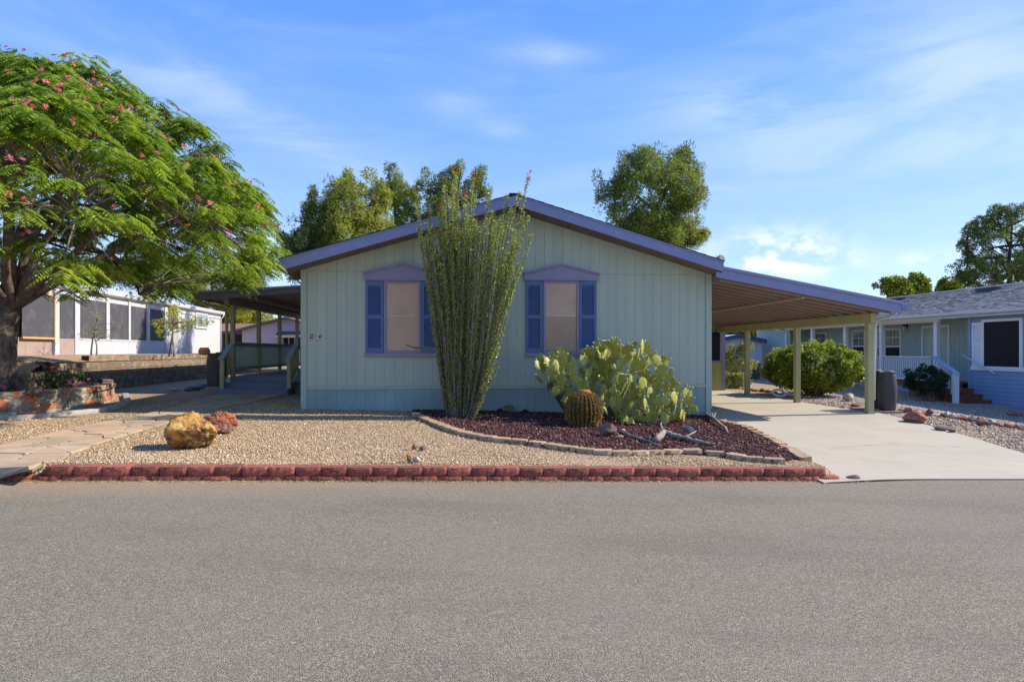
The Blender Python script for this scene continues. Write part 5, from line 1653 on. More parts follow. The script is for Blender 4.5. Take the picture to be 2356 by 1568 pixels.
# pines behind the house
outline_tree('pine_tree', 'round-headed pine standing alone behind the right slope of the green house roof',
    [(1352, 420), (1375, 405), (1400, 420), (1405, 370), (1440, 350), (1470, 335), (1530, 325), (1575, 335), (1600, 365), (1625, 390), (1641, 430), (1636, 465), (1600, 500), (1570, 520), (1580, 560), (1560, 600), (1500, 620), (1440, 600), (1420, 540), (1385, 485), (1362, 455)],
    31, 1478, 290, .58, 150, .17, .042, pine_leaf2, 21, 2.8, (1480, 560), trunk_r=.27, hole=.1)
outline_tree('pine_tree', 'low leaning pine whose boughs spread right just above the right roof slope',
    [(1455, 540), (1500, 520), (1560, 500), (1640, 500), (1640, 535), (1625, 560), (1600, 580), (1540, 570), (1480, 555)],
    33, 1500, 60, .55, 150, .17, .042, pine_leaf, 22, 1.6, (1520, 600), trunk_r=.2)
outline_tree('pine_tree', 'tall bright yellow-green pine with a pointed top behind the left roof slope',
    [(735, 470), (760, 420), (790, 390), (795, 370), (830, 375), (870, 400), (900, 440), (912, 500), (920, 600), (900, 680), (800, 700), (735, 660), (700, 590), (720, 520)],
    30, 800, 280, .52, 160, .17, .04, pine_leaf, 23, 2.6, (800, 620), trunk_r=.24, hole=.05)
outline_tree('pine_tree', 'darker pine spire between the bright pine and the red-tipped ocotillo',
    [(885, 400), (905, 372), (930, 380), (945, 400), (965, 430), (975, 480), (1000, 600), (980, 690), (900, 700), (885, 600), (890, 500)],
    34, 925, 150, .50, 150, .17, .04, pine_leaf2, 24, 1.9, (925, 600), trunk_r=.2)
outline_tree('pine_tree', 'dusky pine behind the ocotillo tips with its top beside the roof peak',
    [(955, 400), (985, 385), (1010, 400), (1050, 380), (1070, 355), (1105, 365), (1125, 400), (1140, 430), (1115, 460), (1110, 540), (1120, 640), (1040, 700), (960, 660), (950, 470)],
    33, 1040, 210, .50, 150, .17, .04, pine_leaf2, 25, 2.2, (1040, 600), trunk_r=.24, hole=.12)
outline_tree('pine_tree', 'open blue-green pine with separate puffs at the far left of the pine group',
    [(622, 500), (640, 520), (660, 500), (685, 520), (690, 450), (705, 420), (725, 430), (740, 480), (750, 540), (760, 600), (720, 625), (680, 650), (650, 640), (640, 600), (630, 560)],
    29, 705, 125, .38, 130, .15, .036, pine_leaf3, 26, 1.6, (700, 660), trunk_r=.12, hole=.06)
# trees beyond the white mobile home
TL = [('low pine spreading over the roof of the white mobile home beneath the pink-flowered tree', [(250, 640), (300, 600), (380, 590), (440, 600), (470, 640), (480, 700), (420, 690), (330, 670), (250, 655)], 48, 360, pine_leaf2, 31, 120),
      ('feathery yellow-green pine to the left of the side porch roof', [(430, 620), (480, 590), (540, 610), (600, 600), (615, 650), (600, 690), (560, 760), (500, 745), (440, 720), (420, 660)], 52, 520, pine_leaf, 32, 130),
      ('dense green pine filling the gaps between the side porch posts', [(500, 700), (560, 690), (640, 700), (660, 720), (650, 770), (560, 770), (500, 770)], 55, 590, pine_leaf, 33, 90),
      ('small far pine in the gap beside the left end of the house roof', [(545, 640), (575, 610), (600, 612), (612, 660), (580, 690), (550, 690)], 60, 580, pine_leaf3, 34, 40),
      ('bushy pine half hidden behind the far end of the white mobile home', [(60, 640), (120, 600), (230, 610), (270, 650), (230, 670), (100, 650)], 46, 160, pine_leaf2, 35, 90)]
for lb, pl, Y_, bx, lf, sd_, nn in TL:
    outline_tree('pine_tree', lb, pl, Y_, bx, nn, .75, 130, .24, .06, lf, sd_, 2.6, (bx, 760), trunk_r=.22)
# right side trees
outline_tree('pine_tree', 'tall dark layered pine rising behind the blue house roof at the right edge',
    [(2205, 540), (2225, 520), (2250, 500), (2290, 475), (2330, 465), (2400, 470), (2440, 540), (2440, 650), (2330, 670), (2240, 680), (2195, 640), (2180, 605), (2215, 590), (2200, 560)],
    42, 2318, 230, .55, 130, .20, .05, pine_leaf3, 41, 3.2, (2318, 700), trunk_r=.3, hole=.12)
outline_tree('leafy_tree', 'round bright green tree just left of the blue house ridge',
    [(2005, 690), (2010, 655), (2040, 640), (2080, 645), (2115, 628), (2130, 650), (2145, 680), (2090, 700), (2040, 705)],
    44, 2080, 85, .55, 150, .20, .10, bush_leaf, 42, 2.2, (2080, 740))
outline_tree('leafy_tree', 'smaller bright green tree touching the dark pine behind the blue house ridge',
    [(2150, 665), (2165, 645), (2200, 645), (2215, 670), (2200, 690), (2160, 695)],
    45, 2185, 40, .5, 150, .20, .10, bush_leaf, 43, 1.6, (2185, 740))
outline_tree('leafy_tree', 'far tree with grey-green leaves seen between the two carport posts above the pale blue house',
    [(1650, 775), (1670, 755), (1710, 745), (1760, 750), (1800, 760), (1790, 790), (1650, 790)],
    58, 1715, 60, .7, 110, .26, .09, pine_leaf2, 44, 2.2, (1720, 790))
outline_tree('pine_tree', 'little pine top peeking over the lower end of the right roof slope',
    [(1590, 592), (1605, 578), (1620, 590), (1640, 640), (1660, 720), (1640, 770), (1560, 770), (1550, 700), (1575, 640)], 40, 1605, 70, .5, 120, .16, .045, pine_leaf, 45, 1.6, (1605, 760))
outline_tree('pine_tree', 'tiny dark tree top just above the corner where roof and carport meet',
    [(1640, 600), (1655, 588), (1672, 595), (1664, 630), (1675, 690), (1670, 760), (1600, 770), (1610, 690), (1630, 640)], 46, 1645, 60, .5, 120, .18, .05, pine_leaf3, 46, 1.5, (1640, 760))

# far woodland closing the view all round the horizon
g = np.random.default_rng(77)
C_, Rd = [], []
for i in range(520):
    a = g.uniform(-1.05, 1.05); D = g.uniform(85, 120)
    x, y = D * math.sin(a), D * math.cos(a)
    C_.append((x, y, ground_z2(x, y) + g.uniform(.3, 4.3))); Rd.append(g.uniform(1.2, 2.2))
v, f, tn = tufts(C_, Rd, 90, .8, .38, 78)
o = np_obj('far_woodland', v, f, pine_leaf2, tone=tn); tag(o, 'distant belt of dark green trees along the horizon behind the houses', 'woodland', kind='stuff')

# ------------------------------------------------------------------ the silk tree in the planter
TB = Vector((-9.66, 11.95, PTOP - .12))
silk = thing('silk_tree', 'big spreading silk tree with feathery leaves and pink flowers rising from the block planter', 'tree', TB)
mb = MB(ID)
fkz = CZ + 1.05
fk = Vector((-9.42, 11.9, fkz))
mb.tube([TB - Vector((.0, 0, .15)), TB + Vector((0, 0, .06)), TB + Vector((.0, 0, .35)), TB + Vector((.02, 0, .9)), TB + Vector((.03, 0, 1.4)), fk - Vector((.05, 0, 0))], [.42, .31, .235, .21, .22, .18], 18, wob=.35)
# buttress roots
for a in (.2, 1.6, 2.9, 4.1, 5.3):
    mb.tube([TB + Vector((.18 * math.cos(a), .18 * math.sin(a), .30)), TB + Vector((.34 * math.cos(a), .34 * math.sin(a), .08)), TB + Vector((.55 * math.cos(a), .55 * math.sin(a), -.06))], [.14, .11, .05], 8)
tops = [(-8.1, 11.6, 3.0), (-7.0, 11.2, 2.6), (-9.3, 11.2, 4.6), (-8.2, 12.6, 4.6), (-10.8, 11.8, 3.6), (-9.8, 13.4, 4.0), (-7.9, 10.2, 3.2), (-10.9, 10.4, 3.4), (-6.2, 12.4, 2.9), (-9.6, 9.7, 3.2)]
nodes = []
for i, p in enumerate(tops):
    p = Vector((p[0], p[1], CZ + p[2] - .2))
    a = fk + Vector((0, 0, -.25)) if i not in (4, 7, 5) else TB + Vector((-.05, 0, 1.35))
    pts_ = limb(mb, a, p, .11 if i < 3 else .09, .035, 9, .04 if i != 1 else -.02, 60 + i, .07, 9)
    nodes += pts_[4:]
# the crown: umbrella of revolution with the silhouette of the photograph
prof = [(0, 5.75), (.7, 5.7), (1.5, 5.35), (2.3, 4.8), (3.1, 4.35), (3.8, 3.9), (4.2, 3.5), (4.5, 2.7), (4.8, 2.0)]
pd = [p[0] for p in prof]; pzz = [p[1] for p in prof]
g = np.random.default_rng(33)
cen = Vector((-9.5, 12.0, 0))
def silk_top(r_): return float(np.interp(r_, pd, pzz))
tips = []
sec = []
tries = 0
while len(tips) < 1150 and tries < 60000:
    tries += 1
    a = g.uniform(0, 2 * math.pi); r_ = 4.75 * math.sqrt(g.uniform(0.005, 1))
    zt_ = silk_top(r_) * (1 + .06 * math.sin(3 * a + 1) + .05 * math.sin(7 * a))
    zb_ = 1.55 + .3 * math.sin(a * 2) - .25 * sstep(3.2, 4.6, r_) + 1.6 * max(0, 1 - r_ / 2.4)
    lay_ = g.random()
    if lay_ < .5: z_ = zt_ - g.uniform(.15, .5)
    else: z_ = g.uniform(zb_, zt_ - .3)
    # layered boughs: keep foliage in sheets that slope outward
    ph = (z_ + .42 * r_ + .35 * math.sin(2 * a)) / .95
    if lay_ >= .5 and abs((ph % 1) - .5) > .33: continue
    if mnoise.noise(Vector((r_ * math.cos(a) * .8, r_ * math.sin(a) * .8, z_ * .9))) < -.3: continue
    p = cen + Vector((r_ * math.cos(a), r_ * math.sin(a), CZ + z_))
    if z_ < zb_: continue
    if z_ < zb_ + 1.1 and r_ * math.sin(a) < .6 and g.random() < .55: continue
    tips.append(p)
for q in range(60):
    p = tips[int(g.integers(len(tips)))].lerp(cen + Vector((0, 0, CZ + 2.2)), .25) - Vector((0, 0, .25))
    a = min(nodes, key=lambda w: (w - p).length + max(0, w.z - p.z))
    sec += limb(mb, a, p, .045, .022, 6, .03, 300 + q, .06, 5)[2:]
alln = nodes + sec
mb.build('trunk', bark, silk, smooth=True)
mb2 = MB(ID)
for q, p in enumerate(tips):
    a = min(alln, key=lambda w: (w - p).length)
    limb(mb2, a, p, .016, .006, 4, .05, 700 + q, .05, 3)
tag(mb2.build('branches', twig, silk), kind='stuff')
# fronds: arching rachis with paired pinnae
NF_ = 11
T_ = np.array([tuple(p) for p in tips]); n = len(T_) * NF_
C0 = np.repeat(T_, NF_, 0) + g.normal(0, .07, (n, 3))
outd = unit(C0 - np.array([-9.5, 12.0, CZ + 1.8]))
ang = g.uniform(0, 2 * np.pi, n)
hd = unit(np.column_stack([np.cos(ang), np.sin(ang), np.zeros(n)]) + outd * np.array([.9, .9, 0]))
L_ = g.uniform(.24, .38, n)
npn = 9
vs_, fs_, tn_ = [], [], []
tt = np.linspace(.15, 1.0, npn)
tone_f = np.clip(np.repeat(g.uniform(.1, .8, len(T_)), NF_) + g.normal(0, .12, n), 0, .92)
tone_f[g.random(n) < .05] = .97
up = np.array([0, 0, 1.0])
sd_v = unit(np.cross(hd, up))
rise = g.uniform(.0, .45, n)
for k_, t_ in enumerate(tt):
    pos = C0 + hd * (L_ * t_)[:, None] + up * ((rise * t_ - (.55 + rise) * t_ ** 2) * L_)[:, None]
    for sg_ in (-1, 1):
        pl_ = .13 * math.sin(math.pi * min(1, (t_ * .8 + .12))) + .02
        dr = unit(sd_v * sg_ + hd * .45 + up * (-.45 - .4 * t_))
        c = pos + dr * pl_ * .5
        v, f = leaf_quads(c, dr, pl_, .032, g, flat=hd * 0 + up + g.normal(0, .25, (n, 3)))
        # widen kite into a feather: leaf_quads already tapers at both ends
        fs_.append(f + sum(len(x) for x in vs_)); vs_.append(v); tn_.append(np.repeat(tone_f, 4))
crown = np_obj('crown', np.concatenate(vs_), np.concatenate(fs_), mimosa_leaf, silk, tone=np.concatenate(tn_))
crown['kind'] = 'stuff'
# pink powder-puff flowers on the upper side of the boughs
def puff_mesh(seed, m, r_=.05, n=26):
    gg = np.random.default_rng(seed)
    d = unit(gg.normal(size=(n, 3)) + np.array([0, 0, .8]))
    v, f = leaf_quads(d * r_ * .5, d, r_, .011, gg)
    return np_mesh('flower_mesh', v, f, m)
pfm = [puff_mesh(i, pink_m) for i in range(4)]
fl_ = 0
cand = sorted(tips, key=lambda p: (p - Vector((-7.2, 9, CZ + 3))).length + g.uniform(0, 7.5))
for p in cand:
    if fl_ >= 280: break
    rr_ = math.hypot(p.x + 9.5, p.y - 12)
    for _ in range(int(g.integers(0, 3))):
        q = p + Vector((g.normal(0, .13), g.normal(0, .13), g.uniform(.08, .22)))
        M_ = Matrix.Translation(q) @ Matrix.Rotation(g.uniform(0, 6), 4, 'Z') @ Matrix.Scale(g.uniform(.7, 1.35), 4)
        put('flower', pfm[int(g.integers(4))], silk, M_); fl_ += 1

# ------------------------------------------------------------------ ocotillo in front of the wall
OB = G(1060, 952); OB.y = 12.55; OB.x = (1060 - CX) * 12.55 / FPX; OB.z = ground_z2(OB.x, OB.y) + .03
oco = thing('ocotillo', 'tall many-stemmed ocotillo with red flower tips in front of the pale green house', 'ocotillo', OB)
r = random.Random(12)
g = np.random.default_rng(12)
def oco_stem(i, bx, tx, H, dyt, bare=.0, bend=.0, leafy=1.0):
    """one whip: bx, tx = foot and tip offset from the plant centre in metres"""
    n_ = 16; pts = []
    w1, w2 = r.uniform(-.09, .09), r.uniform(0, 6)
    by = r.uniform(-.16, .14)
    for k in range(n_ + 1):
        t = k / n_
        s_ = t ** .66
        x = bx + (tx - bx) * (.78 * s_ + .22 * t ** 2.2) + w1 * math.sin(t * 7 + w2) * t + bend * math.sin(math.pi * t)
        y = by + dyt * t + .04 * math.sin(t * 5 + w2 * 2)
        pts.append(OB + Vector((x, y, H * t - .03)))
    mb = MB(ID)
    mb.tube(pts, [.016 * (1 - .72 * k / n_) + .003 for k in range(n_ + 1)], 5)
    # leaves
    m_ = int(H * 150 * leafy)
    ts = g.uniform(.03 + bare, 1.0, m_) if bare else 1 - g.uniform(0, .97, m_) ** 1.25
    P_ = np.array([tuple(p) for p in pts])
    ii = np.minimum((ts * n_).astype(int), n_ - 1); fr_ = ts * n_ - ii
    c = P_[ii] * (1 - fr_[:, None]) + P_[ii + 1] * fr_[:, None]
    out = g.normal(size=(m_, 3)); out[:, 2] = np.abs(out[:, 2]) * .9; out = unit(out)
    rad = g.uniform(.010, .062, m_)
    c = c + out * rad[:, None]
    v, f = leaf_quads(c, out + g.normal(0, .4, (m_, 3)), g.uniform(.028, .052, m_), g.uniform(.018, .028, m_), g)
    b = len(mb.v)
    tone_v = [.5] * b
    mb.v += [Vector(q) for q in v.tolist()]
    mb.f += (f + b).tolist(); mb.m += [1] * len(f)
    tl = np.repeat(np.clip(g.normal(.45, .25, m_), 0, 1), 4)
    o = mb.build('stem', [bark_oco, oco_leaf], oco)
    at = o.data.attributes.new('tone', 'FLOAT', 'POINT')
    at.data.foreach_set('value', np.concatenate([np.full(b, .5), tl]).astype(np.float32))
    return o, pts
s13 = 12.45 / FPX
def flower_mesh(seed, n=34, L=.17):
    gg = np.random.default_rng(seed)
    t = gg.uniform(0, 1, n)
    c = np.column_stack([gg.normal(0, .016, n), gg.normal(0, .016, n), t * L])
    d = unit(np.column_stack([gg.normal(size=n), gg.normal(size=n), gg.uniform(0, 1.2, n)]))
    v, f = leaf_quads(c, d, .045, .016, gg)
    return np_mesh('ocotillo_flower_mesh', v, f, red_flower)
ofm = [flower_mesh(i) for i in range(3)]
specs = []
for i in range(104):
    q = r.uniform(-1, 1)
    tipx = (1087 + q * 110 - 1060) * s13 + r.gauss(0, .05)
    yt = 448 + r.uniform(-28, 190) + 90 * max(0, abs(q) - .6)
    H = (952 - yt) * s13
    specs.append((q * .21 + r.uniform(-.06, .06), tipx, H, r.uniform(-.55, -.05)))
specs += [(.2, (1214 - 1060) * s13, (952 - 408) * s13, -.35), (.2, (1210 - 1060) * s13, (952 - 488) * s13, -.3), (.22, (1215 - 1060) * s13, (952 - 538) * s13, -.4),
          (.22, (1192 - 1060) * s13, (952 - 635) * s13, -.3), (.2, (1188 - 1060) * s13, (952 - 600) * s13, -.45), (-.2, (960 - 1060) * s13, (952 - 458) * s13, -.2), (.22, (1150 - 1060) * s13, (952 - 778) * s13, -.3),
          (.22, (1145 - 1060) * s13, (952 - 822) * s13, -.2), (-.2, (975 - 1060) * s13, (952 - 520) * s13, -.3), (0, (1050 - 1060) * s13, (952 - 395) * s13, -.4), (.05, (1090 - 1060) * s13, (952 - 410) * s13, -.3), (-.1, (1030 - 1060) * s13, (952 - 415) * s13, -.3)]
for i, (bx_, tx_, H_, dy_) in enumerate(specs):
    o, pts = oco_stem(i, bx_, tx_, H_, dy_, leafy=r.uniform(.75, 1.15))
    if i % 13 == 0 or i > 112:
        tip = pts[-1]; d = (pts[-1] - pts[-2]).normalized()
        M_ = Matrix.Translation(tip - d * .05) @ d.to_track_quat('Z', 'Y').to_matrix().to_4x4() @ Matrix.Scale(r.uniform(.8, 1.3), 4)
        put('flower', ofm[i % 3], o, M_)
# one low arm crossing the left window
o, pts = oco_stem(99, -.2, (938 - 1060) * s13, .1, -.3, leafy=0.01) if False else (None, None)
arm = [OB + Vector(((x - 1060) * s13, -.25, (952 - y) * s13)) for x, y in ((1030, 800), (1005, 792), (985, 792), (960, 793), (938, 786))]
mb = MB(ID); mb.tube(arm, [.02, .018, .016, .014, .008], 6); b = len(mb.v)
n_ = 160; ts = g.uniform(0, 3.99, n_); ii = ts.astype(int); P_ = np.array([tuple(p) for p in arm]); c = P_[ii] * (1 - (ts - ii))[:, None] + P_[ii + 1] * (ts - ii)[:, None]
out = unit(g.normal(size=(n_, 3))); v, f = leaf_quads(c + out * .02, out, .03, .016, g)
mb.v += [Vector(q) for q in v.tolist()]; mb.f += (f + b).tolist(); mb.m += [1] * len(f)
o = mb.build('stem', [bark_oco, oco_leaf], oco)
at_ = o.data.attributes.new('tone', 'FLOAT', 'POINT'); at_.data.foreach_set('value', np.full(len(o.data.vertices), .25, dtype=np.float32))

# ------------------------------------------------------------------ prickly pear
def pad_mesh(seed, w=.20, h=.27, th=.028):
    r_ = random.Random(seed)
    na, nr_ = 14, 4
    vs, fs = [], []
    def rim(a):
        x = math.sin(a); z = -math.cos(a)
        wx = w / 2 * (1 + .12 * math.cos(a + math.pi) ) * (1 if z > -.2 else (1 - .55 * ((-z - .2) / .8) ** 1.3))
        return x * wx, h / 2 + z * h / 2
    dents = [1 + r_.uniform(-.05, .05) for _ in range(na)]
    for side in (1, -1):
        for k in range(1, nr_ + 1):
            t = k / nr_
            for i in range(na):
                x, z = rim(2 * math.pi * i / na)
                x *= dents[i]
                zc = h * .52
                yy = side * th / 2 * (1 - t ** 3) ** .5 if k < nr_ else 0
                vs.append((x * t, yy, zc + (z - zc) * t))
    # share rim: second side's rim duplicates at y=0 (same place) - fine
    c0 = len(vs); vs.append((0, th / 2, h * .52)); vs.append((0, -th / 2, h * .52))
    for s_ in range(2):
        b = s_ * nr_ * na
        for i in range(na):
            j = (i + 1) % na
            fs.append((c0 + s_, b + i, b + j) if s_ else (c0 + s_, b + j, b + i))
            for k in range(nr_ - 1):
                q = (b + k * na + i, b + k * na + j, b + (k + 1) * na + j, b + (k + 1) * na + i)
                fs.append(q[::-1] if s_ else q)
    bend = r_.uniform(-.25, .25)
    vs = [(x, y + bend * z * z + .10 * r_.uniform(-1, 1) * 0, z) for x, y, z in vs]
    me = bpy.data.meshes.new('pad_mesh'); me.from_pydata(vs, [], fs); me.materials.append(pad_m)
    me.polygons.foreach_set('use_smooth', [True] * len(me.polygons)); me.update()
    return me
pms = [pad_mesh(i, .19 + .03 * (i % 3), .26 + .03 * (i % 4)) for i in range(7)]
frm = bpy.data.meshes.new('fruit_mesh')
_f = MB(ID).lathe((0, 0, 0), [(.010, 0), (.020, .02), (.024, .045), (.020, .062), (.008, .066)], 7)
frm.from_pydata([tuple(p) for p in _f.v], [], _f.f); frm.materials.append(fruit_m); frm.polygons.foreach_set('use_smooth', [True] * len(frm.polygons)); frm.update()
PC = G(1450, 972); PY = PC.y
pear = thing('prickly_pear', 'large sprawling prickly pear cactus crowded with fruit beside the right window', 'cactus', Vector((PC.x, PY, PC.z)))
outl = [(1228, 880), (1222, 840), (1240, 808), (1262, 812), (1290, 800), (1330, 803), (1365, 800), (1375, 782), (1410, 775), (1440, 785), (1470, 782), (1500, 792), (1530, 815), (1552, 850), (1575, 885), (1612, 920), (1610, 945), (1565, 972), (1480, 985), (1420, 985), (1385, 960), (1300, 930), (1262, 900)]
r = random.Random(44)
PMAX = 70
pads = []; fruits = []; spn = []
def grow(base, dirv, yaw, size, gen):
    """pad standing on base, its long axis along dirv"""
    if len(pads) >= PMAX: return
    z = dirv.normalized()
    x = Vector((math.cos(yaw), math.sin(yaw), 0)); x = (x - z * x.dot(z)).normalized(); y = z.cross(x)
    M_ = Matrix((x, y, z)).transposed().to_4x4() @ Matrix.Scale(size, 4); M_.translation = base
    c = M_ @ Vector((0, 0, .26)); mid = M_ @ Vector((0, 0, .14))
    px = CX + c.x / c.y * FPX; py = HY - (c.z - CZ) / c.y * FPX
    if not inside(outl, px, py): return
    if c.y > house_y(c.x) - .25 or c.y < PY - 1.0: return
    for q in pads:
        if (q[1] - mid).length < .07: return
    k = r.randrange(7)
    pads.append((M_, mid, k, gen))
    nch = (r.choice((2, 2, 3)) if gen < 6 else 1) if gen < 9 else 0
    made = 0
    hgt = .26 + .03 * (k % 4)
    for _ in range(nch * 2):
        a = r.uniform(-1.15, 1.15)
        bp_ = M_ @ Vector((math.sin(a) * .085, 0, hgt * .5 + math.cos(a) * hgt * .46))
        nd = (z * math.cos(a) + x * math.sin(a) + Vector((r.uniform(-.35, .35), r.uniform(-.35, .35), .30 - .0 * gen))).normalized()
        nb_ = len(pads)
        grow(bp_, nd, yaw + r.uniform(-1.4, 1.4), r.uniform(.8, 1.08) * (1 if gen < 4 else .9), gen + 1)
        if len(pads) > nb_: made += 1
        if made >= nch: break
    if made == 0 or gen > 2:
        for _ in range(r.choice((0, 1, 2, 3)) if made == 0 and gen == 9 else r.choice((2, 3, 4)) if made == 0 else r.choice((0, 1))):
            a = r.uniform(-1.2, 1.2)
            fruits.append((M_ @ Matrix.Translation((math.sin(a) * .098, 0, hgt * .5 + math.cos(a) * hgt * .49)) @ Matrix.Rotation(a * .8, 4, 'Y') @ Matrix.Rotation(r.uniform(-.3, .3), 4, 'X'), len(pads) - 1))
for i in range(60):
    px = r.uniform(1300, 1590); bx_ = (px - CX) * (PY) / FPX
    y_ = PY + r.uniform(-.45, .7)
    b = Vector((bx_, y_, ground_z2(bx_, y_) + r.uniform(-.03, .02)))
    lean = (px - 1450) / 150
    grow(b, Vector((lean * .55 + r.uniform(-.3, .3), r.uniform(-.35, .2), 1)), r.uniform(-1.5, 1.5), r.uniform(.95, 1.15), 0)
# arms at the left that rise from a woody stem
corky = mat('corky_cactus_stem', (.12, .085, .06), (.06, .045, .035), 8, .95, .8, 30)
for (x0, y0, x1, y1, n_) in ((1330, 960, 1285, 900, 1), (1320, 950, 1265, 880, 1), (1400, 962, 1405, 935, 1), (1470, 965, 1470, 940, 1)):
    a = px_world(x0, y0, PY + .1); b = px_world(x1, y1, PY + .05)
    a.z = ground_z2(a.x, a.y)
    mb1 = MB(ID); limb(mb1, a, b, .07, .045, 8, 0, x0, .06, 6); mb1.build('woody_stem', corky, pear, smooth=True)
    for _ in range(5):
        grow(b + Vector((r.uniform(-.05, .05), r.uniform(-.05, .05), 0)), Vector((r.uniform(-.6, .6), r.uniform(-.3, .3), 1)), r.uniform(-1.5, 1.5), r.uniform(.9, 1.1), 1)
PMAX = 230
proj = lambda c: (CX + c.x / c.y * FPX, HY - (c.z - CZ) / c.y * FPX)
pq = [proj(q[1]) for q in pads]
for i in range(185):
    best = None
    for _ in range(14):
        px_, py_ = r.uniform(1225, 1612), r.uniform(778, 985)
        if in_poly_depth(outl, px_, py_) < 10: continue
        dd = min((math.hypot(px_ - a, py_ - b2) for a, b2 in pq), default=99)
        if best is None or dd > best[0]: best = (dd, px_, py_)
    if not best: continue
    _, px_, py_ = best
    y_ = PY + r.uniform(-.5, .55) - (.15 if py_ > 900 else 0)
    c = px_world(px_, py_, y_)
    gz_ = ground_z2(c.x, c.y)
    if c.z < gz_ + .08: c.z = gz_ + .08
    ln = (px_ - 1430) / 260
    d_ = Vector((ln * .6 + r.uniform(-.5, .5), r.uniform(-.4, .3), 1)).normalized()
    n0 = len(pads)
    grow(c - d_ * .14, d_, r.uniform(-1.45, 1.45), r.uniform(.68, 1.0), 9)
    if len(pads) > n0: pq += [proj(q[1]) for q in pads[n0:]]
print('PADS', len(pads), 'FRUITS', len(fruits), 'PY', PY)
for M_, mid, k, gen in pads:
    o = put('pad', pms[k], pear, M_)
for M_, k in fruits[:300]:
    put('fruit', frm, pear, M_)
# spines standing along the pad rims and faces
g = np.random.default_rng(3)
cs_, ds_ = [], []
for M_, mid, k, gen in pads:
    hgt = .26 + .03 * (k % 4); w_ = .19 + .03 * (k % 3)
    for _ in range(46):
        a = g.uniform(-2.4, 2.4); rr_ = 1.0 if g.random() < .75 else g.uniform(.2, .9)
        lp = Vector((math.sin(a) * w_ * .52 * rr_, (.012 if g.random() < .5 else -.012) * (1 - rr_), hgt * .5 + math.cos(a) * hgt * .5 * rr_))
        d = Vector((math.sin(a), g.normal(0, .6) + (1 if lp.y > 0 else -1) * (1 - rr_) * 2, math.cos(a)))
        cs_.append(tuple(M_ @ lp)); ds_.append(tuple((M_.to_3x3() @ d).normalized()))
cs_ = np.array(cs_); ds_ = np.array(ds_)
v, f = leaf_quads(cs_ + ds_ * .012, ds_, g.uniform(.02, .042, len(cs_)), .0045, g)
o = np_obj('spines', v, f, pale_spine, pear, tone=g.random(len(cs_)).repeat(4)); o['kind'] = 'stuff'

# ------------------------------------------------------------------ golden barrel cactus
BC = G(1343, 988); BC.y += .33; BC.x = (1343 - CX) * BC.y / FPX; BC.z = ground_z2(BC.x, BC.y) + .02
bar = thing('barrel_cactus', 'squat ribbed golden barrel cactus with an orange woolly crown at the bed\'s middle', 'cactus', BC)
NR = 25; RB = .335; HB = .66
na, nz_ = NR * 6, 22
vs, fs = [], []
def bar_r(t, a, k=1.0):
    th = math.pi * (.10 + .87 * t)
    r_ = math.sin(th) ** .8 * RB
    cut = abs(((a * NR / (2 * math.pi)) % 1) - .5) * 2      # 1 on the crest, 0 in the groove
    return r_ * (1 - .13 * (1 - cut) ** 1.3), HB * (.5 - .5 * math.cos(th)) + .0
for j in range(nz_ + 1):
    t = j / nz_
    for i in range(na):
        a = 2 * math.pi * i / na
        r_, z_ = bar_r(t, a)
        if t > .93: z_ -= (t - .93) * .5
        vs.append((BC.x + r_ * math.cos(a), BC.y + r_ * math.sin(a), BC.z + z_ - .03))
for j in range(nz_):
    for i in range(na):
        fs.append((j * na + i, j * na + (i + 1) % na, (j + 1) * na + (i + 1) % na, (j + 1) * na + i))
fs.append([nz_ * na + i for i in range(na)])
MB(ID).add(vs, fs).build('ribbed_body', barrel_green, bar, smooth=True)
g = np.random.default_rng(6)
cs_, ds_ = [], []
for i in range(NR):
    a = 2 * math.pi * (i + .0) / NR
    for j in range(34):
        t = .08 + .88 * j / 34
        r_, z_ = bar_r(t, a)
        r_ = math.sin(math.pi * (.10 + .87 * t)) ** .8 * RB
        th = math.pi * (.10 + .87 * t)
        nrm = Vector((math.cos(a) * math.sin(th), math.sin(a) * math.sin(th), -math.cos(th)))
        for _ in range(14):
            d = (nrm + Vector(g.normal(0, .75, 3))).normalized()
            cs_.append((BC.x + r_ * math.cos(a), BC.y + r_ * math.sin(a), BC.z + z_ - .03)); ds_.append(tuple(d))
cs_ = np.array(cs_); ds_ = np.array(ds_); Ls = g.uniform(.025, .055, len(cs_))
v, f = leaf_quads(cs_ + ds_ * (Ls * .5)[:, None], ds_, Ls, .0058, g)
o = np_obj('spines', v, f, spine_m, bar, tone=g.random(len(cs_)).repeat(4)); o['kind'] = 'stuff'
MB(ID).lathe((BC.x, BC.y, BC.z + HB - .105), [(.13, 0), (.125, .10), (.105, .125), (.06, .13), (.03, .115)], 16).build('wool_crown', wool_m, bar, smooth=True)

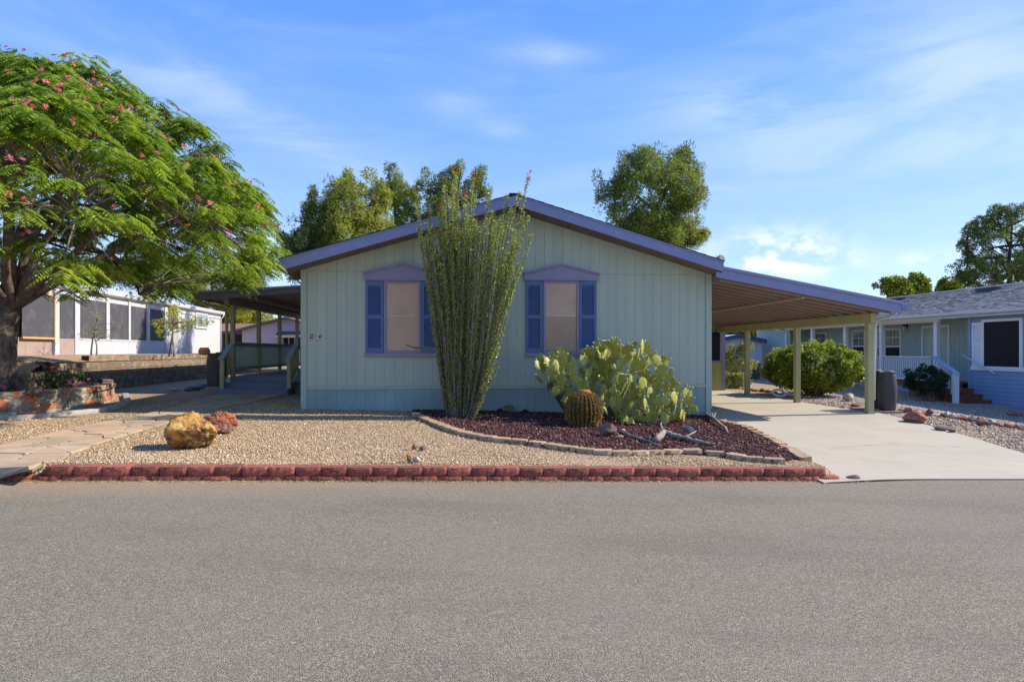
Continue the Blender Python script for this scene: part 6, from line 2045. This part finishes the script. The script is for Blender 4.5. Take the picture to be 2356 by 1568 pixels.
# ------------------------------------------------------------------ shrubs
def shrub(nm, label, centre, rx, ry, rz_, n_cl, rc, n_per, L, Wd, leaf, seed, stems=6, cat='bush', bark_=None, base_z=None, lump=.12):
    r_ = random.Random(seed); g_ = np.random.default_rng(seed)
    gz_ = ground_z2(centre.x, centre.y) if base_z is None else base_z
    t = thing(nm, label, cat, Vector((centre.x, centre.y, gz_)))
    C_ = []
    for _ in range(n_cl):
        d = unit(g_.normal(size=(1, 3)))[0]
        k = g_.uniform(.55, 1.0) ** .5 * (1 + lump * mnoise.noise(Vector(d * 2.2) + Vector((seed, 0, 0))) * 2)
        C_.append((centre.x + d[0] * rx * k, centre.y + d[1] * ry * k, centre.z + d[2] * rz_ * k))
    mb = MB(ID)
    for q in range(stems):
        tg = Vector(C_[r_.randrange(len(C_))]).lerp(centre, .35)
        limb(mb, (centre.x + r_.uniform(-.15, .15) * rx, centre.y + r_.uniform(-.15, .15) * ry, gz_ - .05), tg, .035 * max(.4, rx), .012, 6, .0, seed + q, .1, 5)
    mb.build('stems', bark_ or twig, t, smooth=True)
    v, f, tn = tufts(C_, [rc * r_.uniform(.7, 1.2) for _ in C_], n_per, L, Wd, seed, .4)
    o = np_obj('foliage', v, f, leaf, t, tone=tn)
    return t
bc = G(1875, 921)
bY = 20.5
c = px_world(1870, 846, bY)
shrub('round_bush', 'large round glossy green bush standing between two carport posts', c, 1.52, 1.4, .78, 460, .18, 95, .075, .05, bush_leaf, 51, 11, bark_=bark, lump=.05)
c = px_world(2129, 872, 22.0)
shrub('topiary_shrub', 'small dark clipped ball shrub on a thin stem before the white porch railing', c, .62, .6, .5, 95, .15, 95, .06, .038, dark_leaf, 52, 3, bark_=twig, lump=.1)
c = px_world(2140, 905, 21.8)
shrub('low_dark_shrub', 'low wispy dark shrub under the clipped ball shrub', c, .45, .3, .18, 26, .12, 40, .06, .02, dark_leaf, 53, 6, bark_=twig)
c = px_world(1692, 838, 27)
shrub('green_shrub', 'upright light green shrub in front of the pale blue house beyond the carport', c, .75, .6, .85, 70, .24, 80, .13, .045, pale_leaf, 54, 6, lump=.3)
c = px_world(1688, 877, 24.5)
shrub('green_shrub', 'low yellow-green clump beside the olive storeroom wall', c, .5, .5, .3, 40, .18, 70, .10, .04, pale_leaf, 55, 5)
c = px_world(150, 874, 11.9)
shrub('flowering_shrub', 'low dark leafy plant with magenta flowers inside the block planter', c, .50, .22, .10, 40, .09, 60, .05, .026, dark_leaf, 56, 6, base_z=PTOP - .1)
mg = [puff_mesh(50 + i, magenta, .045, 16) for i in range(2)]
fsh = bpy.data.objects.get('flowering_shrub')
for px_, py_ in ((134, 861), (158, 877), (163, 882), (190, 880), (204, 872), (176, 888), (180, 884), (6, 888), (12, 893)):
    if px_ < 20: continue
    p = px_world(px_, py_, 11.6)
    put('flower', mg[px_ % 2], fsh, Matrix.Translation(p))
c = px_world(4, 893, 11.6)
fs2 = shrub('flowering_shrub', 'tiny magenta flowered plant at the left edge on top of the planter wall', c, .16, .12, .05, 10, .06, 40, .04, .02, dark_leaf, 57, 3, base_z=PTOP - .1)
for px_, py_ in ((6, 886), (12, 890), (-4, 888)):
    put('flower', mg[0], fs2, Matrix.Translation(px_world(px_, py_, 11.4)))
for i, (px_, py_, lb) in enumerate(((1172, 940, 'small pale grey weed at the foot of the house wall right of the ocotillo'), (1150, 946, 'tiny dark green weed nearest the ocotillo foot'), (1208, 948, 'tiny green weed at the wall between the ocotillo and barrel cactus'))):
    c = px_world(px_, py_, 13.55)
    shrub('weed', lb, c, .10 if i == 0 else .04, .08, .07 if i == 0 else .04, 12, .05, 26, .05, .012, pale_leaf if i == 0 else dark_leaf, 60 + i, 3, cat='weed')
# saplings in the white building's yard
def sapling(nm, label, base_px, base_py, Y, clumps, leaf, seed, n_per=60, L=.07, Wd=.03, rc=.14, stems=2):
    b = px_world(base_px, base_py, Y)
    t = thing(nm, label, 'sapling', b)
    mb = MB(ID); r_ = random.Random(seed)
    C_ = [px_world(x, y, Y + r_.uniform(-.5, .5)) for x, y in clumps]
    top = max(C_, key=lambda p: p.z)
    nodes_ = []
    for q in range(stems):
        nodes_ += limb(mb, b + Vector((q * .18 * (-1) ** q, 0, -.1)), top + Vector((q * .1, 0, -.2 * q)), .03, .008, 6, 0, seed + q, .05, 8)[2:]
    for q, p in enumerate(C_):
        a = min(nodes_, key=lambda w: (w - p).length + max(0, w.z - p.z) * 2)
        limb(mb, a, p, .012, .004, 4, 0, seed + 20 + q, .06, 3)
    mb.build('stem', twig, t, smooth=True)
    v, f, tn = tufts([tuple(p) for p in C_], [rc] * len(C_), n_per, L, Wd, seed, .1)
    np_obj('foliage', v, f, leaf, t, tone=tn)
sapling('sapling', 'thin olive-green sapling in front of the white building\'s screened porch', 222, 813, 20.5,
        [(215, 720), (222, 712), (228, 725), (212, 735), (225, 738), (236, 730), (218, 750), (232, 750), (210, 762), (190, 770), (184, 775), (203, 768), (225, 768), (240, 762), (262, 745), (270, 752), (258, 775), (250, 770), (236, 775)], pale_leaf, 71, 26, .06, .018, .13)
sapling('sapling', 'yellow-leaved sapling with flat layered branches before the white screen door', 401, 813, 21.5,
        [(397, 712), (402, 706), (400, 726), (408, 718), (412, 735), (390, 722), (385, 735), (370, 740), (355, 742), (362, 748), (378, 745), (366, 762), (372, 770), (395, 745), (410, 745), (425, 740), (440, 742), (455, 738), (470, 742), (482, 740), (430, 752), (418, 760), (402, 758), (385, 755), (440, 748), (448, 735)], yel_leaf, 72, 60, .07, .035, .15)
# ------------------------------------------------------------------ rocks
def rock(nm, label, pos, size, m, seed, cat='rock', sub=3, rough=.22, flat=False, rot=0, group=None, sink=.1, freq=1.6, ridged=False):
    import bmesh
    bm = bmesh.new(); bmesh.ops.create_icosphere(bm, subdivisions=sub, radius=1)
    for v in bm.verts:
        n = v.co.normalized()
        q = n * freq + Vector((seed * 3.1, seed, 0))
        d = mnoise.noise(q) * rough * 1.6 + mnoise.noise(q * 2.7) * rough * .7
        if ridged: d += -abs(mnoise.noise(q * 4.5)) * rough * .9 + mnoise.noise(q * 9) * rough * .10
        # chop facets
        for k in range(5):
            ax = Vector((math.sin(seed + k * 2.1), math.cos(seed * 1.3 + k * 1.7), math.sin(seed * .7 + k * 3.3) * .7)).normalized()
            dd = (n * (1 + d)).dot(ax)
            lim = .72 + .12 * math.sin(seed + k)
            if dd > lim: d -= (dd - lim) * .85
        v.co = n * (1 + d)
    T = Matrix.Translation(pos + Vector((0, 0, size[2] * (1 - sink)))) @ Matrix.Rotation(rot, 4, 'Z') @ Matrix.Diagonal((*size, 1))
    me = bpy.data.meshes.new(nm)
    bm.to_mesh(me); bm.free()
    loc = pos
    me.transform(Matrix.Translation(loc).inverted() @ T)
    me.materials.append(m)
    if not flat: me.polygons.foreach_set('use_smooth', [True] * len(me.polygons))
    o = bpy.data.objects.new(nm, me); COL.objects.link(o); o.location = loc
    WM[o.name] = Matrix.Translation(loc)
    tag(o, label, cat, group)
    return o
def on_ground(px, py, dz=0): 
    p = G(px, py); return p + Vector((0, 0, dz))
p = on_ground(440, 1038)
cy_ = p.y + .27; k = cy_ / FPX
rock('petrified_log', 'golden yellow and brown petrified wood boulder in the front gravel', Vector(((438 - CX) * k, cy_, ground_z2((438 - CX) * k, cy_))), (62 * k, .31, 41 * k), gold_rock, 3, 'boulder', 5, .17, True, .1, sink=.06, ridged=True, freq=1.9)
p2 = on_ground(508, 998)
cy_ = p2.y + .12; k2 = cy_ / FPX
rock('petrified_log', 'rust red petrified wood chunk leaning behind the golden boulder', Vector(((506 - CX) * k2, cy_, ground_z2((506 - CX) * k2, cy_))), (46 * k2, .22, 24 * k2), rust_rock, 8, 'boulder', 5, .2, True, -.25, sink=.1, ridged=True, freq=1.7)
def small(px, py, w, h, m, seed, label, cat='rock', group=None, sub=2, rot=0.0, rough=.2, dz=.02):
    p = on_ground(px, py, dz); s = p.y / FPX
    return rock('rock' if cat == 'rock' else cat.replace(' ', '_'), label, p, (w * s / 2, w * s / 2 * .8, h * s / 2), m, seed, cat, sub, rough, True, rot, group, .25)
small(953, 1036, 14, 15, rust_rock, 11, 'small rust brown stone left of a grey one in the middle gravel')
small(972, 1037, 17, 10, brown_rock, 12, 'small flat grey-brown stone right of the rust one in the middle gravel')
small(942, 1064, 15, 22, gold_rock, 13, 'upright pale orange stone just behind the red wall, left of a cream one')
small(958, 1065, 20, 14, pale_rock, 14, 'cream stone just behind the red wall beside the upright orange one')
small(1398, 1006, 48, 34, brown_rock, 15, 'angular brown boulder in the lava bed in front of the barrel cactus', sub=2)
small(1425, 1010, 22, 8, tan_block, 16, 'flat tan stone chip beside the left driftwood branch in the lava bed')
small(1583, 1000, 26, 22, grey_rock, 17, 'dark green-grey stone in the lava bed near the upper driftwood')
small(1605, 998, 14, 20, brown_rock, 18, 'thin upright brown stone next to the green-grey one in the lava bed')
small(1433, 995, 12, 8, pale_rock, 19, 'pale pebble in the lava bed below the prickly pear')
rock('rock', 'low dark stone at the right end of the red block wall', Vector((4.66, 8.60, CZ - float(road_h(4.66)) - .005)), (.10, .07, .05), brown_rock, 20, 'rock', 2, .12, True, .3, None, .3)
# neighbour's garden rocks
small(2106, 972, 52, 26, red_rock, 21, 'largest red-orange stone on the gravel right of the driveway', sub=3)
small(2258, 978, 34, 14, brown_rock, 22, 'flat dark brown stone on the river gravel near the red edging')
small(2165, 991, 36, 10, brown_rock, 23, 'half-buried brown stone right at the driveway edge')
small(2190, 996, 18, 10, brown_rock, 24, 'smaller half-buried brown stone at the driveway edge')
small(1952, 923, 26, 20, pale_rock, 25, 'rounded cream stone between the middle and near carport posts', rough=.1, sub=3)
small(1968, 938, 24, 10, red_rock, 26, 'flat reddish stone in front of the rounded cream stone')
small(1940, 940, 14, 8, pale_rock, 27, 'small pale stone left of the flat reddish one')
r = random.Random(8)
def rock_row(name, label, pts, n, m_list, w, h):
    t = thing(name, label, 'garden edging', on_ground(*pts[0]))
    P_ = [on_ground(*p) for p in pts]
    atr, L = polyline([Vector((p.x, p.y, 0)) for p in P_])
    for i in range(n):
        q, _ = atr(L * (i + .5) / n); q = Vector((q.x + r.uniform(-.03, .03), q.y + r.uniform(-.05, .05), 0)); q.z = ground_z2(q.x, q.y)
        o = rock('edging_rock', None, q, (w * r.uniform(.6, 1.3), w * r.uniform(.4, .9), h * r.uniform(.5, 1.2)), r.choice(m_list), r.randint(1, 900), None, 2, .22, True, r.uniform(0, 3), None, .2)
        Mw = WM[o.name]; o.parent = t; o.matrix_local = wmat(t).inverted() @ Mw
rock_row('red_rock_edging', 'uneven row of red sandstone lumps edging the river gravel of the blue house', [(2040, 945), (2072, 948), (2120, 953), (2165, 958), (2215, 966), (2262, 974), (2310, 982), (2380, 992)], 34, [red_rock, red_rock, pale_rock], .11, .07)
rock_row('red_rock_edging', 'short row of flat red stones near the blue house walk at the right edge', [(2320, 955), (2350, 958), (2400, 962)], 7, [red_rock], .14, .06)
rock_row('red_rock_edging', 'scattered red stone edging behind the round bush beyond the carport', [(1690, 893), (1740, 900), (1800, 905), (1850, 905), (1900, 908)], 14, [red_rock, brown_rock], .12, .06)
for i, (x, y, w, h) in enumerate(((402, 899, 26, 8), (510, 896, 40, 13), (528, 892, 34, 12), (495, 899, 20, 8), (565, 893, 22, 8), (600, 888, 24, 10), (615, 884, 18, 8))):
    small(x - 62 if i else x, y + 1, w, h, grey_rock if i else pale_rock, 40 + i,
          ('pale round stone on the gravel between the planter and the steps', 'widest grey river stone in the line before the barrel', 'grey river stone just right of the widest one', 'small grey river stone left of the widest one', 'small grey stone in the shade towards the barrel', 'grey stone second nearest the barrel by the steps', 'grey stone nearest the barrel by the steps')[i], sub=3, rough=.08)

# ------------------------------------------------------------------ driftwood
def driftwood(label, pts, rads, m=drift, extra=()):
    P_ = []
    for (x, y, dz) in pts:
        q = on_ground(x, y); q.z = bed_z(q.x, q.y) + dz; P_.append(q)
    t = None
    mb = MB(ID)
    atd = []
    for i in range(len(P_) - 1):
        for k in range(5):
            t_ = k / 5; q = P_[i].lerp(P_[i + 1], t_)
            q += Vector((0, mnoise.noise(q * 9) * .025, mnoise.noise(q * 8 + Vector((3, 0, 0))) * .02)); atd.append((q, rads[i] + (rads[i + 1] - rads[i]) * t_))
    atd.append((P_[-1], rads[-1]))
    mb.tube([a for a, _ in atd], [b * (1 + .3 * mnoise.noise(a * 14)) for a, b in atd], 8, wob=.5)
    for e in extra:
        E = []
        for (x, y, dz) in e:
            q = on_ground(x, y); q.z = bed_z(q.x, q.y) + dz; E.append(q)
        mb.tube(E, [.022 * (1 - .6 * i / (len(E) - 1)) for i in range(len(E))], 6, wob=.4)
    o = mb.build('driftwood', m, smooth=True)
    tag(o, label, 'driftwood', None)
driftwood('long bleached driftwood branch with a forked knot in the middle of the lava bed', [(1508, 1022, .03), (1528, 1012, .11), (1545, 1014, .07), (1568, 1017, .055), (1600, 1024, .045), (1625, 1029, .035), (1645, 1031, .03)], [.05, .055, .042, .032, .028, .026, .016], extra=([(1526, 1012, .11), (1520, 1003, .17), (1522, 999, .18)], [(1575, 1019, .06), (1598, 1008, .08), (1602, 1006, .085)]))
driftwood('darker thin driftwood branch lying left of the forked one', [(1425, 1004, .05), (1450, 1012, .04), (1472, 1018, .035), (1490, 1024, .03), (1515, 1031, .02)], [.022, .028, .03, .03, .012], m=mat('dark_driftwood', (.20, .165, .14), (.10, .08, .07), 9, .9, .9, 30))
driftwood('twiggy driftwood at the upper right edge of the lava bed by the driveway', [(1640, 975, .10), (1655, 984, .07), (1668, 993, .05), (1675, 1003, .03)], [.03, .028, .024, .012], extra=([(1640, 975, .1), (1625, 968, .13), (1612, 966, .14)], [(1642, 976, .1), (1650, 962, .2)], [(1640, 975, .1), (1636, 962, .18)]))

# ------------------------------------------------------------------ rain barrels
def barrel(label, pos, r_, h, seed=0, group=None):
    t = thing('rain_barrel', label, 'barrel', pos, 0, group)
    prof = []
    n = 26
    for i in range(n + 1):
        s_ = i / n
        rr_ = r_ * (.80 + .20 * math.sin(math.pi * min(1, max(0, s_))) ** .75)
        if i % 5 == 0 and 0 < i < n: rr_ *= .982
        prof.append((rr_, h * s_))
    prof += [(r_ * .84, h + .004), (r_ * .84, h + .02), (r_ * .76, h + .022), (r_ * .75, h + .006)]
    MB(ID).lathe(pos, prof, 28).build('body', barrel_m, t, smooth=True)
    MB(ID).lathe(pos + Vector((r_ * .25, 0, h + .006)), [(.08, 0), (.08, .035), (.065, .045)], 14).build('bung', mat('tan_barrel_lid', (.30, .25, .19), rough=.7) if 'tan_barrel_lid' not in MATS else MATS['tan_barrel_lid'], t)
    return t
# on the right: two barrels behind the near post, standing on concrete blocks
Yb = 14.95
p0 = px_world(2036, 944, Yb)
kb = Yb / FPX
bt = CZ - (943 - HY) * kb
blk = thing('concrete_block_stand', 'pair of grey concrete blocks under the two dark barrels by the carport post', 'block stand', Vector((p0.x, Yb, ground_z2(p0.x, Yb))))
x0b, x1b = (1996 - CX) * kb, (2062 - CX) * kb
gz_ = ground_z2(p0.x, Yb) - .03
for i in range(3):
    a = x0b + (x1b - x0b) * i / 3 + .003; b2 = x0b + (x1b - x0b) * (i + 1) / 3 - .003
    MB(ID).box(a, b2, Yb - .28, Yb + .3, gz_, bt).build('concrete_block', cinder, blk, bevel=.006)
barrel('dark ribbed plastic barrel with tan lid right of the near carport post', Vector(((2041 - CX) * kb, Yb, bt)), 20.5 * kb, 86 * kb)
barrel('dark plastic barrel half hidden between the near carport post and its twin', Vector(((2020 - CX) * kb * 1.02, Yb + .42, bt)), 20.5 * kb, 87 * kb)
MB(ID).box(x0b, x1b, Yb + .31, Yb + .8, gz_, bt - .002).build('concrete_block', cinder, blk)
# on the left, beside the porch steps
Yl = 17.05
kl = Yl / FPX
gl = ground_z2((495 - CX) * kl, Yl)
bt2 = CZ - (888 - HY) * kl
b_ = thing('concrete_block_stand', 'single grey concrete block stand under the barrel left of the porch steps', 'block stand', Vector(((495 - CX) * kl, Yl, gl)))
MB(ID).box((479 - CX) * kl, (512 - CX) * kl, Yl - .2, Yl + .25, gl - .03, bt2).build('concrete_block', cinder, b_, bevel=.006)
barrel('dark plastic barrel left of the blue porch steps under the downspout', Vector(((497 - CX) * kl, Yl + .02, bt2)), 22 * kl, 74 * kl)

# ------------------------------------------------------------------ birdhouse, pots and small things
Yh = 15.2; kh = Yh / FPX
q = px_world(93, 852, Yh)
bd = thing('birdhouse', 'little dark wooden birdhouse box on the end of the timber wall by the tree', 'birdhouse', q)
w_, h_ = 40 * kh, 19 * kh
MB(ID).box(q.x - w_ / 2 + .02, q.x + w_ / 2 - .02, Yh, Yh + .25, q.z, q.z + h_ * .72).build('box', dark_wood, bd)
MB(ID).prism([(Yh - .05, q.z + h_ * .68), (Yh + .125, q.z + h_), (Yh + .30, q.z + h_ * .68), (Yh + .30, q.z + h_ * .74), (Yh + .125, q.z + h_ * 1.07), (Yh - .05, q.z + h_ * .74)], 0, q.x - w_ / 2 - .02, q.x + w_ * .2).build('roof', dark_wood, bd)
MB(ID).tube([(q.x + w_ * .2, Yh - .02, q.z + h_ * .35), (q.x + w_ * .2, Yh + .27, q.z + h_ * .35)], h_ * .34, 14).build('wire_drum', mat('rusty_wire', (.20, .13, .08), rough=.8), bd, smooth=True)
MB(ID).tube([(q.x - w_ * .2, Yh - .004, q.z + h_ * .4), (q.x - w_ * .2, Yh + .0, q.z + h_ * .4)], .022, 12).build('entrance_hole', black_metal, bd)
MB(ID).box(q.x - w_ / 2 - .1, q.x + w_ / 2 + .35, Yh - .03, Yh + .33, q.z - .35, q.z - .002).build('base_timber', timber, bd)
q = px_world(120, 852, Yh - .05)
pt = MB(ID).lathe(q, [(.035, 0), (.05, .075), (.058, .078), (.058, .10), (.045, .10)], 14).build('flower_pot', terracotta, smooth=True)
tag(pt, 'small terracotta pot just right of the birdhouse', 'pot')
q = px_world(470, 816, 22.2)
sp_t = thing('striped_pot', 'squat orange and yellow striped pot on the timber wall by the white building', 'pot', q)
kk = 22.2 / FPX
for i in range(5):
    ra, rb = (10 + 3 * math.sin(i * .7)) * kk, (10 + 3 * math.sin((i + 1) * .7)) * kk
    MB(ID).lathe(q + Vector((0, 0, i * 3.4 * kk)), [(ra, 0), (rb, 3.4 * kk)], 18).build('stripe', (terracotta, stripe_y, terracotta, stripe_y, terracotta)[i], sp_t, smooth=True)
# stones and log beside the trunk
for i, (x, y, w, h, m_, lb) in enumerate(((58, 893, 26, 14, grey_rock, 'smooth grey stone at the foot of the silk tree trunk'), (88, 884, 24, 20, brown_rock, 'brown knotty rock right of the trunk in the planter'), (75, 880, 20, 16, gold_rock, 'yellow-brown rock behind the smooth grey stone in the planter'))):
    q = px_world(x, y, 11.7); q.z = PTOP - .10
    s = 11.7 / FPX
    rock('rock', lb, q, (w * s / 2, w * s / 2, h * s / 1.6), m_, 70 + i, 'rock', 2, .2, True, 0, None, .1)
# garden ornament (white) behind the bush and pipe cage further back
q = px_world(1792, 893, 20.0); q.z = ground_z2(q.x, q.y)
orn = thing('hose_coil', 'pale coiled hose and white cloth lying at the left foot of the round bush', 'hose', q)
pts_ = [(q.x + .17 * math.cos(a * .5) * (1 + .01 * a), q.y + .1 * math.sin(a * .5), q.z + .12 + .10 * math.sin(a * .5)) for a in range(26)]
MB(ID).tube(pts_, .035, 8).build('coil', mat('pale_blue_hose', (.62, .68, .70), rough=.5), orn, smooth=True)
MB(ID).tube([(q.x + .2, q.y, q.z + .08), (q.x + .45, q.y - .05, q.z + .06), (q.x + .7, q.y, q.z + .16)], [.06, .05, .02], 8).build('cloth', white_p, orn, smooth=True)
q = px_world(1706, 862, 29.0)
cg = thing('white_plant_frame', 'small white wire plant frame in front of the pale blue house', 'plant frame', q)
for i in range(3):
    MB(ID).box(q.x + i * .18 - .2, q.x + i * .18 - .18, 29, 29.02, q.z - .1, q.z + .55 - .1 * i).build('upright', white_metal, cg)
for i in range(3):
    MB(ID).box(q.x - .2, q.x + .2, 29.021, 29.04, q.z + .12 + i * .16, q.z + .14 + i * .16).build('crossbar', white_metal, cg)
q = px_world(1735, 868, 31.0)
bn_ = thing('dark_bin', 'dark square bin standing against the pale blue house wall', 'bin', q)
MB(ID).prism([(q.x - .28, q.z - .05), (q.x + .28, q.z - .05), (q.x + .33, q.z + .66), (q.x - .33, q.z + .66)], 1, 31, 31.6).build('body', barrel_m, bn_)
MB(ID).box(q.x - .35, q.x + .35, 30.96, 31.64, q.z + .66, q.z + .70).build('lid', barrel_m, bn_)
# concrete walk in front of the blue house stairs
wp = [g2(2180, 932), g2(2281, 930), g2(2356, 942), g2(2460, 958)]
wq = [g2(2190, 936), g2(2290, 940), g2(2356, 952), g2(2460, 972)]
wk, _, _ = ribbon('neighbour_walk', wq, wp, mat('reddish_concrete_walk', (.30, .20, .17), (.36, .31, .27), 1.5, .9, .3, 40), .03, 30, 4); wk['kind'] = 'structure'
